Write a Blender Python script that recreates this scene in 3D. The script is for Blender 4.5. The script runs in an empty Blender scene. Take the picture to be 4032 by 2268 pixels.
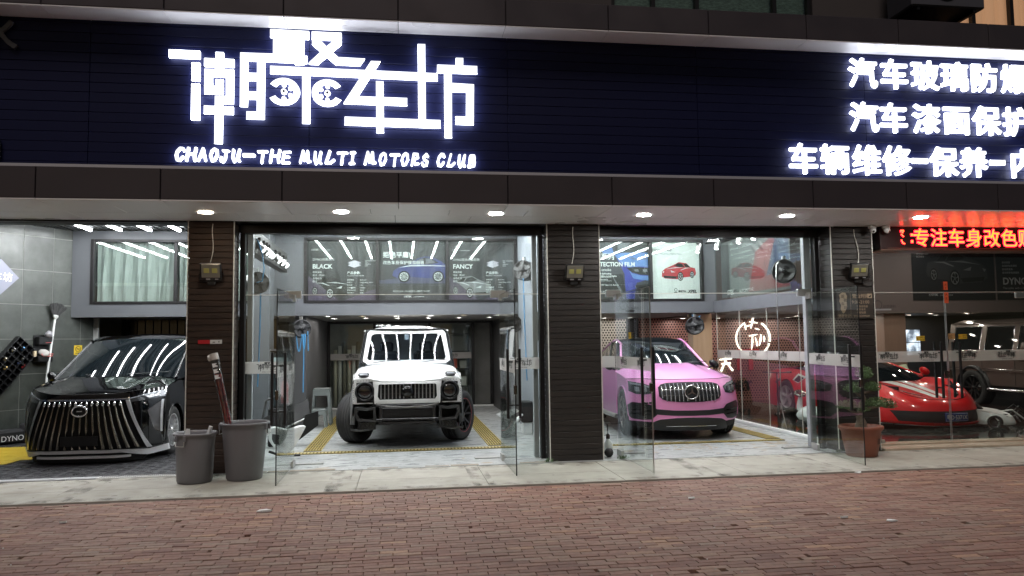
import bpy, math, random
import numpy as np
from mathutils import Vector, Matrix
S = bpy.context.scene
COL = S.collection
rnd = random.Random(7)

# ------------------------------------------------------------ camera
YAW, PITCH, ROLL = math.radians(8.2), math.radians(4.0), math.radians(0.75)
cd = bpy.data.cameras.new('camera')
cd.sensor_width = 36.0
cd.lens = 36.0 * 3028 / 4032
cd.clip_end = 400
cam = bpy.data.objects.new('camera', cd)
COL.objects.link(cam)
fw = Vector((math.sin(YAW) * math.cos(PITCH), math.cos(YAW) * math.cos(PITCH), math.sin(PITCH)))
rt = Vector((math.cos(YAW), -math.sin(YAW), 0))
up = rt.cross(fw)
R_ = rt * math.cos(ROLL) - up * math.sin(ROLL)
U_ = up * math.cos(ROLL) + rt * math.sin(ROLL)
M = Matrix((R_, U_, -fw)).transposed().to_4x4()
M.translation = (0, 0, 1.65)
cam.matrix_world = M
S.camera = cam

# ------------------------------------------------------------ night sky, street light
world = bpy.data.worlds.new('World')
S.world = world
world.use_nodes = True
wn = world.node_tree.nodes
sky = wn.new('ShaderNodeTexSky')
sky.sky_type = 'NISHITA'
sky.sun_disc = False
sky.sun_elevation = math.radians(24.0)
sky.sun_rotation = math.radians(190)
wn['Background'].inputs['Strength'].default_value = 0.006
world.node_tree.links.new(sky.outputs[0], wn['Background'].inputs['Color'])
sd = bpy.data.lights.new('street_light', 'SUN')
sd.energy = 0.62
sd.angle = math.radians(25)
sd.color = (1.0, 0.88, 0.85)
so = bpy.data.objects.new('street_light', sd)
COL.objects.link(so)
so.rotation_euler = (math.radians(32), 0, math.radians(-14))
S.view_settings.view_transform = 'Standard'
S.view_settings.look = 'None'
S.view_settings.exposure = 0.88
S.view_settings.gamma = 1.0
S.cycles.max_bounces = 9
S.cycles.diffuse_bounces = 3
S.cycles.glossy_bounces = 5
S.cycles.transparent_max_bounces = 28
S.cycles.sample_clamp_indirect = 4.0
S.cycles.caustics_reflective = False
S.cycles.caustics_refractive = False


# ------------------------------------------------------------ materials
def nodes(name):
    m = bpy.data.materials.new(name)
    m.use_nodes = True
    return m, m.node_tree.nodes, m.node_tree.links


def mat(name, col, rough=0.5, metal=0.0, coat=0.0, spec=0.5, noise=None, bump=None, rnoise=None, coords='Object', stretch=None):
    """principled with optional colour noise (scale, second colour, contrast), bump (scale, strength) and roughness noise"""
    m, n, l = nodes(name)
    b = n['Principled BSDF']
    b.inputs['Base Color'].default_value = (*col, 1)
    b.inputs['Roughness'].default_value = rough
    b.inputs['Metallic'].default_value = metal
    b.inputs['Coat Weight'].default_value = coat
    b.inputs['Coat Roughness'].default_value = 0.03
    b.inputs['Specular IOR Level'].default_value = spec
    tc = n.new('ShaderNodeTexCoord')
    src = tc.outputs[coords]
    if stretch:
        mp = n.new('ShaderNodeMapping')
        mp.inputs['Scale'].default_value = stretch
        l.new(src, mp.inputs[0])
        src = mp.outputs[0]
    if noise:
        t = n.new('ShaderNodeTexNoise')
        t.inputs['Scale'].default_value = noise[0]
        t.inputs['Detail'].default_value = 6
        t.inputs['Roughness'].default_value = 0.65
        l.new(src, t.inputs['Vector'])
        r = n.new('ShaderNodeValToRGB')
        c = noise[2] if len(noise) > 2 else 0.25
        r.color_ramp.elements[0].position = 0.5 - c
        r.color_ramp.elements[1].position = 0.5 + c
        r.color_ramp.elements[0].color = (*col, 1)
        r.color_ramp.elements[1].color = (*noise[1], 1)
        l.new(t.outputs['Fac'], r.inputs[0])
        l.new(r.outputs[0], b.inputs['Base Color'])
    if rnoise:
        t = n.new('ShaderNodeTexNoise')
        t.inputs['Scale'].default_value = rnoise[0]
        t.inputs['Detail'].default_value = 5
        l.new(src, t.inputs['Vector'])
        mr = n.new('ShaderNodeMapRange')
        mr.inputs['From Min'].default_value = 0.3
        mr.inputs['From Max'].default_value = 0.7
        mr.inputs['To Min'].default_value = rnoise[1]
        mr.inputs['To Max'].default_value = rnoise[2]
        l.new(t.outputs['Fac'], mr.inputs[0])
        l.new(mr.outputs[0], b.inputs['Roughness'])
    if bump:
        t = n.new('ShaderNodeTexNoise')
        t.inputs['Scale'].default_value = bump[0]
        t.inputs['Detail'].default_value = 5
        l.new(src, t.inputs['Vector'])
        bp = n.new('ShaderNodeBump')
        bp.inputs['Strength'].default_value = bump[1]
        bp.inputs['Distance'].default_value = 0.01
        l.new(t.outputs['Fac'], bp.inputs['Height'])
        l.new(bp.outputs[0], b.inputs['Normal'])
    return m


def emis(name, col, strength, base=(0.8, 0.8, 0.8)):
    m, n, l = nodes(name)
    b = n['Principled BSDF']
    b.inputs['Base Color'].default_value = (*base, 1)
    b.inputs['Emission Color'].default_value = (*col, 1)
    b.inputs['Emission Strength'].default_value = strength
    return m


def glass(name, tint=(0.95, 0.98, 0.965), f0=0.04, gain=0.96, dirt=0.0, rough=0.0):
    """flat architectural glass: see-through with an angle dependent mirror reflection"""
    m, n, l = nodes(name)
    n.remove(n['Principled BSDF'])
    tr = n.new('ShaderNodeBsdfTransparent')
    tr.inputs[0].default_value = (*tint, 1)
    gl = n.new('ShaderNodeBsdfGlossy')
    gl.inputs['Roughness'].default_value = rough
    lw = n.new('ShaderNodeLayerWeight')
    lw.inputs[0].default_value = 0.5
    pw = n.new('ShaderNodeMath')
    pw.operation = 'POWER'
    pw.inputs[1].default_value = 5
    l.new(lw.outputs['Facing'], pw.inputs[0])
    ma = n.new('ShaderNodeMath')
    ma.operation = 'MULTIPLY_ADD'
    ma.inputs[1].default_value = gain
    ma.inputs[2].default_value = f0
    l.new(pw.outputs[0], ma.inputs[0])
    mx = n.new('ShaderNodeMixShader')
    l.new(ma.outputs[0], mx.inputs[0])
    l.new(tr.outputs[0], mx.inputs[1])
    l.new(gl.outputs[0], mx.inputs[2])
    out = mx
    if dirt:
        df = n.new('ShaderNodeBsdfDiffuse')
        df.inputs[0].default_value = (0.55, 0.57, 0.58, 1)
        tc = n.new('ShaderNodeTexCoord')
        mp = n.new('ShaderNodeMapping')
        mp.inputs['Scale'].default_value = (5, 5, 0.7)
        l.new(tc.outputs['Object'], mp.inputs[0])
        t = n.new('ShaderNodeTexNoise')
        t.inputs['Scale'].default_value = 3
        t.inputs['Detail'].default_value = 7
        l.new(mp.outputs[0], t.inputs['Vector'])
        mr = n.new('ShaderNodeMapRange')
        mr.inputs['From Min'].default_value = 0.42
        mr.inputs['From Max'].default_value = 0.8
        mr.inputs['To Max'].default_value = dirt
        l.new(t.outputs['Fac'], mr.inputs[0])
        m2 = n.new('ShaderNodeMixShader')
        l.new(mr.outputs[0], m2.inputs[0])
        l.new(mx.outputs[0], m2.inputs[1])
        l.new(df.outputs[0], m2.inputs[2])
        out = m2
    l.new(out.outputs[0], n['Material Output'].inputs[0])
    return m


def frosted(name, col=(0.75, 0.72, 0.70), a=0.6):
    m, n, l = nodes(name)
    b = n['Principled BSDF']
    b.inputs['Base Color'].default_value = (*col, 1)
    b.inputs['Roughness'].default_value = 0.6
    tr = n.new('ShaderNodeBsdfTransparent')
    tl = n.new('ShaderNodeBsdfTranslucent')
    tl.inputs[0].default_value = (*col, 1)
    ad = n.new('ShaderNodeMixShader')
    ad.inputs[0].default_value = 0.45
    l.new(b.outputs[0], ad.inputs[1])
    l.new(tl.outputs[0], ad.inputs[2])
    mx = n.new('ShaderNodeMixShader')
    mx.inputs[0].default_value = a
    l.new(tr.outputs[0], mx.inputs[1])
    l.new(ad.outputs[0], mx.inputs[2])
    l.new(mx.outputs[0], n['Material Output'].inputs[0])
    return m


MT = {}
MT['black'] = mat('black_plastic', (0.008, 0.008, 0.009), 0.35, bump=(60, 0.05))
MT['matte_black'] = mat('matte_black', (0.006, 0.006, 0.007), 0.75)
MT['rubber'] = mat('tyre_rubber', (0.018, 0.018, 0.019), 0.8, noise=(8, (0.035, 0.034, 0.033)), bump=(120, 0.2))
MT['chrome'] = mat('chrome', (0.75, 0.75, 0.76), 0.12, 1.0)
MT['dark_chrome'] = mat('dark_chrome', (0.32, 0.29, 0.26), 0.16, 1.0)
MT['silver'] = mat('silver_plastic', (0.62, 0.62, 0.63), 0.28, 0.7)
MT['steel'] = mat('brushed_steel', (0.55, 0.55, 0.54), 0.32, 1.0)
MT['white_plastic'] = mat('white_plastic', (0.75, 0.76, 0.75), 0.4)
MT['lens'] = mat('headlight_lens', (0.05, 0.055, 0.06), 0.08, 0.3, coat=1.0)
MT['lens_clear'] = mat('headlight_inner', (0.22, 0.23, 0.25), 0.45, 0.5, coat=0.3)
MT['car_glass'] = mat('tinted_car_glass', (0.006, 0.009, 0.011), 0.03, spec=0.75)
MT['red_paint'] = mat('red_paint', (0.72, 0.010, 0.014), 0.3, coat=1.0)
MT['black_paint'] = mat('black_paint', (0.002, 0.002, 0.0025), 0.4, coat=1.0, spec=0.0)
MT['white_paint'] = mat('white_paint', (0.84, 0.85, 0.84), 0.3, coat=0.6, rnoise=(3, 0.2, 0.4))
MT['bronze_paint'] = mat('dark_bronze_paint', (0.13, 0.10, 0.088), 0.34, 0.4, coat=1.0)
MT['pane'] = glass('window_glass', dirt=0.0)
MT['pane_dirty'] = glass('dusty_window_glass', dirt=0.16)
MT['pane_dark'] = glass('tinted_window_glass', tint=(0.55, 0.56, 0.57), f0=0.05)
MT['pane_edge'] = mat('glass_edge', (0.30, 0.40, 0.36), 0.15)
MT['frost'] = frosted('frosted_film')
MT['frame'] = mat('dark_aluminium', (0.022, 0.021, 0.022), 0.42, 0.6)
MT['white_line'] = mat('white_trim', (0.72, 0.70, 0.64), 0.4)
MT['ink'] = mat('black_vinyl', (0.01, 0.01, 0.011), 0.5)
MT['white_print'] = mat('white_print', (0.72, 0.72, 0.72), 0.5)
MT['grey_print'] = mat('grey_print', (0.30, 0.30, 0.31), 0.5)
MT['led_on'] = emis('lamp_white', (0.95, 0.98, 1.0), 31)
MT['sign_on'] = [emis('sign_white', (0.90, 0.93, 1.0), 0.95), emis('sign_back_light', (0.84, 0.89, 1.0), 5.2)]
MT['hose'] = mat('blue_hose', (0.05, 0.22, 0.42), 0.35)


# pearl pink paint
def pearl():
    m, n, l = nodes('pearl_pink_paint')
    b = n['Principled BSDF']
    lw = n.new('ShaderNodeLayerWeight')
    lw.inputs[0].default_value = 0.35
    r = n.new('ShaderNodeValToRGB')
    e = r.color_ramp.elements
    e[0].color = (0.88, 0.31, 0.60, 1)
    e[1].color = (0.84, 0.36, 0.74, 1)
    e[1].position = 0.85
    l.new(lw.outputs['Facing'], r.inputs[0])
    l.new(r.outputs[0], b.inputs['Base Color'])
    b.inputs['Metallic'].default_value = 0.1
    b.inputs['Roughness'].default_value = 0.35
    b.inputs['Coat Weight'].default_value = 1.0
    return m


MT['pink_paint'] = pearl()


# ------------------------------------------------------------ mesh builder
class MB:
    def __init__(s):
        s.v, s.f, s.sm, s.mi, s.m = [], [], [], [], 0

    def add(s, vs, fs, smooth=False):
        n = len(s.v)
        s.v += [tuple(float(c) for c in p) for p in vs]
        for f in fs:
            s.f.append(tuple(i + n for i in f))
            s.sm.append(smooth)
            s.mi.append(s.m)

    def box(s, x0, y0, z0, x1, y1, z1):
        x0, x1 = sorted((x0, x1)); y0, y1 = sorted((y0, y1)); z0, z1 = sorted((z0, z1))
        s.add([(x0, y0, z0), (x1, y0, z0), (x1, y1, z0), (x0, y1, z0), (x0, y0, z1), (x1, y0, z1), (x1, y1, z1), (x0, y1, z1)],
              [(0, 3, 2, 1), (4, 5, 6, 7), (0, 1, 5, 4), (1, 2, 6, 5), (2, 3, 7, 6), (3, 0, 4, 7)])

    def cbox(s, x0, y0, z0, x1, y1, z1, b=0.01, smooth=False):
        """chamfered box"""
        c = [(x0 + x1) / 2, (y0 + y1) / 2, (z0 + z1) / 2]
        h = [abs(x1 - x0) / 2, abs(y1 - y0) / 2, abs(z1 - z0) / 2]
        b = min(b, *[q * 0.95 for q in h])
        vs, idx = [], {}
        for sx in (-1, 1):
            for sy in (-1, 1):
                for sz in (-1, 1):
                    for ax in range(3):
                        d = [sx * (h[0] - b), sy * (h[1] - b), sz * (h[2] - b)]
                        d[ax] = (sx, sy, sz)[ax] * h[ax]
                        idx[(sx, sy, sz, ax)] = len(vs)
                        vs.append([c[i] + d[i] for i in range(3)])
        fs = []
        for ax in range(3):
            o = [i for i in range(3) if i != ax]
            for sg in (-1, 1):
                q = []
                for a, bb in ((-1, -1), (1, -1), (1, 1), (-1, 1)):
                    k = [0, 0, 0]
                    k[ax] = sg; k[o[0]] = a; k[o[1]] = bb
                    q.append(idx[(*k, ax)])
                fs.append(tuple(q if (sg > 0) != (ax == 1) else q[::-1]))
        for ax in range(3):
            o = [i for i in range(3) if i != ax]
            for a in (-1, 1):
                for bb in (-1, 1):
                    k0 = [0, 0, 0]; k0[o[0]] = a; k0[o[1]] = bb
                    k0[ax] = -1; k1 = list(k0); k1[ax] = 1
                    fs.append((idx[(*k0, o[0])], idx[(*k1, o[0])], idx[(*k1, o[1])], idx[(*k0, o[1])]))
        for sx in (-1, 1):
            for sy in (-1, 1):
                for sz in (-1, 1):
                    fs.append(tuple(idx[(sx, sy, sz, a)] for a in range(3)))
        s.add(vs, fs, smooth)

    def tube(s, pts, r, n=8, caps=True, smooth=True):
        pts = [Vector(p) for p in pts]
        rs = r if isinstance(r, (list, tuple)) else [r] * len(pts)
        vs, fs = [], []
        prev = None
        for i, p in enumerate(pts):
            a = pts[max(i - 1, 0)]; b = pts[min(i + 1, len(pts) - 1)]
            t = (b - a).normalized()
            if prev is None:
                u = t.orthogonal().normalized()
            else:
                u = (prev - t * prev.dot(t))
                u = u.normalized() if u.length > 1e-6 else t.orthogonal().normalized()
            prev = u
            w = t.cross(u)
            for k in range(n):
                an = 2 * math.pi * k / n
                vs.append(p + (u * math.cos(an) + w * math.sin(an)) * rs[i])
        for i in range(len(pts) - 1):
            for k in range(n):
                k2 = (k + 1) % n
                fs.append((i * n + k, i * n + k2, (i + 1) * n + k2, (i + 1) * n + k))
        s.add(vs, fs, smooth)
        if caps:
            m = (len(pts) - 1) * n
            s.add([vs[k] for k in range(n)], [tuple(range(n))[::-1]])
            s.add([vs[m + k] for k in range(n)], [tuple(range(n))])

    def lathe(s, prof, o=(0, 0, 0), ax=(0, 0, 1), n=32, smooth=True, sx=1.0, sy=1.0):
        """prof: (radius, along)"""
        ax = Vector(ax).normalized()
        if abs(ax.z) > 0.99:
            u, w = Vector((1, 0, 0)), Vector((0, 1, 0)) * (1 if ax.z > 0 else -1)
        else:
            u = ax.orthogonal().normalized(); w = ax.cross(u)
        o = Vector(o)
        vs, fs = [], []
        for r, t in prof:
            for k in range(n):
                a = 2 * math.pi * k / n
                vs.append(o + ax * t + u * (math.cos(a) * r * sx) + w * (math.sin(a) * r * sy))
        for i in range(len(prof) - 1):
            for k in range(n):
                k2 = (k + 1) % n
                fs.append((i * n + k, i * n + k2, (i + 1) * n + k2, (i + 1) * n + k))
        s.add(vs, fs, smooth)

    def disc(s, c, ax, r, n=24):
        ax = Vector(ax).normalized(); u = ax.orthogonal().normalized(); w = ax.cross(u); c = Vector(c)
        s.add([c + (u * math.cos(2 * math.pi * k / n) + w * math.sin(2 * math.pi * k / n)) * r for k in range(n)], [tuple(range(n))])

    def prism(s, poly, o=(0, 0, 0), u=(1, 0, 0), v=(0, 0, 1), w=(0, 0.02, 0)):
        o, u, v, w = Vector(o), Vector(u), Vector(v), Vector(w)
        n = len(poly)
        a = [o + u * p[0] + v * p[1] for p in poly]
        b = [p + w for p in a]
        s.add(a + b, [tuple(range(n)), tuple(range(2 * n - 1, n - 1, -1))] + [(i, i + n, (i + 1) % n + n, (i + 1) % n) for i in range(n)])

    def poly(s, poly, o=(0, 0, 0), u=(1, 0, 0), v=(0, 0, 1)):
        o, u, v = Vector(o), Vector(u), Vector(v)
        s.add([o + u * p[0] + v * p[1] for p in poly], [tuple(range(len(poly)))])

    def grid(s, rows, smooth=True):
        n = len(rows[0])
        vs = [p for r in rows for p in r]
        fs = [(i * n + j, i * n + j + 1, (i + 1) * n + j + 1, (i + 1) * n + j) for i in range(len(rows) - 1) for j in range(n - 1)]
        s.add(vs, fs, smooth)

    def text(s, body, o, size=1.0, u=(1, 0, 0), v=(0, 0, 1), depth=0.0, bold=0.0, align='LEFT', shear=0.0, sx=1.0):
        if bold and any(ord(c) > 0x2e80 for c in body):      # embolden by overlapping shifted copies
            for k, (dx, dz) in enumerate(((0, 0), (bold, 0), (-bold, 0), (0, bold), (0, -bold), (bold * .7, bold * .7), (-bold * .7, bold * .7), (bold * .7, -bold * .7), (-bold * .7, -bold * .7))):
                s.text(body, Vector(o) + Vector(u) * dx + Vector(v) * dz + Vector(u).cross(Vector(v)) * (k * .00012), size, u, v, depth, 0.0, align, shear, sx)
            return
        vs, fs = text_geo(body, size, depth, bold, align, shear)
        o, u, v = Vector(o), Vector(u).normalized(), Vector(v).normalized()
        w = u.cross(v)
        s.add([o + u * (p[0] * sx) + v * p[1] + w * p[2] for p in vs], fs)

    def lit_front(s):
        """letter faces turned to the street use slot 0, returns and back the stronger back light"""
        y = min(v[1] for v in s.v)
        s.mi = [0 if all(s.v[i][1] < y + .017 for i in f) else 1 for f in s.f]
        return s

    def build(s, name, m, parent=None, loc=None, rot=None):
        me = bpy.data.meshes.new(name)
        me.from_pydata(s.v, [], s.f)
        ms = m if isinstance(m, (list, tuple)) else [m]
        for q in ms:
            me.materials.append(q)
        me.polygons.foreach_set('use_smooth', s.sm)
        if len(ms) > 1:
            me.polygons.foreach_set('material_index', s.mi)
        me.update()
        o = bpy.data.objects.new(name, me)
        COL.objects.link(o)
        if parent is not None:
            o.parent = parent
        if loc is not None:
            o.location = loc
        if rot is not None:
            o.rotation_euler = rot
        return o


_tc = {}


def text_geo(body, size, depth, bold, align, shear):
    k = (body, size, depth, bold, align, shear)
    if k not in _tc:
        c = bpy.data.curves.new('lettering', 'FONT')
        c.body = body; c.size = size; c.extrude = depth / 2; c.offset = bold; c.align_x = align; c.shear = shear
        c.resolution_u = 3
        o = bpy.data.objects.new('lettering', c)
        COL.objects.link(o)
        dg = bpy.context.evaluated_depsgraph_get()
        me = bpy.data.meshes.new_from_object(o.evaluated_get(dg))
        _tc[k] = ([tuple(v.co) for v in me.vertices], [tuple(p.vertices) for p in me.polygons])
        bpy.data.objects.remove(o); bpy.data.curves.remove(c); bpy.data.meshes.remove(me)
    return _tc[k]


def tag(o, label=None, cat=None, group=None, kind=None):
    if label: o['label'] = label
    if cat: o['category'] = cat
    if group: o['group'] = group
    if kind: o['kind'] = kind
    return o


def thing(name, label, cat, loc=(0, 0, 0), rz=0.0, group=None, parent=None):
    o = bpy.data.objects.new(name, None)
    COL.objects.link(o)
    o.location = loc
    o.rotation_euler = (0, 0, rz)
    o.empty_display_size = 0.2
    if parent is not None:
        o.parent = parent
    return tag(o, label, cat, group)


def part_empty(name, parent, loc=(0, 0, 0), rot=(0, 0, 0)):
    o = bpy.data.objects.new(name, None)
    COL.objects.link(o)
    o.parent = parent; o.location = loc; o.rotation_euler = rot
    return o


def one_box(name, m, parent, *b, bev=0.0):
    q = MB()
    if bev: q.cbox(*b, b=bev)
    else: q.box(*b)
    return q.build(name, m, parent)


def dup(root, loc=None, rz=None, label=None):
    r = root.copy(); COL.objects.link(r)
    if loc is not None: r.location = loc
    if rz is not None: r.rotation_euler[2] = rz
    if label: r['label'] = label
    for ch in list(root.children):
        c = ch.copy(); COL.objects.link(c); c.parent = r
        for g in list(ch.children):
            d = g.copy(); COL.objects.link(d); d.parent = c
    return r


LOGO = [[(-2.709,5.145),(-2.359,5.142),(-2.358,5.051),(-2.707,5.052)],[(-2.451,4.997),(-2.358,4.997),(-2.357,4.782),(-2.448,4.781)],[(-2.449,4.743),(-2.358,4.743),(-2.354,4.31),(-2.448,4.31)],[(-2.181,5.135),(-2.092,5.135),(-2.091,4.931),(-2.182,4.931)],[(-2.308,5.056),(-1.97,5.055),(-1.97,4.963),(-2.308,4.962)],[(-2.306,4.929),(-1.974,4.929),(-1.973,4.842),(-2.305,4.834)],[(-2.306,4.929),(-2.217,4.929),(-2.213,4.63),(-2.303,4.629)],[(-2.062,4.932),(-1.974,4.929),(-1.972,4.514),(-2.058,4.514)],[(-2.305,4.724),(-2.091,4.728),(-2.091,4.632),(-2.303,4.629)],[(-2.18,4.805),(-2.092,4.804),(-2.089,4.632),(-2.178,4.631)],[(-2.18,4.605),(-1.972,4.609),(-1.972,4.514),(-2.182,4.513)],[(-2.182,4.605),(-2.091,4.608),(-2.093,4.033),(-2.181,4.034)],[(-2.305,4.484),(-1.972,4.479),(-1.971,4.388),(-2.306,4.389)],[(-1.899,5.142),(-1.808,5.142),(-1.811,4.488),(-1.897,4.489)],[(-1.899,5.142),(-1.516,5.143),(-1.515,5.05),(-1.898,5.046)],[(-1.704,5.139),(-1.615,5.139),(-1.615,4.339),(-1.703,4.34)],[(-1.809,4.899),(-1.7,4.899),(-1.699,4.811),(-1.808,4.809)],[(-1.81,4.671),(-1.698,4.672),(-1.704,4.58),(-1.809,4.58)],[(-1.82,4.427),(-1.623,4.429),(-1.615,4.339),(-1.82,4.339)],[(-1.556,5.444),(-1.103,5.439),(-1.102,5.341),(-1.555,5.347)],[(-1.52,5.349),(-1.418,5.347),(-1.415,5.044),(-1.52,5.046)],[(-1.26,5.343),(-1.157,5.341),(-1.159,5.024),(-1.263,5.024)],[(-1.42,5.333),(-1.254,5.331),(-1.256,5.249),(-1.42,5.249)],[(-1.419,5.235),(-1.256,5.236),(-1.256,5.15),(-1.419,5.15)],[(-1.622,5.128),(-1.122,5.132),(-1.122,5.041),(-1.621,5.047)],[(-1.068,5.435),(-0.716,5.435),(-0.716,5.343),(-1.068,5.34)],[(-1.068,5.435),(-0.97,5.435),(-0.97,5.338),(-0.891,5.256),(-0.961,5.191),(-1.062,5.278)],[(-0.716,5.435),(-0.83,5.433),(-0.829,5.315),(-0.893,5.256),(-1.1,5.048),(-1.099,5.034),(-0.991,5.033),(-0.823,5.196),(-0.715,5.293)],[(-0.961,5.191),(-0.891,5.256),(-0.753,5.13),(-0.436,5.124),(-0.493,5.038),(-0.783,5.037)],[(-1.552,4.991),(0.451,4.973),(0.451,4.882),(-1.551,4.9)],[(-1.178,4.935),(-1.085,4.934),(-1.084,4.302),(-1.174,4.302)],[(-0.36,5.097),(-0.249,5.097),(-0.518,4.649),(-0.686,4.568)],[(-0.686,4.568),(-0.51,4.653),(0.077,4.649),(0.076,4.557),(-0.686,4.558)],[(-0.301,4.847),(-0.211,4.847),(-0.206,4.211),(-0.296,4.211)],[(-0.675,4.395),(0.482,4.385),(0.482,4.288),(-0.675,4.296)],[(0.207,5.333),(0.3,5.335),(0.304,4.348),(0.214,4.346)],[(0.679,5.177),(0.769,5.178),(0.768,5.064),(0.676,5.064)],[(0.448,5.082),(0.942,5.082),(0.942,4.987),(0.446,4.987)],[(0.533,5.007),(0.626,5.007),(0.622,4.171),(0.533,4.171)],[(0.622,4.857),(0.9,4.848),(0.899,4.752),(0.621,4.754)],[(0.807,4.845),(0.9,4.848),(0.892,4.339),(0.8,4.34)],[(0.669,4.438),(0.893,4.438),(0.892,4.339),(0.669,4.341)]]
LX0, LZ0 = -0.88, 4.75      # logo centre on the fascia


def logo_polys():
    """stroke polygons of the shop emblem, centred, metres at sign size"""
    out = [[(x - LX0, z - LZ0) for x, z in p] for p in LOGO]
    for cx, sgn in ((-1.39, 1), (-0.879, -1)):
        cz = 4.682
        ring = []
        a0, a1 = math.radians(146), math.radians(-150)
        for i in range(25):
            a = a0 + (a1 - a0) * i / 24
            ring.append((cx + sgn * 0.185 * math.cos(a), cz + 0.165 * math.sin(a)))
        for i in range(25):
            a = a1 + (a0 - a1) * i / 24
            ring.append((cx + sgn * 0.112 * math.cos(a), cz + 0.106 * math.sin(a)))
        out.append([(x - LX0, z - LZ0) for x, z in ring])
        for i in range(4):
            a = math.radians(90 - i * 60)
            bx, bz = cx + sgn * 0.087 * math.cos(a), cz + 0.083 * math.sin(a)
            out.append([(bx - LX0 + 0.026 * math.cos(t * math.pi / 5), bz - LZ0 + 0.023 * math.sin(t * math.pi / 5)) for t in range(10)])
        out.append([(cx - LX0 + (0.034) * math.cos(t * math.pi / 8), cz - LZ0 + 0.034 * math.sin(t * math.pi / 8)) for t in range(16)])
    return out


def small_logo(mb, o, width, u=(1, 0, 0), v=(0, 0, 1), w=(0, -0.0015, 0)):
    k = width / 3.65
    o = Vector(o) + Vector(v) * 0.012
    for p in logo_polys():
        mb.prism([(x * k, z * k) for x, z in p], o, u, v, w)
    w_ = Vector(w).normalized() * 0.0015
    mb.text('Chao ju che fang', o - Vector(v) * (width * 0.245) + w_, width * 0.085, u, v, 0.0, 0.0, 'CENTER', 0.3)


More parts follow.
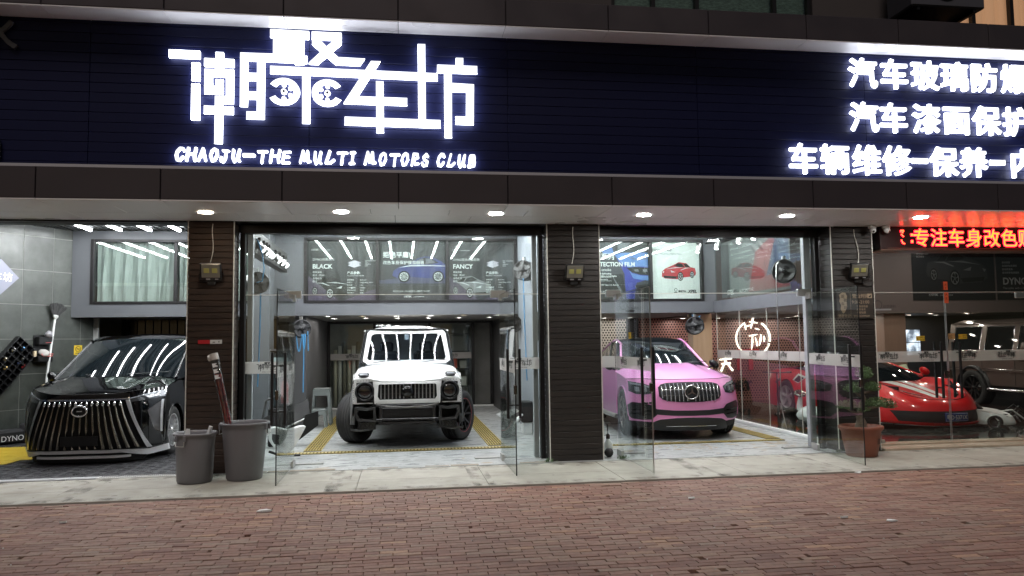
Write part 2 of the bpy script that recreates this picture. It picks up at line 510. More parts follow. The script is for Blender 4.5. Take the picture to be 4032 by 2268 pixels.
# ============================================================ ground
def brick_pavement():
    m, n, l = nodes('red_clay_brick')
    b = n['Principled BSDF']
    at = n.new('ShaderNodeAttribute'); at.attribute_name = 'brick_tone'
    r = n.new('ShaderNodeValToRGB')
    e = r.color_ramp.elements
    e[0].color = (0.155, 0.066, 0.047, 1)
    e[1].color = (0.40, 0.24, 0.15, 1)
    for p, c in ((0.25, (0.215, 0.102, 0.072)), (0.5, (0.255, 0.133, 0.095)), (0.75, (0.255, 0.165, 0.120)), (0.92, (0.32, 0.178, 0.108))):
        q = e.new(p); q.color = (*c, 1)
    l.new(at.outputs['Fac'], r.inputs[0])
    tc = n.new('ShaderNodeTexCoord')
    t = n.new('ShaderNodeTexNoise'); t.inputs['Scale'].default_value = 28; t.inputs['Detail'].default_value = 8
    l.new(tc.outputs['Object'], t.inputs['Vector'])
    t2 = n.new('ShaderNodeTexNoise'); t2.inputs['Scale'].default_value = 0.9; t2.inputs['Detail'].default_value = 4
    l.new(tc.outputs['Object'], t2.inputs['Vector'])
    mr = n.new('ShaderNodeMapRange'); mr.inputs['From Min'].default_value = 0.3; mr.inputs['From Max'].default_value = 0.7
    mr.inputs['To Min'].default_value = 0.80; mr.inputs['To Max'].default_value = 1.16
    l.new(t.outputs['Fac'], mr.inputs[0])
    mm = n.new('ShaderNodeMix'); mm.data_type = 'RGBA'; mm.blend_type = 'MULTIPLY'; mm.inputs[0].default_value = 1.0
    l.new(r.outputs[0], mm.inputs[6]); l.new(mr.outputs[0], mm.inputs[7])
    mr2 = n.new('ShaderNodeMapRange'); mr2.inputs['From Min'].default_value = 0.35; mr2.inputs['From Max'].default_value = 0.7
    l.new(t2.outputs['Fac'], mr2.inputs[0])
    m3 = n.new('ShaderNodeMix'); m3.data_type = 'RGBA'; m3.blend_type = 'MIX'
    mu = n.new('ShaderNodeMath'); mu.operation = 'MULTIPLY'; mu.inputs[1].default_value = 0.30
    l.new(mr2.outputs[0], mu.inputs[0]); l.new(mu.outputs[0], m3.inputs[0])
    l.new(mm.outputs[2], m3.inputs[6]); m3.inputs[7].default_value = (0.13, 0.105, 0.082, 1)
    l.new(m3.outputs[2], b.inputs['Base Color'])
    b.inputs['Roughness'].default_value = 0.72
    bp = n.new('ShaderNodeBump'); bp.inputs['Strength'].default_value = 0.5; bp.inputs['Distance'].default_value = 0.006
    l.new(t.outputs['Fac'], bp.inputs['Height']); l.new(bp.outputs[0], b.inputs['Normal'])
    rg = np.random.default_rng(3)
    V, F, A = [], [], []
    BL, BH, G = 0.226, 0.0785, 0.0034
    rows = int((8.93 - 2.0) / BH)
    for j in range(rows):
        yc = 8.93 - (j + 0.5) * BH
        off = (0.5 * (j % 2)) * BL + rg.normal(0, 0.009)
        x = -9.0 + off
        while x < 14.0:
            ln = BL * (1 + rg.normal(0, 0.010))
            x0, x1 = x + G * .8 + rg.uniform(0, .001), x + ln - G * .8
            x += ln
            y0, y1 = yc - BH / 2 + G * 1.2 + rg.uniform(0, .001), yc + BH / 2 - G * 1.2 - rg.uniform(0, .001)
            zt = -0.02 + rg.normal(0, 0.0014)
            tone = float(np.clip(rg.beta(1.7, 2.0), 0, 1))
            ch = 0.0025
            if rg.random() < 0.012:
                zt -= rg.uniform(.003, .008)
            if rg.random() < 0.02:                        # chipped end
                x1 -= rg.uniform(.02, .06)
            tl = rg.normal(0, 0.002)
            k = len(V)
            V += [(x0, y0, zt - .03), (x1, y0, zt - .03), (x1, y1, zt - .03), (x0, y1, zt - .03),
                  (x0, y0, zt - ch), (x1, y0, zt - ch), (x1, y1, zt - ch), (x0, y1, zt - ch),
                  (x0 + ch, y0 + ch, zt - tl * .3), (x1 - ch, y0 + ch, zt + tl * .3), (x1 - ch, y1 - ch, zt + tl * .3), (x0 + ch, y1 - ch, zt - tl * .3)]
            F += [(k + 8, k + 9, k + 10, k + 11)]
            for a in range(4):
                c = (a + 1) % 4
                F += [(k + a, k + c, k + 4 + c, k + 4 + a), (k + 4 + a, k + 4 + c, k + 8 + c, k + 8 + a)]
            A += [tone] * 9
    me = bpy.data.meshes.new('brick_pavement')
    me.from_pydata(V, [], F)
    a = me.attributes.new('brick_tone', 'FLOAT', 'FACE')
    a.data.foreach_set('value', A)
    me.materials.append(m)
    o = bpy.data.objects.new('brick_pavement', me)
    COL.objects.link(o)
    tag(o, 'worn red clay brick pavement laid in running bond', 'pavement', kind='structure')


brick_pavement()
g = MB()
g.box(-60, -40, -0.4, 60, 8.95, -0.045)
tag(g.build('ground', mat('joint_grit', (0.010, 0.008, 0.006), 0.95, noise=(14, (0.030, 0.025, 0.019)), bump=(30, 0.6))), 'dark grit bedding under the brick pavement', 'ground', kind='structure')

# concrete apron in front of the shop, cut in slabs
conc = mat('apron_concrete', (0.25, 0.235, 0.195), 0.7, noise=(2.2, (0.42, 0.405, 0.355), 0.28), bump=(35, 0.25), rnoise=(4, 0.5, 0.85))
q = MB()
xs = [-12, -7.3, -4.9, -2.35, -0.52, 1.0, 2.62, 4.2, 5.9, 7.6, 9.4, 11.5, 15]
for i in range(len(xs) - 1):
    for y0, y1 in ((8.955, 9.62), (9.624, 10.42)):
        q.cbox(xs[i] + 0.002, y0, -0.2, xs[i + 1] - 0.002, y1, 0.0 - 0.001 * ((i * 7) % 3), b=0.004)
tag(q.build('concrete_pavement', conc), 'pale concrete apron strip before the shop doors', 'pavement', kind='structure')
q = MB(); q.box(-14, 8.97, -0.3, 16, 10.41, -0.012)
tag(q.build('pavement_base', MT['matte_black']), 'dark joint fill between the concrete apron slabs', 'pavement', kind='structure')
# faint tyre marks and grime on the apron
m, n, l = nodes('tyre_grime')
b = n['Principled BSDF']; b.inputs['Base Color'].default_value = (.06, .055, .048, 1); b.inputs['Roughness'].default_value = .8
tr = n.new('ShaderNodeBsdfTransparent'); mx = n.new('ShaderNodeMixShader'); tc = n.new('ShaderNodeTexCoord')
mp = n.new('ShaderNodeMapping'); mp.inputs['Scale'].default_value = (2.5, 1.2, 1); nz = n.new('ShaderNodeTexNoise'); nz.inputs['Scale'].default_value = 2.2; nz.inputs['Detail'].default_value = 7
l.new(tc.outputs['Object'], mp.inputs[0]); l.new(mp.outputs[0], nz.inputs['Vector'])
mr = n.new('ShaderNodeMapRange'); mr.inputs['From Min'].default_value = .46; mr.inputs['From Max'].default_value = .80; mr.inputs['To Max'].default_value = .30
l.new(nz.outputs['Fac'], mr.inputs[0]); l.new(mr.outputs[0], mx.inputs[0]); l.new(tr.outputs[0], mx.inputs[1]); l.new(b.outputs[0], mx.inputs[2]); l.new(mx.outputs[0], n['Material Output'].inputs[0])
q = MB()
for x in (-5.4, -3.7, -.75, .95, 3.75, 5.4): q.box(x - .13, 8.97, .0012, x + .13, 10.40, .002)
for y0, y1 in ((8.96, 9.10), (10.22, 10.415)): q.box(-6.5, y0, .0022, 10.5, y1, .003)
tag(q.build('pavement_grime', m), 'faint tyre marks and grime along the apron edges', 'stain', kind='stuff')
# gum spots and oil spots lie in the apron as flat stains
q = MB()
st = rnd
for i in range(70):
    x, y = st.uniform(-5, 9.5), st.uniform(9.0, 10.35)
    if any(abs(x - a) < .06 for a in xs) or abs(y - 9.62) < .06: continue
    a, b_ = st.uniform(.008, .045), st.uniform(.006, .02)
    q.poly([(x + a * math.cos(t * .7) * st.uniform(.7, 1.1), y + b_ * math.sin(t * .7)) for t in range(9)], (0, 0, 0.0042), v=(0, 1, 0))
tag(q.build('pavement_stains', mat('old_stain', (0.11, 0.10, 0.085), 0.8)), 'small dark gum and oil spots on the concrete apron', 'stain', kind='stuff')


def floor_mat():
    m, n, l = nodes('worn_epoxy_floor')
    b = n['Principled BSDF']
    tc = n.new('ShaderNodeTexCoord')
    mp = n.new('ShaderNodeMapping'); mp.inputs['Scale'].default_value = (0.8, 2.2, 1)
    l.new(tc.outputs['Object'], mp.inputs[0])
    t = n.new('ShaderNodeTexNoise'); t.inputs['Scale'].default_value = 2.6; t.inputs['Detail'].default_value = 9; t.inputs['Roughness'].default_value = 0.7
    l.new(mp.outputs[0], t.inputs['Vector'])
    r = n.new('ShaderNodeValToRGB')
    e = r.color_ramp.elements
    e[0].position, e[0].color = 0.36, (0.20, 0.205, 0.20, 1)
    e[1].position, e[1].color = 0.62, (0.43, 0.45, 0.45, 1)
    q_ = e.new(0.47); q_.color = (0.36, 0.375, 0.37, 1)
    l.new(t.outputs['Fac'], r.inputs[0]); l.new(r.outputs[0], b.inputs['Base Color'])
    mr = n.new('ShaderNodeMapRange'); mr.inputs['From Min'].default_value = .3; mr.inputs['From Max'].default_value = .7
    mr.inputs['To Min'].default_value = 0.5; mr.inputs['To Max'].default_value = 0.16
    l.new(t.outputs['Fac'], mr.inputs[0]); l.new(mr.outputs[0], b.inputs['Roughness'])
    return m


q = MB(); q.box(-2.75, 10.425, -0.2, 6.58, 20.5, 0.004)
tag(q.build('shop_floor', floor_mat()), 'worn glossy grey painted floor of the two glass bays', 'floor', kind='structure')
# flaked paint showing a tan undercoat
q = MB()
for i in range(85):
    big = i < 50
    x, y = (st.uniform(3.2, 6.3), st.gauss(11.45, .22)) if big else (st.uniform(-1.6, 6.3), st.uniform(10.6, 12.6))
    a, b_ = st.uniform(.02, .13), st.uniform(.015, .05)
    q.poly([(x + a * math.cos(t * .7) * st.uniform(.5, 1.1), y + b_ * math.sin(t * .7) * st.uniform(.6, 1.2)) for t in range(9)], (0, 0, 0.008), v=(0, 1, 0))
tag(q.build('flaked_floor_paint', mat('tan_undercoat', (0.40, 0.32, 0.22), 0.6)), 'tan patches where the grey floor paint has flaked away', 'floor patch', kind='stuff')

# wash bay: black grating tiles
q = MB()
for i in range(-24, 0):
    for j in range(0, 18):
        x0, y0 = -2.80 + i * 0.4, 10.58 + j * 0.4
        if x0 > -2.9 - 0.3: pass
        q.cbox(x0 + .004, y0 + .004, 0.0, x0 + .396, y0 + .396, 0.018, b=.004)
        for a in range(3):
            for b_ in range(3):
                px, py = x0 + .07 + a * .115, y0 + .07 + b_ * .115
                if (a + b_) % 2 == 0:
                    for k in range(3): q.box(px, py + k * .032, .018, px + .09, py + k * .032 + .016, .0215)
                else:
                    for k in range(3): q.box(px + k * .032, py, .018, px + k * .032 + .016, py + .09, .0215)
tag(q.build('wash_bay_floor', mat('grating_tile', (0.055, 0.055, 0.06), 0.4, rnoise=(3, .25, .6))), 'black interlocking drain tile floor under the minivan', 'floor', kind='structure')
q = MB(); q.box(-14, 10.42, -.2, -2.76, 20.4, -.004)
tag(q.build('wash_bay_base', MT['matte_black']), 'dark slab under the drain tiles', 'floor', kind='structure')
q = MB()
for j in range(5):
    for i in range(4):
        x0, y0 = -6.0 + i * .4 - j * .25, 11.85 + j * .4
        if x0 > -5.3: continue
        q.cbox(x0 - .3, y0, .0225, x0 + .095, y0 + .39, .027, b=.002)
tag(q.build('yellow_mat', mat('yellow_tile', (0.62, 0.43, 0.03), 0.45)), 'yellow drain tiles beside the black minivan', 'floor mat')
q = MB()
x = -14.0
while x < -3.8:
    q.cbox(x + .003, 10.42, -.1, min(x + .98, -3.8), 10.575, 0.012, b=.004); x += .985
tag(q.build('kerb', mat('kerb_stone', (0.30, 0.31, 0.32), .5, noise=(6, (.42, .43, .44)))), 'grey stone threshold strip of the wash bay', 'kerb', kind='structure')
t = thing('drain_cover', 'pale slotted drain cover at the wash bay threshold near the bins', 'drain cover', (-3.2, 10.5, 0.0))
q = MB(); q.cbox(-.6, -.075, -.02, .6, .075, .012, b=.004); q.build('frame', MT['white_plastic'], t)
q = MB()
for i in range(46):
    q.box(-.57 + i * .025, -.055, .0125, -.557 + i * .025, .055, .0145)
q.build('slots', mat('drain_slot', (.12, .12, .12), .6), t)

# showroom floor: dark polished stone with pale veins, on a low plinth
m, n, l = nodes('dark_veined_stone')
b = n['Principled BSDF']
tc = n.new('ShaderNodeTexCoord')
v_ = n.new('ShaderNodeTexNoise'); v_.inputs['Scale'].default_value = 1.6; v_.inputs['Detail'].default_value = 8; v_.inputs['Distortion'].default_value = 1.8
l.new(tc.outputs['Object'], v_.inputs['Vector'])
r = n.new('ShaderNodeValToRGB')
r.color_ramp.elements[0].position, r.color_ramp.elements[0].color = .485, (.010, .009, .009, 1)
r.color_ramp.elements[1].position, r.color_ramp.elements[1].color = .515, (.010, .009, .009, 1)
k_ = r.color_ramp.elements.new(.5); k_.color = (.22, .19, .17, 1)
l.new(v_.outputs['Fac'], r.inputs[0]); l.new(r.outputs[0], b.inputs['Base Color'])
b.inputs['Roughness'].default_value = .07
q = MB(); q.box(6.60, 10.95, -.2, 17, 20.4, .05)
tag(q.build('showroom_floor', m), 'polished dark veined stone floor of the showroom', 'floor', kind='structure')
q = MB(); q.cbox(6.95, 10.43, -.1, 16, 10.72, .03, b=.006); q.cbox(6.95, 10.722, -.1, 16, 10.948, .055, b=.006)
tag(q.build('doorstep', mat('beige_marble', (.36, .29, .21), .25, noise=(3, (.50, .42, .32), .2))), 'beige marble doorstep of the showroom', 'step', kind='structure')

# ============================================================ the building
B = thing('shop_building', 'dark fronted car workshop with glass bays and a lit navy sign band', 'building', (0, 10.5, 0))


def bpart(q, name, m, parent=None, label=None):
    """build world-space geometry as a part of the building"""
    par = parent or B
    mw = Vector((0, 10.5, 0))
    q.v = [(x - mw.x, y - mw.y, z - mw.z) for x, y, z in q.v]
    o = q.build(name, m, par)
    if label: o['label'] = label
    return o


wood = mat('charred_wood_plank', (0.009, 0.0075, 0.007), 0.55, noise=(2.2, (0.026, 0.019, 0.015), 0.22), bump=(18, 0.5), stretch=(1.0, 1, 7))
wood_worn = mat('weathered_wood_plank', (0.009, 0.0065, 0.0055), 0.6, noise=(2.2, (0.062, 0.033, 0.020), 0.3), bump=(18, 0.6), stretch=(1.0, 1, 7))
for (x0, x1, mt, lab) in ((-2.77, -2.18, wood_worn, 'weathered brown plank pillar behind the bins'), (2.01, 2.77, wood, 'black plank pillar between the glass bays'), (6.27, 6.94, wood, 'black plank pillar with the hours plaque')):
    q = MB()
    z = 0.0
    while z < 3.28:
        h = .077
        j = rnd.uniform(-.002, .002)
        q.cbox(x0 + .012, 10.5 + j, z + .003, x1 - .012, 10.86, min(z + h, 3.295), b=.004)
        z += h + .003
    p = bpart(q, 'pillar', mt, label=lab)
    q = MB()
    q.box(x0 + .02, 10.52, 0, x1 - .02, 10.85, 3.29)
    bpart(q, 'pillar_core', MT['matte_black'], p)
    q = MB()
    for xx in (x0, x1 - .012):
        q.cbox(xx, 10.494, 0.0, xx + .012, 10.512, 3.295, b=.003)
    bpart(q, 'edge_trim', MT['white_line'], p)

# canopy: lower fascia, soffit, sign band, upper fascia
fas = mat('brown_aluminium_panel', (0.050, 0.043, 0.048), 0.42, 0.25, noise=(1.2, (0.060, 0.050, 0.054)), rnoise=(2, .32, .52), bump=(.9, .06))
px = [-9.25, -7.93, -6.62, -5.3, -4.0, -2.69, -1.36, -0.03, 1.27, 2.56, 3.87, 5.2, 6.5, 7.82, 9.14, 10.45, 11.8, 13.1, 14.5]
q = MB()
for a, c in zip(px, px[1:]):
    q.cbox(a + .004, 9.05, 3.305, c - .004, 9.11, 3.655, b=.006)
bpart(q, 'lower_fascia', fas)
q = MB()
for a, c in zip(px, px[1:]):
    q.cbox(a + .004, 9.05, 5.505, c - .004, 9.11, 5.83, b=.006)
bpart(q, 'upper_fascia', fas)
q = MB(); q.box(-9.2, 9.075, 3.31, 14.4, 9.16, 3.65); q.box(-9.2, 9.075, 5.51, 14.4, 9.16, 5.82)
bpart(q, 'fascia_core', MT['matte_black'])
alu = mat('white_aluminium_soffit', (0.84, 0.83, 0.83), 0.30, 0.08, rnoise=(.5, .26, .34), bump=(1.2, .05))
q = MB()
for k, (a, c) in enumerate(zip(px, px[1:])):
    q.cbox(a + .003, 9.055, 3.287, c - .003, 9.45, 3.303, b=.002)
for k in range(24):
    a = -9.2 + k * .98
    q.cbox(a + .003, 9.454, 3.289, a + .977, 9.9, 3.304, b=.002)
    q.cbox(a + .303, 9.904, 3.288, a + 1.277, 10.49, 3.303, b=.002)
bpart(q, 'soffit', alu)
q = MB()
for a, c in zip(px, px[1:]):
    q.cbox(a + .003, 9.056, 5.488, c - .003, 9.52, 5.503, b=.002)
bpart(q, 'upper_soffit', alu)
q = MB(); q.box(-9.2, 9.12, 5.47, 14.4, 9.5, 5.4999)
q = MB()
q.box(-9.2, 9.06, 3.655, 14.4, 9.40, 3.672)
bpart(q, 'ledge', mat('ledge_metal', (.42, .42, .46), .3, .5))
q = MB()
q.box(-9.2, 9.052, 3.657, 14.4, 9.0585, 3.69)
bpart(q, 'ledge_trim', mat('ledge_metal_edge', (.50, .50, .54), .35, .4))
# navy slatted band behind the letters
navy = mat('navy_slat', (0.0045, 0.0065, 0.034), 0.5, 0.0, spec=0.18, noise=(1.1, (0.006, 0.008, 0.040)))
q = MB()
z = 3.676
jx = [-9.2, -6.15, -3.6, -1.1, 1.33, 3.83, 6.2, 8.6, 11, 14.4]
while z < 5.48:
    for a, c in zip(jx, jx[1:]):
        q.cbox(a + .002, 9.40, z + .004, c - .002, 9.44, min(z + .118, 5.487), b=.004)
    z += .118
bpart(q, 'sign_band', navy)
q = MB(); q.box(-9.2, 9.42, 3.3, 14.4, 9.6, 5.9)
bpart(q, 'sign_band_backing', MT['matte_black'])
# box of the canopy above
q = MB(); q.box(-9.2, 9.17, 5.505, 14.4, 10.6, 5.80); q.box(-9.2, 9.46, 3.306, 14.4, 10.7, 3.5)
bpart(q, 'canopy_core', MT['matte_black'])

# upper storey with windows
upw = mat('brown_render_wall', (0.055, 0.046, 0.044), .8, bump=(20, .2))
q = MB()
def wall_with_holes(q, x0, x1, z0, z1, y0, y1, holes):
    xs_ = sorted({x0, x1, *[h[0] for h in holes], *[h[1] for h in holes]})
    zs_ = sorted({z0, z1, *[h[2] for h in holes], *[h[3] for h in holes]})
    for a, c in zip(xs_, xs_[1:]):
        for e_, f in zip(zs_, zs_[1:]):
            mx, mz = (a + c) / 2, (e_ + f) / 2
            if not any(h[0] < mx < h[1] and h[2] < mz < h[3] for h in holes):
                q.box(a, y0, e_, c, y1, f)
HO = [(-6, -3, 6.3, 8), (-1.6, 1.2, 6.3, 8), (3.05, 6.2, 6.3, 8), (8.3, 10.6, 6.15, 8)]
wall_with_holes(q, -9.2, 14.4, 5.8, 9, 10.6, 10.85, HO)
bpart(q, 'upper_wall', upw)
blind = mat('mesh_blind', (0.012, 0.020, 0.016), .6, noise=(9, (0.16, 0.24, 0.19), .22), stretch=(2, 1, 9))
cur_w = mat('warm_curtain', (0.55, 0.32, 0.20), .8, noise=(2, (.62, .38, .25)))
for i, (a, c, e_, f) in enumerate(HO):
    q = MB()
    for xx in (a, a + .62, a + 1.3, c - .62, c - .06):
        q.box(xx, 10.64, e_, xx + .06, 10.72, f)
    q.box(a, 10.66, e_, c, 10.71, e_ + .05)
    w_ = bpart(q, 'window', MT['frame'])
    q = MB(); q.box(a + .02, 10.675, e_ + .02, c - .02, 10.685, f)
    bpart(q, 'pane', MT['pane'], w_)
    if i == 3:
        rows = []
        for zz in (e_ + .03, f):
            rows.append([(a + .03 + k * .02, 10.80 + .025 * math.sin(k * .55), zz) for k in range(int((c - a - .06) / .02))])
        q = MB(); q.grid(rows)
        bpart(q, 'curtain', emis('lit_curtain', (0.85, 0.42, 0.22), 0.24, (.55, .33, .2)), w_)
    else:
        q = MB(); q.box(a + .03, 10.78, e_ + .02, c - .03, 10.79, f)
        bpart(q, 'blind', blind if i == 2 else MT['matte_black'], w_)
q = MB(); q.box(-9.2, 10.95, 5.8, 14.4, 11.1, 9)
bpart(q, 'upper_inner_wall', MT['matte_black'])

# header frames over the bays
q = MB()
q.box(-9.2, 10.52, 3.296, 14.4, 10.9, 3.305)
q.cbox(-2.16, 10.78, 3.17, 2.0, 10.92, 3.286, b=.004)
q.cbox(2.78, 10.78, 3.17, 6.26, 10.92, 3.286, b=.004)
q.cbox(6.96, 10.80, 3.17, 14.3, 10.92, 3.286, b=.004)
q.box(-9.2, 10.9, 3.31, -2.79, 11.0, 3.9); q.box(-2.79, 10.9, 3.2, 14.4, 11.0, 3.9)
for xx in (-2.165, 1.945, 2.785, 6.185, 6.96):
    q.cbox(xx, 10.79, 0.0, xx + .065, 10.91, 3.17, b=.004)
bpart(q, 'door_frame', MT['frame'])
q = MB()
q.cbox(-9.2, 10.5, 3.265, -2.79, 10.60, 3.2865, b=.006); q.cbox(-9.2, 10.68, 3.272, -2.79, 10.88, 3.294, b=.006)
bpart(q, 'shutter_housing', MT['frame'])
# light coloured inner jambs
jamb = mat('grey_jamb', (.30, .31, .33), .5)
for a, c in ((-2.09, -2.02), (1.87, 1.94), (6.08, 6.18)):
    q = MB(); q.cbox(a, 10.93, 0.01, c, 11.02, 3.2, b=.004)
    bpart(q, 'inner_jamb', jamb)

GY = 10.86      # glass plane


def pane(name, x0, x1, z0, z1, y=GY, m=None, parent=None, th=.010):
    q = MB(); q.box(x0, y - th / 2, z0, x1, y + th / 2, z1)
    return bpart(q, name, m or MT['pane'], parent)


# bay 2 fixed glass
for nm, x0, x1, z0, z1, m_ in (('transom_pane', -2.10, -.75, 2.335, 3.17, MT['pane_dirty']), ('transom_pane', -.745, .60, 2.335, 3.17, MT['pane_dirty']), ('transom_pane', .605, 1.945, 2.335, 3.17, MT['pane_dirty']),
                           ('side_pane', -2.10, -1.47, .02, 2.325, None), ('side_pane', 1.40, 1.945, .02, 2.325, None),
                           ('transom_pane', 2.85, 4.6, 2.335, 3.17, None), ('transom_pane', 4.605, 6.185, 2.335, 3.17, None),
                           ('side_pane', 2.85, 3.06, .02, 2.325, None), ('side_pane', 6.08, 6.185, .02, 2.325, None),
                           ('transom_pane', 7.025, 9.5, 2.335, 2.95, MT['pane']), ('transom_pane', 9.505, 12, 2.335, 2.95, MT['pane']), ('side_pane', 9.74, 12, .06, 2.325, MT['pane'])):
    p = pane(nm, x0, x1, z0, z1, m=m_)
    if nm == 'transom_pane':
        q = MB(); q.box(x0 + .001, GY - .008, 2.327, x1 - .001, GY + .008, 2.3345)
        bpart(q, 'bright_edge', MT['white_line'], p)
    if nm == 'side_pane' and x1 < 6.5:
        w = x1 - x0
        q = MB(); q.box(x0 + .004, GY - .0095, 1.262, x1 - .004, GY - .0055, 1.425)
        bpart(q, 'frosted_band', MT['frost'], p)
        if w > .4:
            q = MB(); small_logo(q, ((x0 + x1) / 2, GY - .010, 1.345), .32)
            bpart(q, 'emblem', MT['ink'], p)
for xx in (-1.47, 1.36, 3.05, 6.02):
    q = MB(); q.cbox(xx - .11, GY - .028, 2.28, xx + .11, GY + .028, 2.385, b=.006)
    bpart(q, 'glass_clamp', MT['steel'])
q = MB(); q.cbox(6.965, GY - .028, 2.34, 7.08, GY + .028, 2.43, b=.006); q.cbox(6.965, GY - .028, 2.235, 7.08, GY + .028, 2.325, b=.006)
bpart(q, 'glass_clamp', MT['steel'])


def glass_door(hx, hy, ang, length, logo_side, flip, label, hside=1, two=2, locked=True):
    """leaf hinged at (hx,hy), pointing along angle ang in the ground plane; origin at the hinge"""
    d = part_empty('glass_door', B, (hx, hy - 10.5, 0), (0, 0, ang))
    d['label'] = label
    q = MB(); q.box(0, -.006, .02, length, .006, 2.315); q.build('leaf', MT['pane'], d)
    q = MB(); q.box(length - .0005, -.0065, .018, length + .004, .0065, 2.318); q.box(0, -.0066, 2.3155, length, .0066, 2.3185); q.build('leaf_edge', MT['ink'] if locked else MT['steel'], d)
    q = MB(); q.box(.005, -.0105, 1.262, length - .005, -.0068, 1.425); q.build('frosted_band', MT['frost'], d)
    for k in range(logo_side):
        q = MB()
        cx = length * ((k + .5) / logo_side)
        small_logo(q, (cx, -.0112, 1.345), .32, (1, 0, 0), (0, 0, 1), (0, -.0008, 0))
        small_logo(q, (cx, .0072, 1.345), .32, (1, 0, 0), (0, 0, 1), (0, .0008, 0))
        q.build('emblem', MT['ink'], d)
    for sg in (-1, 1):
        q = MB()
        q.cbox(length - .16, sg * .075 - .016, .70, length - .128, sg * .075 + .016, 1.56, b=.004)
        for zz in (.86, 1.40):
            q.tube([(length - .144, sg * .0075, zz), (length - .144, sg * .06, zz)], .011, 8)
        q.build('handle', MT['ink'], d)
    q = MB(); q.cbox(-.02, -.02, .012, .20, .02, .10, b=.005); q.build('pivot_shoe', MT['steel'], d)
    q = MB(); q.cbox(-.03, -.022, 2.235, .13, .022, 2.325, b=.005); q.build('top_hinge', MT['steel'], d)
    q = MB(); q.cbox(length - .05, -.02, 1.0, length + .006, .02, 1.12, b=.01); q.build('lock', MT['dark_chrome'], d)
    return d


# leaves swung outwards: direction -Y
glass_door(-1.45, 10.86, -math.pi / 2, 1.50, 2, False, 'open left leaf of the middle bay doors')
glass_door(1.385, 10.86, -math.pi / 2, 1.44, 2, False, 'open right leaf of the middle bay doors')
glass_door(3.07, 10.82, -math.pi / 2, 1.56, 2, False, 'open left leaf of the pink car bay doors', locked=False)
glass_door(6.05, 10.82, math.radians(-97), 1.62, 2, False, 'open right leaf of the pink car bay doors')
d4 = glass_door(7.03, 10.86, 0, 1.31, 2, False, 'closed left leaf of the showroom door', locked=False)
d5 = glass_door(9.71, 10.86, math.pi, 1.345, 2, False, 'closed right leaf of the showroom door', locked=False)
# metal floor plates of the pivots
q = MB()
for xx, yy, ln in ((-1.42, 11.02, .45), (1.12, 11.02, .45), (3.2, 10.98, .4), (5.75, 10.98, .45)):
    q.cbox(xx - .1, yy - .05, .004, xx + ln - .1, yy + .05, .02, b=.004)
bpart(q, 'floor_spring_plate', MT['steel'])
q = MB()
x = -2.1
while x < 1.9:
    ln = rnd.uniform(.25, .6)
    q.cbox(x, 10.43 + rnd.uniform(0, .03), -.03, min(x + ln - .01, 1.95), 10.54, .006 + rnd.uniform(-.004, .006), b=.004); x += ln
bpart(q, 'broken_tile_sill', mat('old_tile_sill', (.20, .165, .12), .7, noise=(7, (.34, .30, .24), .2), bump=(20, .4)))

# ------------------------------------------------------------ interior
wallg = mat('grey_interior_wall', (0.088, 0.094, 0.104), .55, noise=(.8, (.108, .114, .124)), rnoise=(2, .4, .65))
MY, ZB, ZW, ZC = 15.5, 2.215, 2.46, 3.86
# mezzanine front with window openings
q = MB()
MH = [(-5.83, -2.76, ZW, 3.70), (-1.90, 2.34, ZW, 3.76), (2.95, 6.34, ZW, 3.76)]
wall_with_holes(q, -6.16, 6.62, ZB, ZC, MY, MY + .14, MH)
bpart(q, 'mezzanine', wallg)
mwin = []
for (a, c, e_, f), ms in zip(MH, ((-4.3,), (-.475, .92), (5.19,))):
    q = MB()
    q.cbox(a, MY - .02, e_, a + .06, MY + .10, f, b=.004); q.cbox(c - .06, MY - .02, e_, c, MY + .10, f, b=.004)
    q.cbox(a + .061, MY - .02, e_, c - .061, MY + .10, e_ + .05, b=.004); q.cbox(a + .061, MY - .02, f - .05, c - .061, MY + .10, f, b=.004)
    for mx in ms: q.cbox(mx - .03, MY - .018, e_ + .051, mx + .03, MY + .09, f - .051, b=.004)
    w_ = bpart(q, 'mezzanine_window', MT['frame'])
    q = MB(); q.box(a + .05, MY + .02, e_ + .04, c - .05, MY + .03, f - .04)
    bpart(q, 'pane', glass('mezzanine_glass', f0=.05, gain=.9, dirt=.05), w_)
    mwin.append(w_)
# curtains behind the first window
q = MB()
for a, c in ((-5.78, -4.36), (-4.28, -2.8)):
    rows = []
    nk = 150
    for zi in range(10):
        zz = 3.70 - zi / 9 * (1.16 + .04)
        am = .012 + .028 * min(1, zi / 3)
        rows.append([(a + (c - a) * k / nk + .015 * math.sin(k * .16 + zi * .25), MY + .17 + am * math.sin(k * .30 + .6 * math.sin(k * .05)) + .01 * math.sin(k * .9 + zi), zz + (.02 * math.sin(k * .2) if zi == 9 else 0)) for k in range(nk + 1)])
    q.grid(rows)
bpart(q, 'curtain', mat('grey_green_curtain', (.26, .30, .285), .6, noise=(3, (.31, .35, .33))), mwin[0])
q = MB(); q.box(-6.1, MY + .35, 2.3, -2.5, MY + .4, 3.86); q.box(-2.4, MY + .12, 2.3, 6.6, MY + .18, 3.86)
bpart(q, 'mezzanine_backing', MT['matte_black'])
# mezzanine underside and its lights come later; back wall of glass
q = MB(); q.box(-9, MY + .142, ZB + .001, 6.62, 20.4, ZB + .12)
bpart(q, 'mezzanine_underside', mat('grey_soffit', (.19, .185, .18), .5))
q = MB(); q.box(-9.2, 20.45, 0, 15, 20.6, 3.9)
bpart(q, 'back_wall', mat('back_wall_grey', (.26, .26, .25), .6, noise=(2, (.17, .168, .16))))
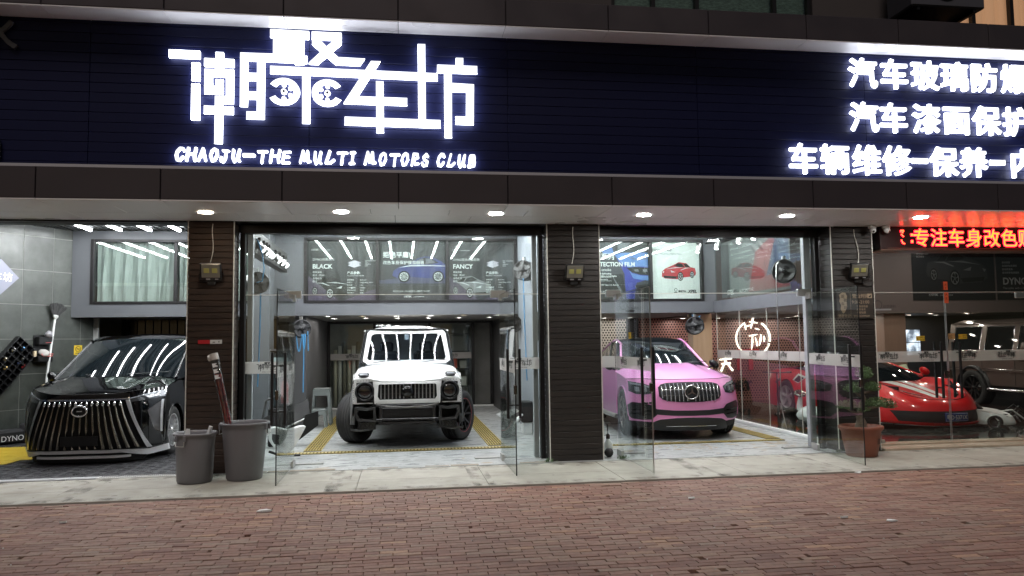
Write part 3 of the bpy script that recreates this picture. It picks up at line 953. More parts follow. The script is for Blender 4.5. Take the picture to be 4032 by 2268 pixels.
# column between bay 1 and bay 2, partition walls
q = MB(); q.cbox(-2.74, MY - .55, 0.005, -2.46, MY - .002, ZC, b=.005); bpart(q, 'column', wallg)
q = MB(); q.box(-2.2, MY + .2, 0.005, -1.87, 20.4, ZB); bpart(q, 'side_wall', mat('side_wall_grey', (.07, .07, .072), .5))
q = MB(); q.box(2.36, 10.95, 0.005, 2.46, MY, ZC); bpart(q, 'partition_wall', mat('blue_grey_wall', (.22, .24, .275), .5, noise=(1, (.27, .29, .32))))
q = MB(); q.box(2.36, MY + .2, 0.005, 2.5, 20.4, ZB); bpart(q, 'side_wall', bpy.data.materials['side_wall_grey'])
# black beam carrying the spotlights
q = MB(); q.cbox(-2.16, 11.02, 2.94, -2.03, 14.2, 3.28, b=.006); bpart(q, 'beam', MT['black'])
# slatted ceiling
q = MB()
x = -9.0
while x < 15:
    q.box(x, 11.01, ZC, x + .055, MY - .01, ZC + .06); x += .115
bpart(q, 'slat_ceiling', mat('grey_ceiling_slat', (.075, .078, .08), .5))
q = MB(); q.box(-9.2, 10.95, ZC + .22, 15, 20.5, ZC + .3)
bpart(q, 'ceiling_slab', mat('ceiling_black', (.02, .02, .021), .8))

# tiled wall of the wash bay (oblique), 600 mm tiles with pale joints
TW = Vector((-6.17, 15.5, 0)); TD = Vector((.574, .819, 0)).normalized(); TN = Vector((TD.y, -TD.x, 0))
tile = mat('slate_grey_tile', (0.018, 0.021, 0.018), .45, noise=(3.4, (0.070, 0.078, 0.069), .27), bump=(9, .15), rnoise=(3, .35, .6))


def twp(t, z, out=0.0):
    p = TW + TD * t + TN * out
    return (p.x, p.y, z)


q = MB()
for i in range(-9, 2):
    for j in range(0, 7):
        t0, t1 = -.342 + i * .553 + .005, -.342 + (i + 1) * .553 - .005
        if i == 1: t1 = min(t1, .47)
        z0, z1 = -.05 + j * .62 + .005, -.05 + (j + 1) * .62 - .005
        z0 = max(z0, .0); z1 = min(z1, ZC)
        if i == 1: t0, t1 = t0, .47
        q.add([twp(t0, z0), twp(t1, z0), twp(t1, z1), twp(t0, z1), twp(t0, z0, -.012), twp(t1, z0, -.012), twp(t1, z1, -.012), twp(t0, z1, -.012)],
              [(0, 1, 2, 3), (0, 4, 5, 1), (1, 5, 6, 2), (2, 6, 7, 3), (3, 7, 4, 0)])
p = bpart(q, 'tiled_wall', tile)
q = MB(); q.add([twp(-5.4, 0, -.005), twp(.47, 0, -.005), twp(.47, ZC, -.005), twp(-5.4, ZC, -.005), twp(-5.4, 0, -.12), twp(.47, 0, -.12), twp(.47, ZC, -.12), twp(-5.4, ZC, -.12)], [(0, 1, 2, 3), (1, 5, 6, 2), (4, 5, 6, 7), (0, 4, 7, 3), (3, 2, 6, 7)])
bpart(q, 'grout', mat('pale_grout', (.22, .225, .205), .8), p)
q = MB(); q.box(-14, 10.6, 0, -13.9, 20, 4); bpart(q, 'side_wall', MT['matte_black'])
q = MB(); q.box(14.9, 10.6, 0, 15.05, 20.4, 4); bpart(q, 'side_wall', MT['matte_black'])
q = MB(); q.cbox(-6.0, 16.0, 0.02, -5.86, 16.08, ZB, b=.004); bpart(q, 'white_post', MT['white_plastic'])
q = MB()
for k in range(22): q.cbox(-5.8 + k * .16, 17.1, 0.02, -5.655 + k * .16, 17.14, ZB, b=.006)
bpart(q, 'black_panel_wall', mat('gloss_black_panel', (.006, .006, .007), .15))

# glazed back partition of bay 2 with shelves seen behind it
q = MB()
for xx in (-1.86, -.72, .68, 1.80, 2.28):
    q.cbox(xx, 19.95, .05, xx + .07, 20.03, ZB, b=.004)
q.cbox(-1.86, 19.93, 0.006, 2.35, 20.05, .06, b=.004); q.cbox(-1.86, 19.94, ZB - .06, 2.35, 20.04, ZB - .002, b=.004)
bp_ = bpart(q, 'back_glazing', MT['frame'])
for a, c in ((-1.79, -.72), (.75, 1.80)):
    q = MB(); q.box(a, 19.985, .065, c, 19.995, ZB - .06); bpart(q, 'pane', MT['pane'], bp_)
    q = MB(); q.box(a + .01, 19.968, 1.24, c - .01, 19.972, 1.40); bpart(q, 'frosted_band', MT['frost'], bp_)
    q = MB(); small_logo(q, ((a + c) / 2, 19.966, 1.32), .32); bpart(q, 'emblem', MT['ink'], bp_)
q = MB()
q.cbox(-1.86, 19.92, 0.0065, 2.35, 19.929, .05, b=.002)
bpart(q, 'sill_strip', MT['white_plastic'], bp_)
# the bay 3 / showroom glass partition with its upstand beam
PXW = 6.60
q = MB(); q.cbox(PXW - .06, 10.95, ZB - .01, PXW + .06, MY - .002, ZW - .01, b=.004)
bpart(q, 'partition_beam', wallg)
q = MB(); q.cbox(PXW - .04, 10.96, .0045, PXW + .04, MY, .06, b=.008)
bpart(q, 'partition_sill', MT['white_plastic'])
for k, (a, c) in enumerate(((10.97, 12.1), (12.105, 13.25), (13.255, 14.4), (14.405, MY))):
    q = MB(); q.box(PXW - .005, a, .065, PXW + .005, c, ZB - .012)
    p = bpart(q, 'partition_pane', glass('partition_glass', f0=.10, gain=.9) if k == 0 else bpy.data.materials['partition_glass'])
    q = MB(); q.box(PXW - .0095, a + .004, 1.262, PXW - .006, c - .004, 1.425); bpart(q, 'frosted_band', MT['frost'], p)
    q = MB(); small_logo(q, (PXW - .0105, (a + c) / 2, 1.345), .32, (0, 1, 0), (0, 0, 1), (-.001, 0, 0)); bpart(q, 'emblem', MT['ink'], p)
    q = MB(); q.box(PXW - .006, a, ZW, PXW + .006, c, ZC - .01); bpart(q, 'upper_pane', bpy.data.materials['partition_glass'], p)
    q = MB(); q.box(PXW - .0065, c - .004, .065, PXW + .0065, c + .001, ZB - .012); bpart(q, 'pane_joint', MT['white_line'], p)
q = MB(); q.cbox(6.02, 15.52, .005, 6.50, 15.9, ZB - .01, b=.01)
q = MB(); q.cbox(6.22, 15.9, .005, 6.66, 16.2, ZB - .01, b=.01)
bpart(q, 'wood_column', mat('pale_wood_panel', (.42, .28, .17), .45, noise=(2, (.52, .37, .24)), stretch=(6, 6, .6)))

# perforated metal wall behind bay 3 and the showroom
m, n, l = nodes('perforated_sheet')
b = n['Principled BSDF']
tc = n.new('ShaderNodeTexCoord'); sp = n.new('ShaderNodeSeparateXYZ'); l.new(tc.outputs['Object'], sp.inputs[0])


def mth(op, a, c=None, d=None):
    k = n.new('ShaderNodeMath'); k.operation = op
    for i, v in enumerate((a, c, d)):
        if v is None: continue
        if isinstance(v, (int, float)): k.inputs[i].default_value = v
        else: l.new(v, k.inputs[i])
    return k.outputs[0]


PS = .075
row = mth('FLOOR', mth('DIVIDE', sp.outputs[2], PS * .866))
fx = mth('SUBTRACT', mth('FRACT', mth('ADD', mth('DIVIDE', sp.outputs[0], PS), mth('MULTIPLY', row, .5))), .5)
fz = mth('MULTIPLY', mth('SUBTRACT', mth('FRACT', mth('DIVIDE', sp.outputs[2], PS * .866)), .5), .866)
d2 = mth('SQRT', mth('ADD', mth('MULTIPLY', fx, fx), mth('MULTIPLY', fz, fz)))
hole = mth('LESS_THAN', d2, .29)
mx = n.new('ShaderNodeMix'); mx.data_type = 'RGBA'
l.new(hole, mx.inputs[0]); mx.inputs[6].default_value = (.56, .49, .44, 1); mx.inputs[7].default_value = (.008, .007, .007, 1)
l.new(mx.outputs[2], b.inputs['Base Color']); b.inputs['Metallic'].default_value = .4; b.inputs['Roughness'].default_value = .4
q = MB(); q.box(2.5, 19.3, 0.005, 5.75, 19.33, ZB - .001); bpart(q, 'perforated_wall', m)
m2 = m.copy(); m2.name = 'perforated_sheet_dim_brown'  # red-brown copy; weaker light beyond the partition put into its base
for nd in m2.node_tree.nodes:
    if nd.type == 'MIX': nd.inputs[6].default_value = (.36, .18, .15, 1)
q = MB(); q.box(6.05, 19.3, 0.005, 10.9, 19.33, ZB - .001); bpart(q, 'perforated_wall', m2)
q = MB(); q.box(5.75, 19.2, 0.005, 6.05, 19.4, ZB - .001); bpart(q, 'perforated_wall_post', MT['frame'])

# showroom mezzanine, dark
q = MB(); q.box(PXW + .07, 16.0, ZB, 14.9, 16.12, ZC - .001); bpart(q, 'showroom_mezzanine', mat('taupe_wall', (.13, .098, .098), .6))
q = MB(); q.box(PXW + .07, 16.0, ZB - .03, 14.9, 20.4, ZB - .001); bpart(q, 'showroom_soffit', mat('dark_taupe_soffit', (.15, .12, .11), .6))
q = MB(); q.cbox(10.86, 16.13, .055, 11.40, 16.6, ZB - .035, b=.006); bpart(q, 'showroom_column', mat('taupe_panel', (.25, .155, .12), .5, noise=(3, (.29, .19, .145)), stretch=(5, 5, .5)))
q = MB(); q.box(11.5, 18.4, .055, 14.9, 18.5, ZB - .035); bpart(q, 'showroom_back_wall', mat('charcoal_wall', (.02, .02, .024), .5))


# ============================================================ lamps
def tube_lamp(x, segs, z, label, grp):
    t = thing('tube_light', label, 'ceiling light', (x, segs[0][0], z), group=grp)
    for a, c in segs:
        q = MB(); q.cbox(-.03, a - segs[0][0], .024, .03, c - segs[0][0], .05, b=.004); q.build('housing', MT['white_plastic'], t)
        q = MB(); q.cbox(-.024, a - segs[0][0] + .01, -.012, .024, c - segs[0][0] - .01, .0235, b=.008); q.build('diffuser', MT['led_on'], t)
    return t


NTH = ['first', 'second', 'third', 'fourth', 'fifth', 'sixth', 'seventh', 'eighth']
for k in range(7):
    tube_lamp(-6.2 + k * .52, [(11.3, 12.45), (12.47, 13.6), (13.62, 14.3 if k < 1 else 15.08)], ZC - .055, 'white ceiling tube over the black minivan, %s from the tiled wall' % NTH[k], 'ceiling tubes of the minivan bay')
for k in range(8):
    tube_lamp(-1.76 + k * .505, [(11.3, 12.5), (12.53, 13.7), (13.73, 15.2)], ZC - .055, 'white ceiling tube over the stripped white off-roader, %s from the left' % NTH[k], 'ceiling tubes of the white car bay')
for k in range(8):
    tube_lamp(2.75 + k * .5, [(11.3, 12.5), (12.53, 13.7), (13.73, 15.1)], ZC - .055, 'white ceiling tube over the pink car, %s from the left' % NTH[k], 'ceiling tubes of the pink car bay')

for k, (x, y, where) in enumerate(((-2.38, 9.8, 'above the weathered pillar'), (-.74, 9.67, 'left of the middle bay'), (1.2, 9.68, 'right of the middle bay'), (3.15, 9.65, 'left over the pink car bay'), (5.13, 9.61, 'right over the pink car bay'), (7.09, 9.6, 'in the red glow by the screen of text'))):
    t = thing('downlight', 'round downlight set in the canopy soffit ' + where, 'downlight', (x, y, 3.286), group='downlights of the canopy soffit')
    q = MB(); q.lathe([(.09, 0), (.108, -.006), (.115, 0)], n=28); q.build('ring', MT['white_plastic'], t)
    q = MB(); q.lathe([(.0, -.005), (.088, -.004), (.09, 0)], n=24)
    q.build('diffuser', emis('downlight_%s' % ('warm' if k == 0 else 'cool') if k < 2 else 'downlight_cool', (1, .8, .6) if k == 0 else (1, .98, .94), 30 if k == 0 else 150) if k < 2 else bpy.data.materials['downlight_cool'], t)

# little downlights beneath the mezzanine
ml = emis('mini_downlight', (1, .96, .92), 125)
mw_ = emis('mini_downlight_warm', (1, .72, .38), 30)


hl_ = emis('showroom_downlight', (1, .90, .80), 95)


def mini(x, y, z, label, grp, warm=False, r=.055):
    t = thing('ceiling_spot', label, 'ceiling light', (x, y, z), group=grp)
    q = MB(); q.lathe([(r, -.002), (r + .018, -.008), (r + .02, 0)], n=18); q.build('ring', MT['white_plastic'], t)
    q = MB(); q.lathe([(0, -.004), (r, -.003)], n=16); q.build('diffuser', hl_ if 'showroom' in grp else mw_ if warm else ml, t)


n_ = 0
for y in (16.2, 17.6):
    for k in range(6):
        mini(-1.5 + k * .7, y, ZB, 'small round lamp under the mezzanine behind the white off-roader, %s row, %s from left' % ('front' if y < 17 else 'rear', NTH[k]), 'small lamps behind the white car', warm=(k in (1, 4) and y < 17))
for k in range(5):
    mini(3.0 + k * .68, 18.85, ZB, 'small round lamp under the mezzanine behind the pink car, %s from left' % NTH[k], 'small lamps behind the pink car')
for j, y in enumerate((16.7, 17.9)):
    for k in range(5 if j == 0 else 6):
        mini(9.6 + k * (.95 if j == 0 else .75), y if y < 17.5 else 17.7, ZB - .031, 'small white lamp in the dark showroom ceiling, %s row, %s from left' % ('front' if j == 0 else 'rear', NTH[k]), 'small lamps in the showroom ceiling')
for k in range(4):  # extra lamps added to brighten the perforated wall
    mini(7.1 + k * .95, 18.8, ZB - .031, 'small added lamp grazing the perforated wall of the neon emblem, %s from left' % NTH[k], 'added lamps by the neon wall')
for k, y in enumerate((11.6, 12.5, 13.4, 14.3, 15.2)):
    mini(7.6, y, ZC - .02, 'high ceiling lamp near the red sports car, %s from the street' % NTH[k], 'high showroom lamps', r=.07)
    mini(11.8, y, ZC - .02, 'high ceiling lamp over the toy car side, %s from the street' % NTH[k], 'high showroom lamps', r=.07)
    mini(9.8, y, ZC - .02, 'high ceiling lamp over the showroom door side, %s from the street' % NTH[k], 'high showroom lamps', r=.07)


def spot_can(x, y, z, yaw, pitch, m, label, grp):
    t = thing('spotlight', label, 'spotlight', (x, y, z), group=grp)
    q = MB(); q.cbox(-.02, -.05, -.03, .02, .05, 0, b=.004); q.tube([(0, 0, -.03), (0, 0, -.10)], .008, 6); q.build('bracket', MT['black'], t)
    d = Vector((math.sin(yaw) * math.cos(pitch), -math.cos(yaw) * math.cos(pitch), -math.sin(pitch)))
    c = Vector((0, 0, -.12))
    q = MB(); q.lathe([(0, -.1), (.04, -.098), (.048, -.09), (.048, .10), (.044, .105), (.042, .09)], c, d, 18); q.build('can', m, t)
    q = MB(); q.disc(c + d * .088, d, .041); q.build('lamp', bpy.data.materials['spot_lamp'], t)


emis('spot_lamp', (.95, .98, 1), 6)
for k, y in enumerate((11.25, 11.6, 11.85, 12.05, 12.7, 13.1, 13.5)):
    spot_can(-1.99, y, 3.17, 1.1, .75, MT['white_plastic'] if k == 3 else MT['steel'], '%s spotlight aimed down from the black beam, %s from the street' % ('white' if k == 3 else 'grey', NTH[k]), 'spotlights on the black beam')
for k, (x, y) in enumerate(((6.0, 14.9), (6.15, 14.3), (6.2, 13.4), (6.25, 12.9), (6.3, 12.3), (6.3, 11.8))):
    spot_can(x, y, 3.62, -.9, 1.05, MT['white_plastic'] if k > 3 else MT['steel'], '%s spotlight above the glass partition beside the pink car, %s from the back' % ('white' if k > 3 else 'grey', NTH[k]), 'spotlights by the glass partition')
q = MB(); q.cbox(6.25, 11.5, 3.62, 6.31, 15.2, 3.66, b=.004)
tag(q.build('lamp_track', MT['black']), 'black lamp track above the glass partition by the pink car', 'lamp track')

# flood lights on the three pillars
for x, z, lab, yaw in ((-2.45, 2.61, 'black floodlight on the weathered brown pillar', .10), (2.38, 2.60, 'black floodlight on the middle black pillar', -.02), (6.65, 2.62, 'black floodlight on the pillar over the hours plaque', -.30)):
    t = thing('floodlight', lab, 'floodlight', (x, 10.40, z), rz=yaw, group='floodlights on the pillars')
    q = MB()
    T = lambda p: Vector((p[0], p[1] * .90 - p[2] * .42, p[2] * .90 + p[1] * .42))
    def tb(q, *bx, b=.006):
        i0 = len(q.v); q.cbox(*bx, b=b)
        for i in range(i0, len(q.v)): q.v[i] = tuple(T(q.v[i]))
    tb(q, -.13, -.02, -.12, .13, .025, .12, b=.012)
    for k in range(14): tb(q, -.12 + k * .0178, .025, -.11, -.114 + k * .0178, .055, .11, b=.002)
    q.build('housing', MT['black'], t)
    q = MB(); tb(q, -.112, -.026, -.075, .112, -.0205, .108, b=.004); q.build('reflector', mat('flood_reflector', (.22, .22, .19), .35, .3) if 'flood_reflector' not in bpy.data.materials else bpy.data.materials['flood_reflector'], t)
    for sx in (-.05, .05):
        q = MB(); tb(q, sx - .033, -.031, -.01, sx + .033, -.0265, .055, b=.002); q.build('led_chip', mat('led_chip', (.42, .41, .13), .5) if 'led_chip' not in bpy.data.materials else bpy.data.materials['led_chip'], t)
    q = MB()
    q.tube([(-.145, .02, -.02), (-.145, .06, -.12), (.145, .06, -.12), (.145, .02, -.02)], .007, 6)
    q.cbox(-.05, .05, -.17, .05, .10, -.10, b=.008)
    q.build('bracket', MT['black'], t)
    q = MB(); tb(q, -.06, -.0245, -.108, -.01, -.0205, -.088, b=.001); tb(q, .05, -.0245, -.106, .09, -.0205, -.09, b=.001); q.build('printed_mark', MT['grey_print'], t)
    q = MB()
    c0 = Vector((0, .06, .11)); pts = [c0 + Vector((.02 * math.sin(a * 5) + .05 * (a - .5) * (1 if x < 6 else -.4), .03, a * (3.27 - z - .13))) for a in [i / 10 for i in range(11)]]
    q.tube(pts, .0055, 6); q.build('cable', MT['white_line'], t)

# ============================================================ lit signs
t = thing('shop_sign', 'large white glowing emblem letters on the left part of the navy band', 'sign', (LX0, 9.40, LZ0))
q = MB()
for i, p in enumerate(logo_polys()):
    q.prism(p, (0, -.028 - .00035 * i, 0), w=(0, -.035, 0))
q.lit_front().build('emblem', MT['sign_on'], t)
for (cx) in (-1.39, -.879):
    q = MB(); q.lathe([(0, 0), (.015, 0)], (cx - LX0, -.085, 4.682 - LZ0), (0, -1, 0), 12); q.build('hub_dot', MT['ink'], t)
word = []
t2 = thing('club_lettering', 'white glowing brush style english letters under the emblem', 'sign', (-.85, 9.40, 3.79))
chars = 'CHAOJU-THE MULTI MOTORS CLUB'
# x position of each glyph measured along the band
xw = [(-2.631, 0.122), (-2.506, 0.125), (-2.374, 0.118), (-2.245, 0.118), (-2.13, 0.122), (-1.995, 0.125), None, (-1.705, 0.139), (-1.555, 0.129), (-1.423, 0.125), None, (-1.212, 0.15), (-1.051, 0.122), (-0.915, 0.134), (-0.778, 0.145), (-0.625, 0.084), None, (-0.449, 0.157), (-0.277, 0.115), (-0.147, 0.138), (-0.01, 0.115), (0.109, 0.118), (0.239, 0.107), None, (0.43, 0.111), (0.552, 0.118), (0.686, 0.118), (0.815, 0.107)]
rj = random.Random(5)
STK = {'C': [[(.95, .80), (.80, .97), (.50, .98), (.18, .72), (.08, .40), (.22, .08), (.55, .04), (.90, .30)]], 'H': [[(.14, .98), (.02, .03)], [(1.0, .98), (.88, .35), (.96, .03)], [(.1, .52), (.9, .52)]],
       'A': [[(.05, .03), (.50, .98), (.92, .04)], [(.25, .36), (.78, .38)]], 'O': [[(.55, .97), (.20, .80), (.08, .40), (.30, .04), (.62, .08), (.90, .50), (.82, .88), (.55, .97)]],
       'J': [[(.30, .92), (.95, .90)], [(.70, .90), (.62, .25), (.42, .03), (.12, .12), (.14, .38)]], 'U': [[(.12, .96), (.10, .30), (.30, .03), (.60, .25), (.82, .97), (.72, .25), (.92, .08)]],
       'T': [[(.05, .90), (.96, .92)], [(.55, .92), (.48, .02)]], 'E': [[(.92, .94), (.20, .90), (.10, .06), (.92, .08)], [(.16, .52), (.80, .54)]],
       'M': [[(.05, .03), (.25, .97), (.45, .20), (.68, .95), (.78, .10), (.98, .15)]], 'L': [[(.42, .98), (.10, .06), (.60, .06), (.95, .28)]], 'I': [[(.15, .93), (.90, .95)], [(.55, .93), (.48, .06)], [(.08, .05), (.88, .07)]],
       'R': [[(.12, .03), (.30, .94), (.80, .92), (.88, .65), (.30, .48), (.60, .10), (.98, .15)]], 'S': [[(.88, .80), (.62, .97), (.25, .75), (.40, .52), (.85, .38), (.75, .08), (.30, .03), (.06, .25)]],
       'B': [[(.10, .03), (.25, .94), (.75, .95), (.85, .70), (.35, .52), (.90, .42), (.85, .15), (.12, .04)]]}


def brush(q, pl, r, y, n_=6):
    """rounded flat stroke following a polyline"""
    for k, (a, b_) in enumerate(zip(pl, pl[1:])):
        d = Vector((b_[0] - a[0], 0, b_[1] - a[1]))
        an = math.atan2(d.z, d.x)
        out = [(a[0] + r * math.cos(an + math.pi / 2 + math.pi * i / n_), a[1] + r * math.sin(an + math.pi / 2 + math.pi * i / n_)) for i in range(n_ + 1)]
        out += [(b_[0] + r * math.cos(an - math.pi / 2 + math.pi * i / n_), b_[1] + r * math.sin(an - math.pi / 2 + math.pi * i / n_)) for i in range(n_ + 1)]
        q.prism(out, (0, y - .0004 * k, 0), w=(0, -.034, 0))


for i, ch in enumerate(chars):
    if ch == ' ' or (xw[i] is None and ch != '-'): continue
    if ch == '-':
        q = MB(); brush(q, [(-1.845, 3.902), (-1.735, 3.902)], .021, 9.372)
        q.v = [(a + .85, b_ - 9.40, c - 3.79) for a, b_, c in q.v]
        q.lit_front().build('dash', MT['sign_on'], t2); continue
    q = MB()
    w_ = xw[i][1]; r_ = .0135
    for k, pl in enumerate(STK[ch]):
        brush(q, [(r_ + p[0] * (w_ - 2 * r_) + .010 * (p[1] - .5), r_ + p[1] * (.178 - 2 * r_)) for p in pl], r_ * rj.uniform(.95, 1.12), -.002 * k)
    q.lit_front().build('letter', MT['sign_on'], t2, loc=(xw[i][0] + .85, -.030, rj.uniform(.004, .020)))

for row, (zc, s_, lab) in enumerate(((5.205, [(6.16, '汽'), (6.62, '车'), (7.08, '玻'), (7.525, '璃'), (7.97, '防'), (8.44, '爆'), (8.9, '膜')], 'top row of white glowing service characters at the right of the band'),
                                     (4.60, [(6.15, '汽'), (6.58, '车'), (7.07, '漆'), (7.52, '面'), (7.975, '保'), (8.43, '护')], 'middle row of white glowing service characters at the right of the band'),
                                     (4.015, [(5.255, '车'), (5.705, '辆'), (6.165, '维'), (6.605, '修'), (6.94, '-'), (7.295, '保'), (7.745, '养'), (8.10, '-'), (8.50, '内'), (8.95, '饰')], 'lowest and longest row of white glowing service characters'))):
    t = thing('service_lettering', lab, 'sign', (s_[0][0], 9.40, zc), group='rows of service lettering')
    for x, ch in s_:
        q = MB()
        if ch == '-':
            q.cbox(-.115, -.018, -.034, .115, .018, .034, b=.006)
        else:
            q.text(ch, (0, 0, -.165), .425, depth=.036, bold=.0085, align='CENTER')
        q.lit_front().build('dash' if ch == '-' else 'character', MT['sign_on'], t, loc=(x - s_[0][0], -.046, 0))

t = thing('unlit_lettering', 'dark unlit metal characters at the far left end of the navy band', 'sign', (-4.62, 9.40, 5.1))
una = mat('unlit_acrylic', (.07, .068, .07), .4)
q = MB(); q.text('水', (0, -.04, -.02), .52, depth=.036, bold=.006, align='CENTER'); q.build('character', una, t)
q = MB(); q.text('口', (-.02, -.04, -1.3), .3, depth=.036, bold=.006, align='CENTER'); q.build('character', una, t)
# red led text display over the showroom door
t = thing('led_display', 'dark led board with yellow red scrolling characters over the showroom door', 'led sign', (7.03, 10.5, 2.93))
q = MB(); q.cbox(0, -.06, .02, 5.0, .28, .365, b=.008); q.build('housing', mat('led_board', (.022, .010, .010), .35), t)
q = MB(); q.cbox(-.005, -.075, .0, 5.0, .28, .018, b=.004); q.cbox(.11, -.072, .027, 5.0, -.062, .037, b=.002); q.build('bottom_rail', mat('rail_bronze', (.20, .13, .10), .35, .6), t)
led_y = emis('led_amber', (1.0, .46, .02), 1.0, (.1, .02, .01))
led_r = emis('led_red', (1.0, .002, .022), 8.0, (.1, .01, .01))
gl = [(.665, '专'), (.955, '注'), (1.245, '车'), (1.54, '身'), (1.835, '改'), (2.13, '色'), (2.42, '贴'), (2.71, '膜')]
for x, ch in gl:
    q = MB(); q.text(ch, (x, -.0668, .088), .285, depth=.001, bold=.0008, align='CENTER')
    q.m = 1; q.text(ch, (x, -.0632, .088), .285, depth=.001, bold=.0095, align='CENTER')
    q.build('character', [led_y, led_r], t)
for dz in (.12, .22):
    q = MB(); q.box(.50, -.067, dz, .53, -.065, dz + .03); q.m = 1; q.box(.494, -.0645, dz - .006, .536, -.0625, dz + .036)
    q.build('dot', [led_y, led_r], t)
q = MB()
for a, c in (((.335, .30), (.385, .30)), ((.385, .30), (.36, .26)), ((.34, .245), (.38, .205)), ((.34, .16), (.36, .11)), ((.36, .11), (.395, .10)), ((.335, .30), (.34, .27))):
    q.m = 0; q.tube([(a[0], -.066, a[1]), (c[0], -.066, c[1])], .007, 4); q.m = 1; q.tube([(a[0], -.062, a[1]), (c[0], -.062, c[1])], .012, 4)
q.build('character', [led_y, led_r], t)

# hours plaque on the pillar
t = thing('hours_plaque', 'dark plaque with tan opening hours on the black pillar', 'plaque', (6.61, 10.49, 2.125))
q = MB(); q.cbox(-.29, -.012, -.20, .29, .008, .20, b=.003); q.build('board', mat('plaque_brown', (.045, .037, .032), .4), t)
tan = mat('tan_print', (.38, .29, .20), .5)
q = MB(); y_ = -.0135
q.text('营业时间', (-.045, y_, .105), .068, bold=.001)
q.text('9:00-21:00', (-.055, y_, .020), .066, sx=1.0)
for i, s_ in enumerate(('车身改色膜', '隐形车衣', '车窗贴膜')): q.text(s_, (.02, y_, -.035 - i * .045), .036)
q.text('电话:13530992689', (-.035, y_, -.175), .034)
q.text('潮聚车坊', (-.275, y_, -.178), .05)
q.poly([(-.25, .15), (-.2, .185), (-.15, .18), (-.125, .13), (-.135, .05), (-.13, -.03), (-.17, -.11), (-.2, -.125), (-.235, -.06), (-.225, .0), (-.25, .05), (-.24, .1)], (0, y_, 0))
q.box(-.075, y_ - .001, -.17, -.072, y_, .17)
q.cbox(.20, y_ - .001, .10, .27, y_, .165, b=.0005)
q.build('lettering', tan, t)
q = MB()
for i, s_ in enumerate('潮聚车坊'): q.text(s_, (-.225 + (i % 2) * .04, y_ - .002, .105 - i * .055), .055)
q.prism([(.215, .12), (.255, .15), (.255, .12), (.235, .11)], (0, y_ - .001, 0), w=(0, -.001, 0))
q.build('dark_lettering', MT['ink'], t)

# diamond emblem sign and tools on the tiled wall
ang_t = math.atan2(TD.y, TD.x)


def on_tile(name, label, cat, t_, z, out=.0, group=None):
    p = twp(t_, z, out)
    return thing(name, label, cat, p, ang_t, group)


t = on_tile('wall_sign', 'pale diamond shaped emblem sign on the tiled wall', 'sign', -1.29, 2.89)
q = MB(); q.prism([(0, .31), (.31, 0), (0, -.31), (-.31, 0)], (0, -.002, 0), w=(0, -.03, 0)); q.build('board', mat('lavender_board', (.17, .175, .23), .4), t)
q = MB(); q.text('坊', (.03, -.034, -.06), .17, bold=.002); q.text('车', (-.15, -.034, -.06), .17, bold=.002); q.build('lettering', MT['white_print'], t)
t = on_tile('broom', 'white handled duster with a dark fan brush leaning on the tiled wall', 'broom', -.54, 1.08, .20)
q = MB(); q.tube([(-.02, 0, -1.0), (0, 0, 0), (.20, .12, 1.09)], .019, 8); q.build('handle', MT['white_plastic'], t)
q = MB(); q.lathe([(.018, 0), (.04, .02), (.075, .06), (.07, .085)], (.20, .12, 1.08), (.17, .02, .98), 14, sy=.6); q.build('ferrule', MT['white_plastic'], t)
q = MB()
for k in range(260):
    a = rnd.uniform(-.8, .8)
    b0 = Vector((.217, .12, 1.16)); d = Vector((math.sin(a + .2), rnd.uniform(-.12, .12), math.cos(a + .2)))
    q.tube([b0 + d * .0 + Vector((a * .07, 0, 0)), b0 + d * rnd.uniform(.19, .24)], [.006, .004], 4, caps=False)
q.build('bristles', mat('grey_bristle', (.045, .045, .045), .8), t)
t = on_tile('parts_organiser', 'tilted black compartment rack of small parts on the tiled wall', 'rack', -.99, 1.86, .0)
CA, SA = math.cos(math.radians(-38)), math.sin(math.radians(-38))
ru, rv = Vector((CA, 0, SA)), Vector((-SA * -1, 0, CA))
ru = Vector((.76, 0, -.65)); rv = Vector((-.65, 0, -.76))
q = MB()
q.prism([(0, 0), (.44, 0), (.44, 1.1), (0, 1.1)], (0, -.012, 0), ru, rv, (0, -.01, 0))
for k in range(5): q.prism([(k * .1075, 0), (k * .1075 + .01, 0), (k * .1075 + .01, 1.1), (k * .1075, 1.1)], (0, -.0225, 0), ru, rv, (0, -.11, 0))
for k in range(11): q.prism([(0, k * .109), (.44, k * .109), (.44, k * .109 + .01), (0, k * .109 + .01)], (0, -.0225, 0), ru, rv, (0, -.1095, 0))
q.build('rack', MT['black'], t)
for k, (a, c, col) in enumerate(((.16, .05, (.12, .30, .55)), (.05, .17, (.7, .7, .7)), (.05, .38, (.75, .68, .55)), (.28, .28, (.15, .2, .4)), (.05, .60, (.75, .2, .06)), (.16, .49, (.7, .5, .2)), (.28, .17, (.6, .6, .58)), (.38, .28, (.6, .05, .06)), (.05, .82, (.2, .5, .6)))):
    q = MB(); c0 = ru * (a + .05) + rv * (c + .055) + Vector((0, -.075, 0))
    q.lathe([(.0, -.035), (.03, -.03), (.036, 0), (.026, .03), (0, .034)], c0, (.3, -.8, .4), 10, sx=1, sy=.7); q.build('small_part', mat('part_tint_%d' % k, col, .5), t)
t = on_tile('polisher_rack', 'black wall rack with two polishers beside the leaning duster', 'tool rack', -.53, 1.4)
q = MB(); q.cbox(-.15, -.02, .0, .13, -.002, .48, b=.005); q.cbox(-.13, -.14, .31, .12, -.02, .45, b=.008); q.cbox(-.15, -.17, .0, .12, -.02, .11, b=.008); q.build('holder', MT['black'], t)
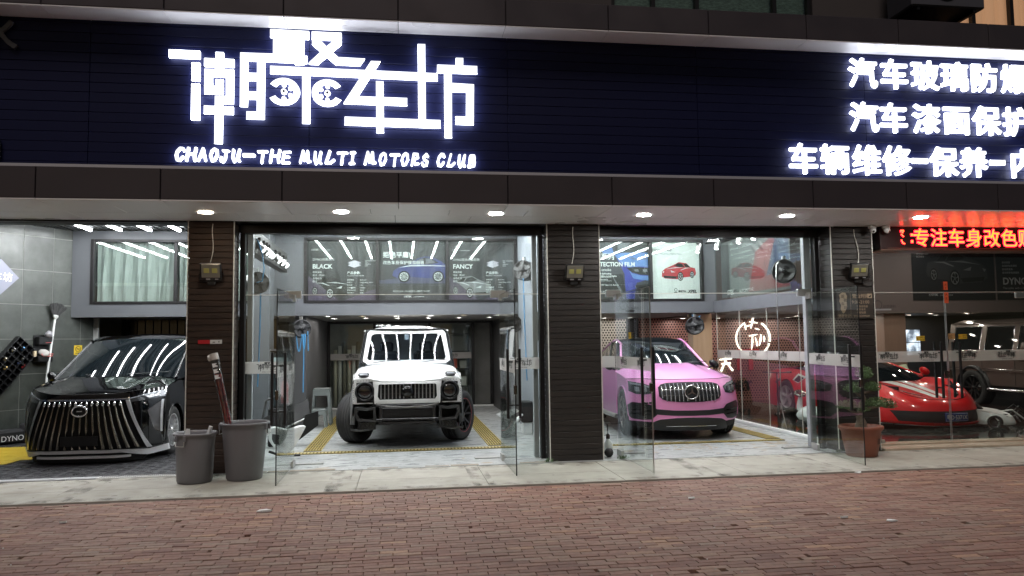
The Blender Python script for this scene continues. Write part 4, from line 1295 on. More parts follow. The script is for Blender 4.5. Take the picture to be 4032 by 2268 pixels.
q = MB(); q.lathe([(0, -.06), (.05, -.05), (.062, 0), (.05, .05), (0, .06)], (.05, -.13, .49), (0, -.6, .6), 18); q.build('polisher_head', mat('grey_pad', (.30, .29, .31), .4), t)
q = MB(); q.lathe([(0, -.02), (.09, -.02), (.095, 0), (.08, .03), (.03, .06), (0, .065)], (-.02, -.12, .16), (0, -.5, .8), 20); q.build('polishing_pad', mat('wool_pad', (.42, .40, .38), .9), t)
q = MB(); q.tube([(-.1, -.175, .14), (-.07, -.178, .10), (.09, -.178, .10), (.115, -.175, .14), (-.1, -.175, .14)], .007, 6); q.cbox(-.01, -.145, .34, .10, -.141, .35, b=.001); q.build('trim', mat('red_trim', (.55, .1, .09), .4), t)
q = MB(); q.cbox(-.21, -.14, .09, -.16, -.09, .20, b=.008); q.build('cloth', mat('beige_rag', (.55, .45, .30), .9), t)
t = on_tile('warning_sticker', 'small yellow no smoking sticker on the tiled wall above the minivan', 'sticker', .17, 1.60)
q = MB(); q.cbox(-.08, -.004, -.09, .08, -.001, .09, b=.001); q.build('plate', mat('sign_yellow', (.72, .50, .03), .45), t)
q = MB()
pts = [(.05 * math.cos(a * .3), -.005, .02 + .05 * math.sin(a * .3)) for a in range(22)]
q.tube(pts, .005, 5); q.box(-.03, -.0058, .015, .035, -.0045, .027); q.tube([(-.035, -.005, .055), (.035, -.005, -.015)], .004, 5); q.box(-.05, -.0055, -.065, .05, -.0045, -.05)
q.build('symbol', MT['ink'], t)
t = thing('tool_bag', 'black bag with white letters on the floor left of the minivan', 'bag', twp(-1.06, 0.02, .22), ang_t)
q = MB(); q.cbox(-.6, -.16, 0, .10, .12, .25, b=.05); q.build('bag', MT['matte_black'], t)
q = MB(); q.text('DYNO', (-.34, -.163, .06), .13); q.build('lettering', MT['white_print'], t)
t = thing('black_bucket', 'dark round container squeezed beside the black minivan nose', 'container', twp(-.86, 0.02, .30))
q = MB(); q.lathe([(0, 0), (.15, 0), (.17, .02), (.17, .30), (.15, .32), (0, .32)], n=22); q.build('drum', mat('charcoal_drum', (.03, .03, .033), .6), t)

t = thing('reflective_strip', 'red and white reflective strip on the weathered brown pillar', 'strip', (-2.465, 10.496, 1.70))
for a, c, mm in ((-.155, -.005, mat('strip_red', (.55, .02, .03), .4)), (-.003, .145, MT['white_plastic'])):
    q = MB(); q.cbox(a, -.006, -.026, c, -.001, .026, b=.001); q.build('band', mm, t)
q = MB(); q.box(.03, -.0075, -.014, .06, -.0065, .002); q.box(.10, -.0075, -.01, .115, -.0065, .01); q.build('printed_mark', MT['grey_print'], t)

# ============================================================ posters behind the mezzanine glass
PY = MY + .075


def car_art(q, ox, oz, s, kind=0, flip=1):
    """simple printed car picture drawn as flat layers; materials slots: 0 body 1 dark 2 light 3 shade"""
    def P(poly, lay, mi):
        q.m = mi
        q.poly([(ox + flip * x * s, oz + z * s) for x, z in poly], (0, -.0006 * lay, 0))
    def wheel(cx, cz, r, e=1.0, sp=5):
        c = lambda rr: [(cx + rr * e * math.cos(a * math.pi / 12), cz + rr * math.sin(a * math.pi / 12)) for a in range(24)]
        P(c(r), 4, 1); P(c(r * .76), 5, 2); P(c(r * .62), 6, 1)
        for k in range(sp):
            a = k * 2 * math.pi / sp + .3
            P([(cx + e * r * .1 * math.cos(a + 1.5), cz + r * .1 * math.sin(a + 1.5)), (cx + e * r * .7 * math.cos(a - .16), cz + r * .7 * math.sin(a - .16)), (cx + e * r * .7 * math.cos(a + .16), cz + r * .7 * math.sin(a + .16)), (cx - e * r * .1 * math.cos(a + 1.5), cz - r * .1 * math.sin(a + 1.5))], 7, 2)
    if kind == 0:      # side view coupe
        P([(0, .12), (.02, .20), (.12, .27), (.30, .31), (.44, .42), (.56, .455), (.70, .44), (.86, .36), (.97, .31), (1.0, .22), (.99, .12), (.93, .07), (.08, .07)], 1, 0)
        P([(.33, .315), (.45, .405), (.56, .435), (.68, .42), (.80, .34), (.62, .315)], 2, 1)
        P([(.35, .318), (.455, .40), (.53, .42), (.55, .32)], 3, 3)
        P([(.57, .32), (.575, .422), (.66, .41), (.74, .345)], 3, 3)
        P([(.10, .255), (.30, .30), (.62, .305), (.96, .29), (.96, .28), (.62, .285), (.30, .28)], 3, 2)
        wheel(.20, .10, .10, 1, 10); wheel(.79, .10, .10, 1, 10)
    elif kind == 1:    # three quarter front coupe
        P([(0, .20), (.03, .33), (.16, .36), (.28, .47), (.50, .50), (.66, .42), (.90, .32), (.99, .24), (1.0, .10), (.90, .04), (.55, .02), (.45, .06), (.10, .10), (.02, .13)], 1, 0)
        P([(.33, .36), (.40, .45), (.52, .475), (.64, .40), (.50, .36)], 2, 1)
        P([(.17, .355), (.27, .45), (.37, .455), (.31, .36)], 2, 1)
        P([(.55, .10), (.95, .12), (.93, .06), (.60, .035)], 2, 1)
        P([(.60, .22), (.74, .27), (.72, .21)], 3, 2); P([(.92, .25), (.98, .23), (.95, .19)], 3, 2)
        P([(.36, .35), (.60, .36), (.90, .30), (.62, .33)], 3, 2)
        P([(.12, .34), (.30, .345), (.46, .28), (.44, .27), (.28, .325)], 3, 2)
        wheel(.12, .15, .10, .62); wheel(.46, .10, .125, .7)


def poster(x0, x1, z0, z1, bg, label, grp='posters behind the upper glass', y=PY):
    t = thing('poster', label, 'poster', (x0, y, z0), group=grp)
    q = MB(); q.box(0, 0, 0, x1 - x0, .006, z1 - z0); q.build('sheet', bg, t)
    return t, x1 - x0, z1 - z0


pd = mat('poster_charcoal', (.020, .020, .022), .4, noise=(1.5, (.05, .045, .052), .3))
art_grey = [mat('print_dark', (.02, .02, .022), .4), mat('print_black', (.004, .004, .004), .4), mat('print_silver', (.55, .55, .57), .4), mat('print_smoke', (.14, .14, .16), .4)]
art_blue = [mat('print_blue', (.022, .024, .10), .4, noise=(2.5, (.06, .065, .22), .3)), art_grey[1], art_grey[2], art_grey[3]]
art_silver = [mat('print_metal', (.20, .195, .205), .4), art_grey[1], art_grey[2], art_grey[3]]
art_red = [mat('print_red', (.36, .02, .028), .4, noise=(3, (.55, .06, .07), .3)), art_grey[1], art_grey[2], mat('print_maroon', (.25, .02, .03), .4)]
violet = mat('print_violet', (.075, .055, .09), .4)


def brand_line(q, x, z, h, s2='AUTOMOTIVE'):
    q.text('STEK', (x, -.002, z), h, bold=h * .02); q.text('| ' + s2, (x + h * 3.0, -.002, z), h * .62)
    q.tube([(x - h * .75, -.002, z), (x - h * .25, -.002, z), (x - h * .1, -.002, z + h * .6), (x - h * .6, -.002, z + h * .6), (x - h * .75, -.002, z)], h * .06, 4)


def layers(q, x, z, s):
    for k, mi in enumerate((0, 1, 0)):
        q.poly([(x, z + k * .05 * s), (x + .2 * s, z - .07 * s + k * .05 * s), (x + .42 * s, z + k * .05 * s), (x + .22 * s, z + .07 * s + k * .05 * s)], (0, -.001 - .0006 * k, 0))


for (x0, x1, ttl, sub, kind, lab) in ((-1.83, -.50, 'BLACK', 'DYNO亮黑系列', 'grey', 'charcoal film poster headed BLACK with a black supercar'), (.95, 2.28, 'FANCY', 'DYNO变色灯膜系列', 'silver', 'charcoal film poster headed FANCY with a silver coupe')):
    t, w, h = poster(x0, x1, ZW + .05, 3.71, pd, lab)
    q = MB(); q.poly([(0, 0), (w * .45, 0), (0, h * .42)], (0, -.0008, 0)); q.poly([(w * .52, 0), (w, 0), (w, h * .2)], (0, -.0008, 0)); q.build('printed_wedge', violet, t)
    q = MB(); car_art(q, .03, .06, .86, 1); q.build('printed_car', art_grey if kind == 'grey' else art_silver, t)
    q = MB()
    brand_line(q, .10, h - .20, .045)
    q.text(sub, (.09, -.002, h - .40), .06)
    q.text(ttl, (.085, -.002, h - .56), .125, bold=.003)
    for k, s_ in enumerate(('超亮深度', '疏水（防水）', '自我愈合', '耐污')): q.text(s_, (.09, -.002, h - .65 - k * .062), .045)
    q.text('产品参数:', (w * .57, -.002, h - .67), .062, bold=.001); q.text('PRODUCT PARAMETER', (w * .57, -.002, h - .715), .032)
    for k, (a, c) in enumerate((('基膜厚度', '8mil ±5%'), ('附着力', '>20g/1000g ASTM'), ('光泽度', '>90'), ('拉伸力强度', '2500psi'), ('断裂伸长率', '450%'), ('储存条件', '室温'))):
        q.text(a, (w * .57, -.002, h - .80 - k * .052), .034); q.text(c, (w * .76, -.002, h - .80 - k * .052), .034)
    for k, s_ in enumerate(('Top coating layer', 'TPU', 'Adhesive', 'Liner')): q.text(s_, (w * .83, -.002, h - .41 - k * .035), .032)
    q.build('lettering', MT['white_print'], t)
    q = MB(); layers(q, w * .58, h - .50, .62); q.build('printed_layers', mat('print_pale_violet', (.55, .50, .58), .5) if 'print_pale_violet' not in bpy.data.materials else bpy.data.materials['print_pale_violet'], t)
t, w, h = poster(-.44, .885, ZW + .05, 3.71, pd, 'charcoal film poster with a violet blue coupe in side view')
q = MB(); q.poly([(0, .34), (w, .34), (w, .42), (w * .5, .47), (0, .40)], (0, -.0008, 0)); q.build('printed_ground', mat('print_violet_floor', (.07, .065, .11), .3), t)
q = MB(); car_art(q, .26, .36, 1.16, 0); q.v = [(min(a, w - .002), b_, c) for a, b_, c in q.v]; q.build('printed_car', art_blue, t)
q = MB(); q.text('拒绝平庸!', (.07, -.002, h - .33), .13, bold=.002); q.text('改色车身保护膜首创者', (.07, -.002, h - .47), .083)
q.text('美国进口品质 ▪ 纳米涂层技术 ▪ 原装色 TPU 材质', (.27, -.002, .17), .034); brand_line(q, .53, .06, .05)
q.build('lettering', MT['white_print'], t)

# bay 3 posters
t, w, h = poster(2.9, 5.15, ZW + .05, 3.71, mat('poster_shadow', (.035, .035, .045), .4), 'poster of a bright blue car front beside white film lettering')
q = MB()


def bl(mi, lay, pts):
    q.m = mi
    q.poly([(min(2.249, 2.28 - (625 - a) / 539), max(0.0, (925 - c) / 539)) for a, c in pts], (0, -.0007 * lay, 0))


bl(0, 1, [(230, 430), (330, 640), (345, 925), (440, 925), (470, 740), (620, 700), (620, 600), (560, 520), (300, 500)])
bl(1, 2, [(215, 425), (300, 400), (620, 395), (620, 560), (520, 555), (380, 565), (300, 520)])
bl(3, 3, [(300, 430), (480, 470), (620, 460), (620, 470), (480, 482)])
bl(0, 3, [(300, 520), (380, 565), (520, 556), (620, 560), (620, 572), (380, 580)])
bl(2, 4, [(355, 575), (440, 560), (620, 570), (620, 655), (520, 650), (420, 625)])
bl(3, 5, [(440, 590), (490, 585), (500, 615), (455, 612)]); bl(3, 5, [(540, 590), (595, 585), (605, 618), (555, 616)])
bl(1, 4, [(385, 600), (420, 632), (520, 658), (620, 663), (620, 715), (510, 705), (430, 690)])
bl(2, 3, [(225, 270), (260, 252), (620, 262), (620, 385), (300, 392), (240, 405)])
bl(3, 4, [(250, 275), (420, 268), (330, 380), (260, 390)])
bl(1, 3, [(75, 385), (110, 345), (190, 340), (210, 395), (160, 415), (85, 412)])
bl(2, 2, [(65, 650), (310, 640), (345, 925), (65, 925)])
bl(3, 3, [(180, 650), (300, 830), (330, 925), (310, 925), (250, 800)])
bl(2, 5, [(455, 770), (620, 755), (620, 910), (500, 905)])
bl(3, 6, [(455, 770), (500, 905), (620, 912), (620, 918), (494, 912), (448, 772)])
q.build('printed_car', [mat('print_deep_blue', (.025, .03, .20), .35, noise=(2, (.05, .06, .34), .3)), mat('print_sky_blue', (.05, .12, .36), .35, noise=(2, (.14, .26, .55), .3)), art_grey[1], art_grey[3]], t)
q = MB()
q.text('改色灯膜系列', (.65, -.003, .84), .145, bold=.003); q.text('LIGHT PROTECTION FILM', (.62, -.004, .69), .125, bold=.003, sx=.93)
q.text('DYNOfancy-shade-smoke', (.62, -.003, .59), .082, sx=.95)
q.text('Hydrophobic & Self-healing', (.95, -.003, .52), .045, bold=.001); q.text('for head lights and tail lights', (1.05, -.003, .47), .045, bold=.001)
for a in ((1.0, .38, 1.45, .385), (1.0, .455, 1.45, .46)): q.box(a[0], -.003, a[1], a[2], -.002, a[3])
q.text('7 YEAR warranty', (1.02, -.003, .40), .05); q.text('No1', (1.0, -.003, .27), .10, bold=.004); q.text('PPF No.1 in Korea', (1.22, -.003, .28), .05)
q.text('超长7年质保期限', (1.0, -.003, .12), .07); brand_line(q, 1.72, h - .17, .055)
q.build('lettering', MT['white_print'], t)
t, w, h = poster(5.215, 6.30, ZW + .05, 3.71, mat('poster_white', (.66, .68, .67), .45), 'white film poster with a red sports car in the middle')
q = MB(); car_art(q, .90, .40, .76, 1, -1)
q.v = [(a + .09, b_, c) for a, b_, c in q.v]
q.build('printed_car', art_red, t)
q = MB(); q.text('FERRARI 458', (.03, -.002, h - .19), .078, bold=.001); q.text('PAINT PROTECTION FILM', (.03, -.002, h - .265), .056)
for k in range(14): q.text('——', (.15 + (k % 7) * .13, -.002, .33 if k < 7 else .86 + .05 * math.sin(k * 2.)), .022)
q.build('lettering', mat('grey_ink', (.10, .10, .11), .5), t)
q = MB(); q.text('XPEL', (.80, -.002, .13), .085, bold=.004, shear=.2); q.lathe([(.025, 0), (.035, 0)], (.53, -.002, .19), (0, -1, 0), 16); q.text('膜客汽车', (.585, -.002, .145), .042, bold=.002); q.box(.49, -.003, .13, .56, -.002, .145)
q.build('brand_print', MT['ink'], t)
# film posters along the glass partition (seen edge-on from the street)
t = thing('poster', 'dark brand banner above the glass partition beside the pink car', 'poster', (PXW + .05, 15.3, ZW + .04), -math.pi / 2, 'posters behind the upper glass')
q = MB(); q.box(0, .0, 0, 2.9, .006, 1.15); q.build('sheet', mat('banner_grey', (.10, .10, .105), .4), t)
q = MB(); q.text('STEK', (.28, -.003, .05), .14, bold=.004); q.text('| AUTOMOTIVE', (.78, -.003, .06), .10); q.build('lettering', MT['white_print'], t)
q = MB(); q.poly([(1.25, .05), (2.85, .05), (2.85, .75), (2.2, 1.0), (1.6, .8)], (0, -.001, 0)); q.build('printed_red', mat('print_red_dim', (.12, .012, .016), .4, noise=(2, (.2, .04, .05), .3)), t)
q = MB(); q.poly([(2.0, .3), (2.85, .35), (2.85, .95), (2.4, 1.02)], (0, -.002, 0)); q.build('printed_blue', mat('print_blue_dim', (.025, .035, .08), .4), t)
# showroom banners on the dark mezzanine
for x0, x1, lab, ft in ((11.52, 13.6, 'dark showroom banner with a faint car left of the door sticker', 0), (13.65, 14.85, 'dark showroom banner with large film name letters', 1)):
    t, w, h = poster(x0, x1, 2.47, 3.8, mat('banner_black', (.010, .010, .013), .35), lab, 'showroom banners', 15.985)
    q = MB()
    if ft == 0:
        brand_line(q, .45, .1, .075)
        for k in range(3): q.text('耐污防水自动修复'[:8 - k * 2], (.12, -.002, 1.12 - k * .07), .05)
    else:
        q.text('DYNO', (.15, -.002, .36), .22, bold=.006); q.text('shade', (.78, -.002, .36), .17); q.text('Tint color with a 30%', (.15, -.002, .25), .07); q.text('visual light transmittance', (.15, -.002, .16), .07)
        for k in range(4): q.text('自动修复高清隔热'[:4 + (k * 3) % 5], (.15, -.002, .85 - k * .08), .055)
    q.build('lettering', MT['grey_print'], t)
    if ft == 0:
        q = MB(); car_art(q, .35, .35, 1.55, 1); q.build('printed_car', [mat('print_night', (.022, .022, .025), .4), art_grey[1], mat('print_dim', (.10, .10, .105), .4), mat('print_dim2', (.04, .04, .045), .4)], t)

# round calligraphy neon on the perforated wall
t = thing('neon_sign', 'round glowing white calligraphy sign on the perforated wall', 'neon sign', (9.2, 19.27, 1.66))
nm = emis('neon_white', (1.0, .93, .78), 1.6)
q = MB()
ring = [(.47 * math.cos(math.radians(a)), 0, .46 * math.sin(math.radians(a))) for a in list(range(118, 345, 8))]
q.tube(ring, .022, 6)
q.tube([(.47 * math.cos(math.radians(a)), 0, .46 * math.sin(math.radians(a))) for a in range(-12, 62, 7)], .028, 6)
q.build('ring', nm, t)
q = MB()
for a, c, r_ in (((-.24, .40), (-.20, .22), .035), ((-.24, .30), (-.02, .36), .03), ((.02, .62), (-.06, .26), .04), ((-.10, .44), (.14, .40), .03), ((.06, .26), (.18, .22), .03), ((-.12, .06), (.12, .10), .03), ((-.02, .08), (-.06, -.30), .035), ((.06, .02), (.10, -.22), .03), ((.22, .10), (.16, -.2), .04), ((.30, .06), (.30, -.1), .035), ((-.2, -.36), (.05, -.42), .04)):
    q.tube([(a[0], -.01, a[1]), ((a[0] + c[0]) / 2 + .01, -.014, (a[1] + c[1]) / 2), (c[0], -.01, c[1])], [r_ * .4, r_ * .72, r_ * .35], 6)
q.build('strokes', nm, t)
q = MB()
for a, c in (((-.78, -.42), (-.80, -.62)), ((-.95, -.55), (-.62, -.52)), ((-.90, -.66), (-.66, -.65)), ((-.80, -.60), (-.92, -.85)), ((-.76, -.62), (-.60, -.84))):
    q.tube([(a[0], -.01, a[1]), (c[0], -.01, c[1])], [.02, .028], 6)
q.build('small_strokes', nm, t)
t = thing('wall_lettering', 'red and dark letters standing low on the perforated wall behind the bicycle', 'lettering', (8.6, 19.27, .3))
q = MB(); q.text('IT', (.10, 0, .55), .75, depth=.03, bold=.02); q.build('big_letters', mat('letter_red', (.45, .03, .03), .4), t)
q = MB(); q.text('SPORT', (-.5, 0, .0), .34, depth=.03, bold=.01); q.build('small_letters', MT['ink'], t)

# television on the showroom wall
t = thing('television', 'small bright monitor on the dark showroom wall', 'television', (13.12, 18.39, 1.50))
q = MB(); q.cbox(-.24, -.05, -.34, .24, -.002, .34, b=.008); q.build('case', MT['black'], t)
m, n, l = nodes('camera_feed')
b = n['Principled BSDF']; tc = n.new('ShaderNodeTexCoord'); nz = n.new('ShaderNodeTexNoise'); nz.inputs['Scale'].default_value = 5; nz.inputs['Detail'].default_value = 5
l.new(tc.outputs['Object'], nz.inputs['Vector']); r = n.new('ShaderNodeValToRGB')
r.color_ramp.elements[0].position, r.color_ramp.elements[0].color = .40, (.10, .12, .16, 1)
r.color_ramp.elements[1].position, r.color_ramp.elements[1].color = .62, (.75, .82, .95, 1)
l.new(nz.outputs['Fac'], r.inputs[0]); l.new(r.outputs[0], b.inputs['Emission Color']); b.inputs['Emission Strength'].default_value = 1.0; b.inputs['Base Color'].default_value = (.02, .02, .02, 1)
q = MB(); q.box(-.225, -.054, .01, .225, -.051, .325); q.box(-.225, -.054, -.325, .225, -.051, -.01); q.build('screen', m, t)

# ============================================================ props in the bays
def lerp_(a, b, t): return a + (b - a) * t


def reel(loc, ax, r, label, hose=None, spokes=5):
    t = thing('hose_reel', label, 'hose reel', loc, group='hose reels')
    ax = Vector(ax).normalized()
    q = MB()
    q.lathe([(0, -.10), (r * .96, -.10), (r, -.085), (r, .085), (r * .96, .10), (r * .86, .105), (r * .84, .09), (.05, .09), (.05, .12), (.03, .13), (0, .13)], (0, 0, 0), ax, 36)
    q.build('drum', MT['black'], t)
    q = MB()
    u = ax.orthogonal().normalized(); w = ax.cross(u)
    for k in range(spokes):
        a = 2 * math.pi * k / spokes + .3
        d = u * math.cos(a) + w * math.sin(a); p = ax.cross(d)
        o = ax * .092
        q.prism([(.05, -.022), (r * .85, -.035), (r * .85, .035), (.05, .022)], o, d, p, ax * .012)
    q.lathe([(0, 0), (.02, 0), (.02, .02), (0, .025)], ax * .13, ax, 10)
    q.build('spokes', mat('reel_grey', (.03, .03, .033), .3) if 'reel_grey' not in bpy.data.materials else bpy.data.materials['reel_grey'], t)
    q = MB(); q.cbox(-.03, -.03, r * .85, .03, .03, r + .06, b=.006); q.build('bracket', MT['steel'], t)
    if hose:
        for h_ in hose:
            q = MB(); q.tube(h_, .009, 8); q.build('hose', MT['hose'], t)
    return t


def sag(p0, p1, s_, n_=14, sx=0):
    p0, p1 = Vector(p0), Vector(p1)
    return [p0.lerp(p1, i / n_) + Vector((sx, 0, -s_)) * (4 * (i / n_) * (1 - i / n_)) for i in range(n_ + 1)]


reel((-2.02, 11.2, 2.52), (.55, -.83, .05), .155, 'black hose reel at the left jamb of the middle bay, its blue hose hanging', [
    [Vector((.02, -.12, 0)), Vector((.10, -.13, .02)), Vector((.12, -.1, .2)), Vector((.08, -.05, .42)), Vector((.0, 0, .62)), Vector((-.06, .05, .68))],
    [Vector((.06, -.02, -.10)), Vector((.055, -.02, -.6)), Vector((.04, -.02, -1.2)), Vector((.03, -.02, -1.45))]])
reel((-1.90, 15.1, 1.95), (.35, -.93, .05), .175, 'black hose reel low beside the grey stool, blue hose looping under it', [
    sag((-.07, -.1, -.12), (.03, -.1, -.1), .32), sag((.05, -.12, -.12), (.10, -.12, -.1), .28), [Vector((.07, -.12, -.1)), Vector((.07, -.12, -.6)), Vector((.06, -.1, -1.2))], [Vector((.14, -.1, -.05)), Vector((.15, -.1, -.35)), Vector((.15, -.1, -.42))]])
reel((2.24, 13.9, 2.95), (-.55, -.83, .05), .185, 'black hose reel high on the blue grey wall of the middle bay', [[Vector((-.04, -.1, -.15)), Vector((-.03, -.1, -.9)), Vector((-.01, -.1, -1.6)), Vector((.0, -.1, -2.0))]])
reel((2.2, 15.2, 2.0), (.2, -.95, 0), .17, 'black hose reel by the back corner, partly behind the swung glass door', [[Vector((-.12, -.1, -.05)), Vector((-.14, -.1, -.3)), Vector((-.13, -.1, -.5))]])
t = reel((6.42, 12.2, 2.78), (-.45, -.88, .05), .20, 'large black hose reel with three spokes over the glass partition', None, 3)
q = MB(); q.tube([(-.15, -.12, .15), (-.2, -.13, .1), (-.215, -.13, -.2), (-.21, -.13, -1.3), (-.19, -.12, -2.3), (-.12, -.12, -2.62)], .0085, 8); q.build('hose', MT['steel'], t)
reel((5.95, 15.1, 1.93), (-.25, -.96, .05), .185, 'black hose reel in front of the pale wood column', [sag((-.05, -.0, .22), (.12, 0, .2), .07), [Vector((.18, 0, .1)), Vector((.2, 0, -.05)), Vector((.17, 0, -.1))]])

t = thing('electric_box', 'grey electric box hung on the right wall of the middle bay', 'electric box', (2.25, 12.6, 1.9))
q = MB(); q.cbox(-.06, -.15, -.24, .10, .15, .24, b=.01); q.build('case', mat('box_grey', (.20, .21, .20), .45), t)
q = MB(); q.lathe([(0, 0), (.03, 0), (.03, .03), (0, .03)], (-.06, -.05, .14), (-1, 0, 0), 12); q.build('knob', MT['steel'], t)
q = MB(); q.tube([(.05, 0, .24), (.05, 0, 1.1), (.05, -.1, 1.16)], .018, 8); q.tube([(.03, 0, -.24), (.03, 0, -.36), (.08, 0, -.38)], .02, 8); q.build('conduit', MT['white_plastic'], t)
q = MB(); q.prism([(0, .04), (.02, 0), (0, -.04), (-.02, 0)], (-.061, -.09, -.1), (0, 1, 0), (0, 0, 1), (-.001, 0, 0)); q.build('warning_mark', mat('mark_red', (.6, .1, .08), .5), t)

# drain gratings in the floor
brass = mat('brass_grating', (.46, .35, .085), .38, .55, noise=(12, (.62, .50, .16)))
pit = mat('grating_pit', (.05, .034, .012), .8)


def grating(x0, y0, x1, y1, label, along):
    t = thing('drain_grating', label, 'drain grating', ((x0 + x1) / 2, (y0 + y1) / 2, .004), group='yellow floor drain gratings')
    cx, cy = (x0 + x1) / 2, (y0 + y1) / 2
    q = MB(); q.box(x0 - cx, y0 - cy, .0012, x1 - cx, y1 - cy, .0045); q.build('pit', pit, t)
    q = MB()
    if along == 'y':
        n_ = 6
        for k in range(n_ + 1):
            xx = x0 + (x1 - x0 - .012) * k / n_ - cx
            q.box(xx, y0 - cy, .0047, xx + .020, y1 - cy, .012)
        yy = y0
        while yy < y1:
            q.box(x0 - cx, yy - cy, .0047, x1 - cx, min(yy + .03, y1) - cy, .0105); yy += .30
    else:
        xx = x0
        while xx < x1:
            q.box(xx - cx, y0 - cy, .0047, min(xx + .03, x1) - cx, y1 - cy, .012); xx += .052
        q.box(x0 - cx, y0 - cy, .0047, x1 - cx, y0 + .015 - cy, .0105); q.box(x0 - cx, y1 - .015 - cy, .0047, x1 - cx, y1 - cy, .0105)
    q.build('bars', brass, t)


grating(-1.50, 12.32, -1.24, 18.9, 'long yellow drain grating left of the white off-roader', 'y')
grating(1.36, 12.32, 1.62, 18.0, 'long yellow drain grating right of the white off-roader', 'y')
grating(-1.78, 11.98, 1.70, 12.16, 'yellow drain grating across the floor before the white off-roader', 'x')
grating(5.92, 12.05, 6.16, 15.0, 'yellow drain grating between the pink car and the glass partition', 'y')
grating(3.0, 11.80, 6.12, 11.95, 'yellow drain grating across the floor before the pink car', 'x')

# bins
binm = mat('grey_bin_plastic', (.155, .153, .166), .42, noise=(2.5, (.19, .187, .20)), rnoise=(5, .34, .55), stretch=(1, 1, .3))


def bin_(loc, r0, r1, h, label, sx=1.0, rz=0.0):
    t = thing('rubbish_bin', label, 'bin', loc, rz, group='grey bins before the pillar')
    q = MB()
    q.lathe([(0, .012), (r0 * .93, .0), (r0, .02), (r1 * .97, h * .86), (r1, h - .035), (r1 + .018, h - .03), (r1 + .024, h - .012), (r1 + .016, h), (r1 - .006, h - .004), (r1 - .014, h - .03), (r0 * .96, .05), (0, .03)], n=44, sx=sx)
    q.build('tub', binm, t)
    for sg in ((-1, 1) if rz != 0 else (-1, 1)):
        q = MB()
        a0 = -math.pi / 2 + (.0 if sg < 0 else math.pi)
        c = Vector((math.cos(a0) * (r1 + .012) * sx, math.sin(a0) * (r1 + .012), h - .07))
        dd = Vector((math.cos(a0), math.sin(a0), 0)); tt = Vector((-dd.y, dd.x, 0))
        q.tube([c - tt * .062 + Vector((0, 0, .03)), c - tt * .062 + dd * .012 - Vector((0, 0, .075)), c + tt * .062 + dd * .012 - Vector((0, 0, .075)), c + tt * .062 + Vector((0, 0, .03))], .007, 8)
        q.build('handle', MT['steel'], t)
        for s2 in (-1, 1):
            p = c + tt * (s2 * .062)
            q = MB(); q.cbox(p.x - .015, p.y - .015, p.z - .02, p.x + .015, p.y + .015, p.z + .05, b=.005)
            q.build('handle_lug', binm, t)
    return t


b1 = bin_((-2.50, 9.96, 0), .205, .235, .60, 'smaller grey plastic bin, left of the pair before the pillar', 1.0, math.radians(-28))
b2 = bin_((-1.935, 10.05, 0), .215, .275, .70, 'larger grey plastic bin holding the clear tube', 1.0, math.radians(80))
t = thing('paper_scrap', 'white board scraps poking out of the smaller bin', 'scrap', (-2.5, 9.96, .4))
q = MB(); q.prism([(-.18, .0), (-.05, .0), (-.06, .24), (-.10, .245)], (0, -.02, 0), w=(0, .006, 0)); q.build('board', MT['white_plastic'], t)
q = MB(); q.tube([(.10, .02, .0), (.18, .0, .265)], .022, 10); q.build('roll', MT['white_plastic'], t)
# clear tube full of red dark film standing in the larger bin
t = thing('film_tube', 'clear plastic tube with crumpled dark red film standing in the larger bin', 'tube', (-1.99, 10.08, .10))
p0, p1 = Vector((-.02, 0, 0)), Vector((-.36, .12, 1.42))
q = MB(); q.tube([p0, p0.lerp(p1, .5), p1], .053, 18, caps=False); q.build('tube', glass('clear_plastic', tint=(.80, .79, .78), f0=.10, gain=.9, rough=.08), t)
q = MB()
for k in range(7):
    a = k * .9
    q.tube([p0.lerp(p1, f) + Vector((.032 * math.cos(a + f * 7), .032 * math.sin(a + f * 7), 0)) for f in [i / 14 * .84 for i in range(15)]], .010, 6)
q.build('film', mat('dark_red_film', (.045, .010, .010), .3, noise=(14, (.30, .03, .03), .12)), t)
q = MB(); q.tube([p0.lerp(p1, .965), p0.lerp(p1, 1.02)], .055, 16); q.lathe([(0, -.03), (.04, -.015), (.045, .0), (.03, .03), (0, .035)], p1 + Vector((-.05, -.01, -.03)), (1, 0, .2), 12); q.build('crumpled_end', mat('clear_wrap', (.50, .47, .44), .25), t)
d = (p1 - p0).normalized(); sd_ = Vector((d.z, 0, -d.x)).normalized()
q = MB()
o_ = p0.lerp(p1, .80) + Vector((0, -.056, 0)) - sd_ * .03
for k in range(3): q.prism([(0, k * .075), (.06, k * .075), (.06, k * .075 + .012), (.035, k * .075 + .03), (.06, k * .075 + .045), (.0, k * .075 + .05)], o_, sd_, d, (0, -.001, 0))
q.build('label', MT['white_print'], t)

# stools
stm = mat('grey_green_plastic', (.185, .21, .205), .45)


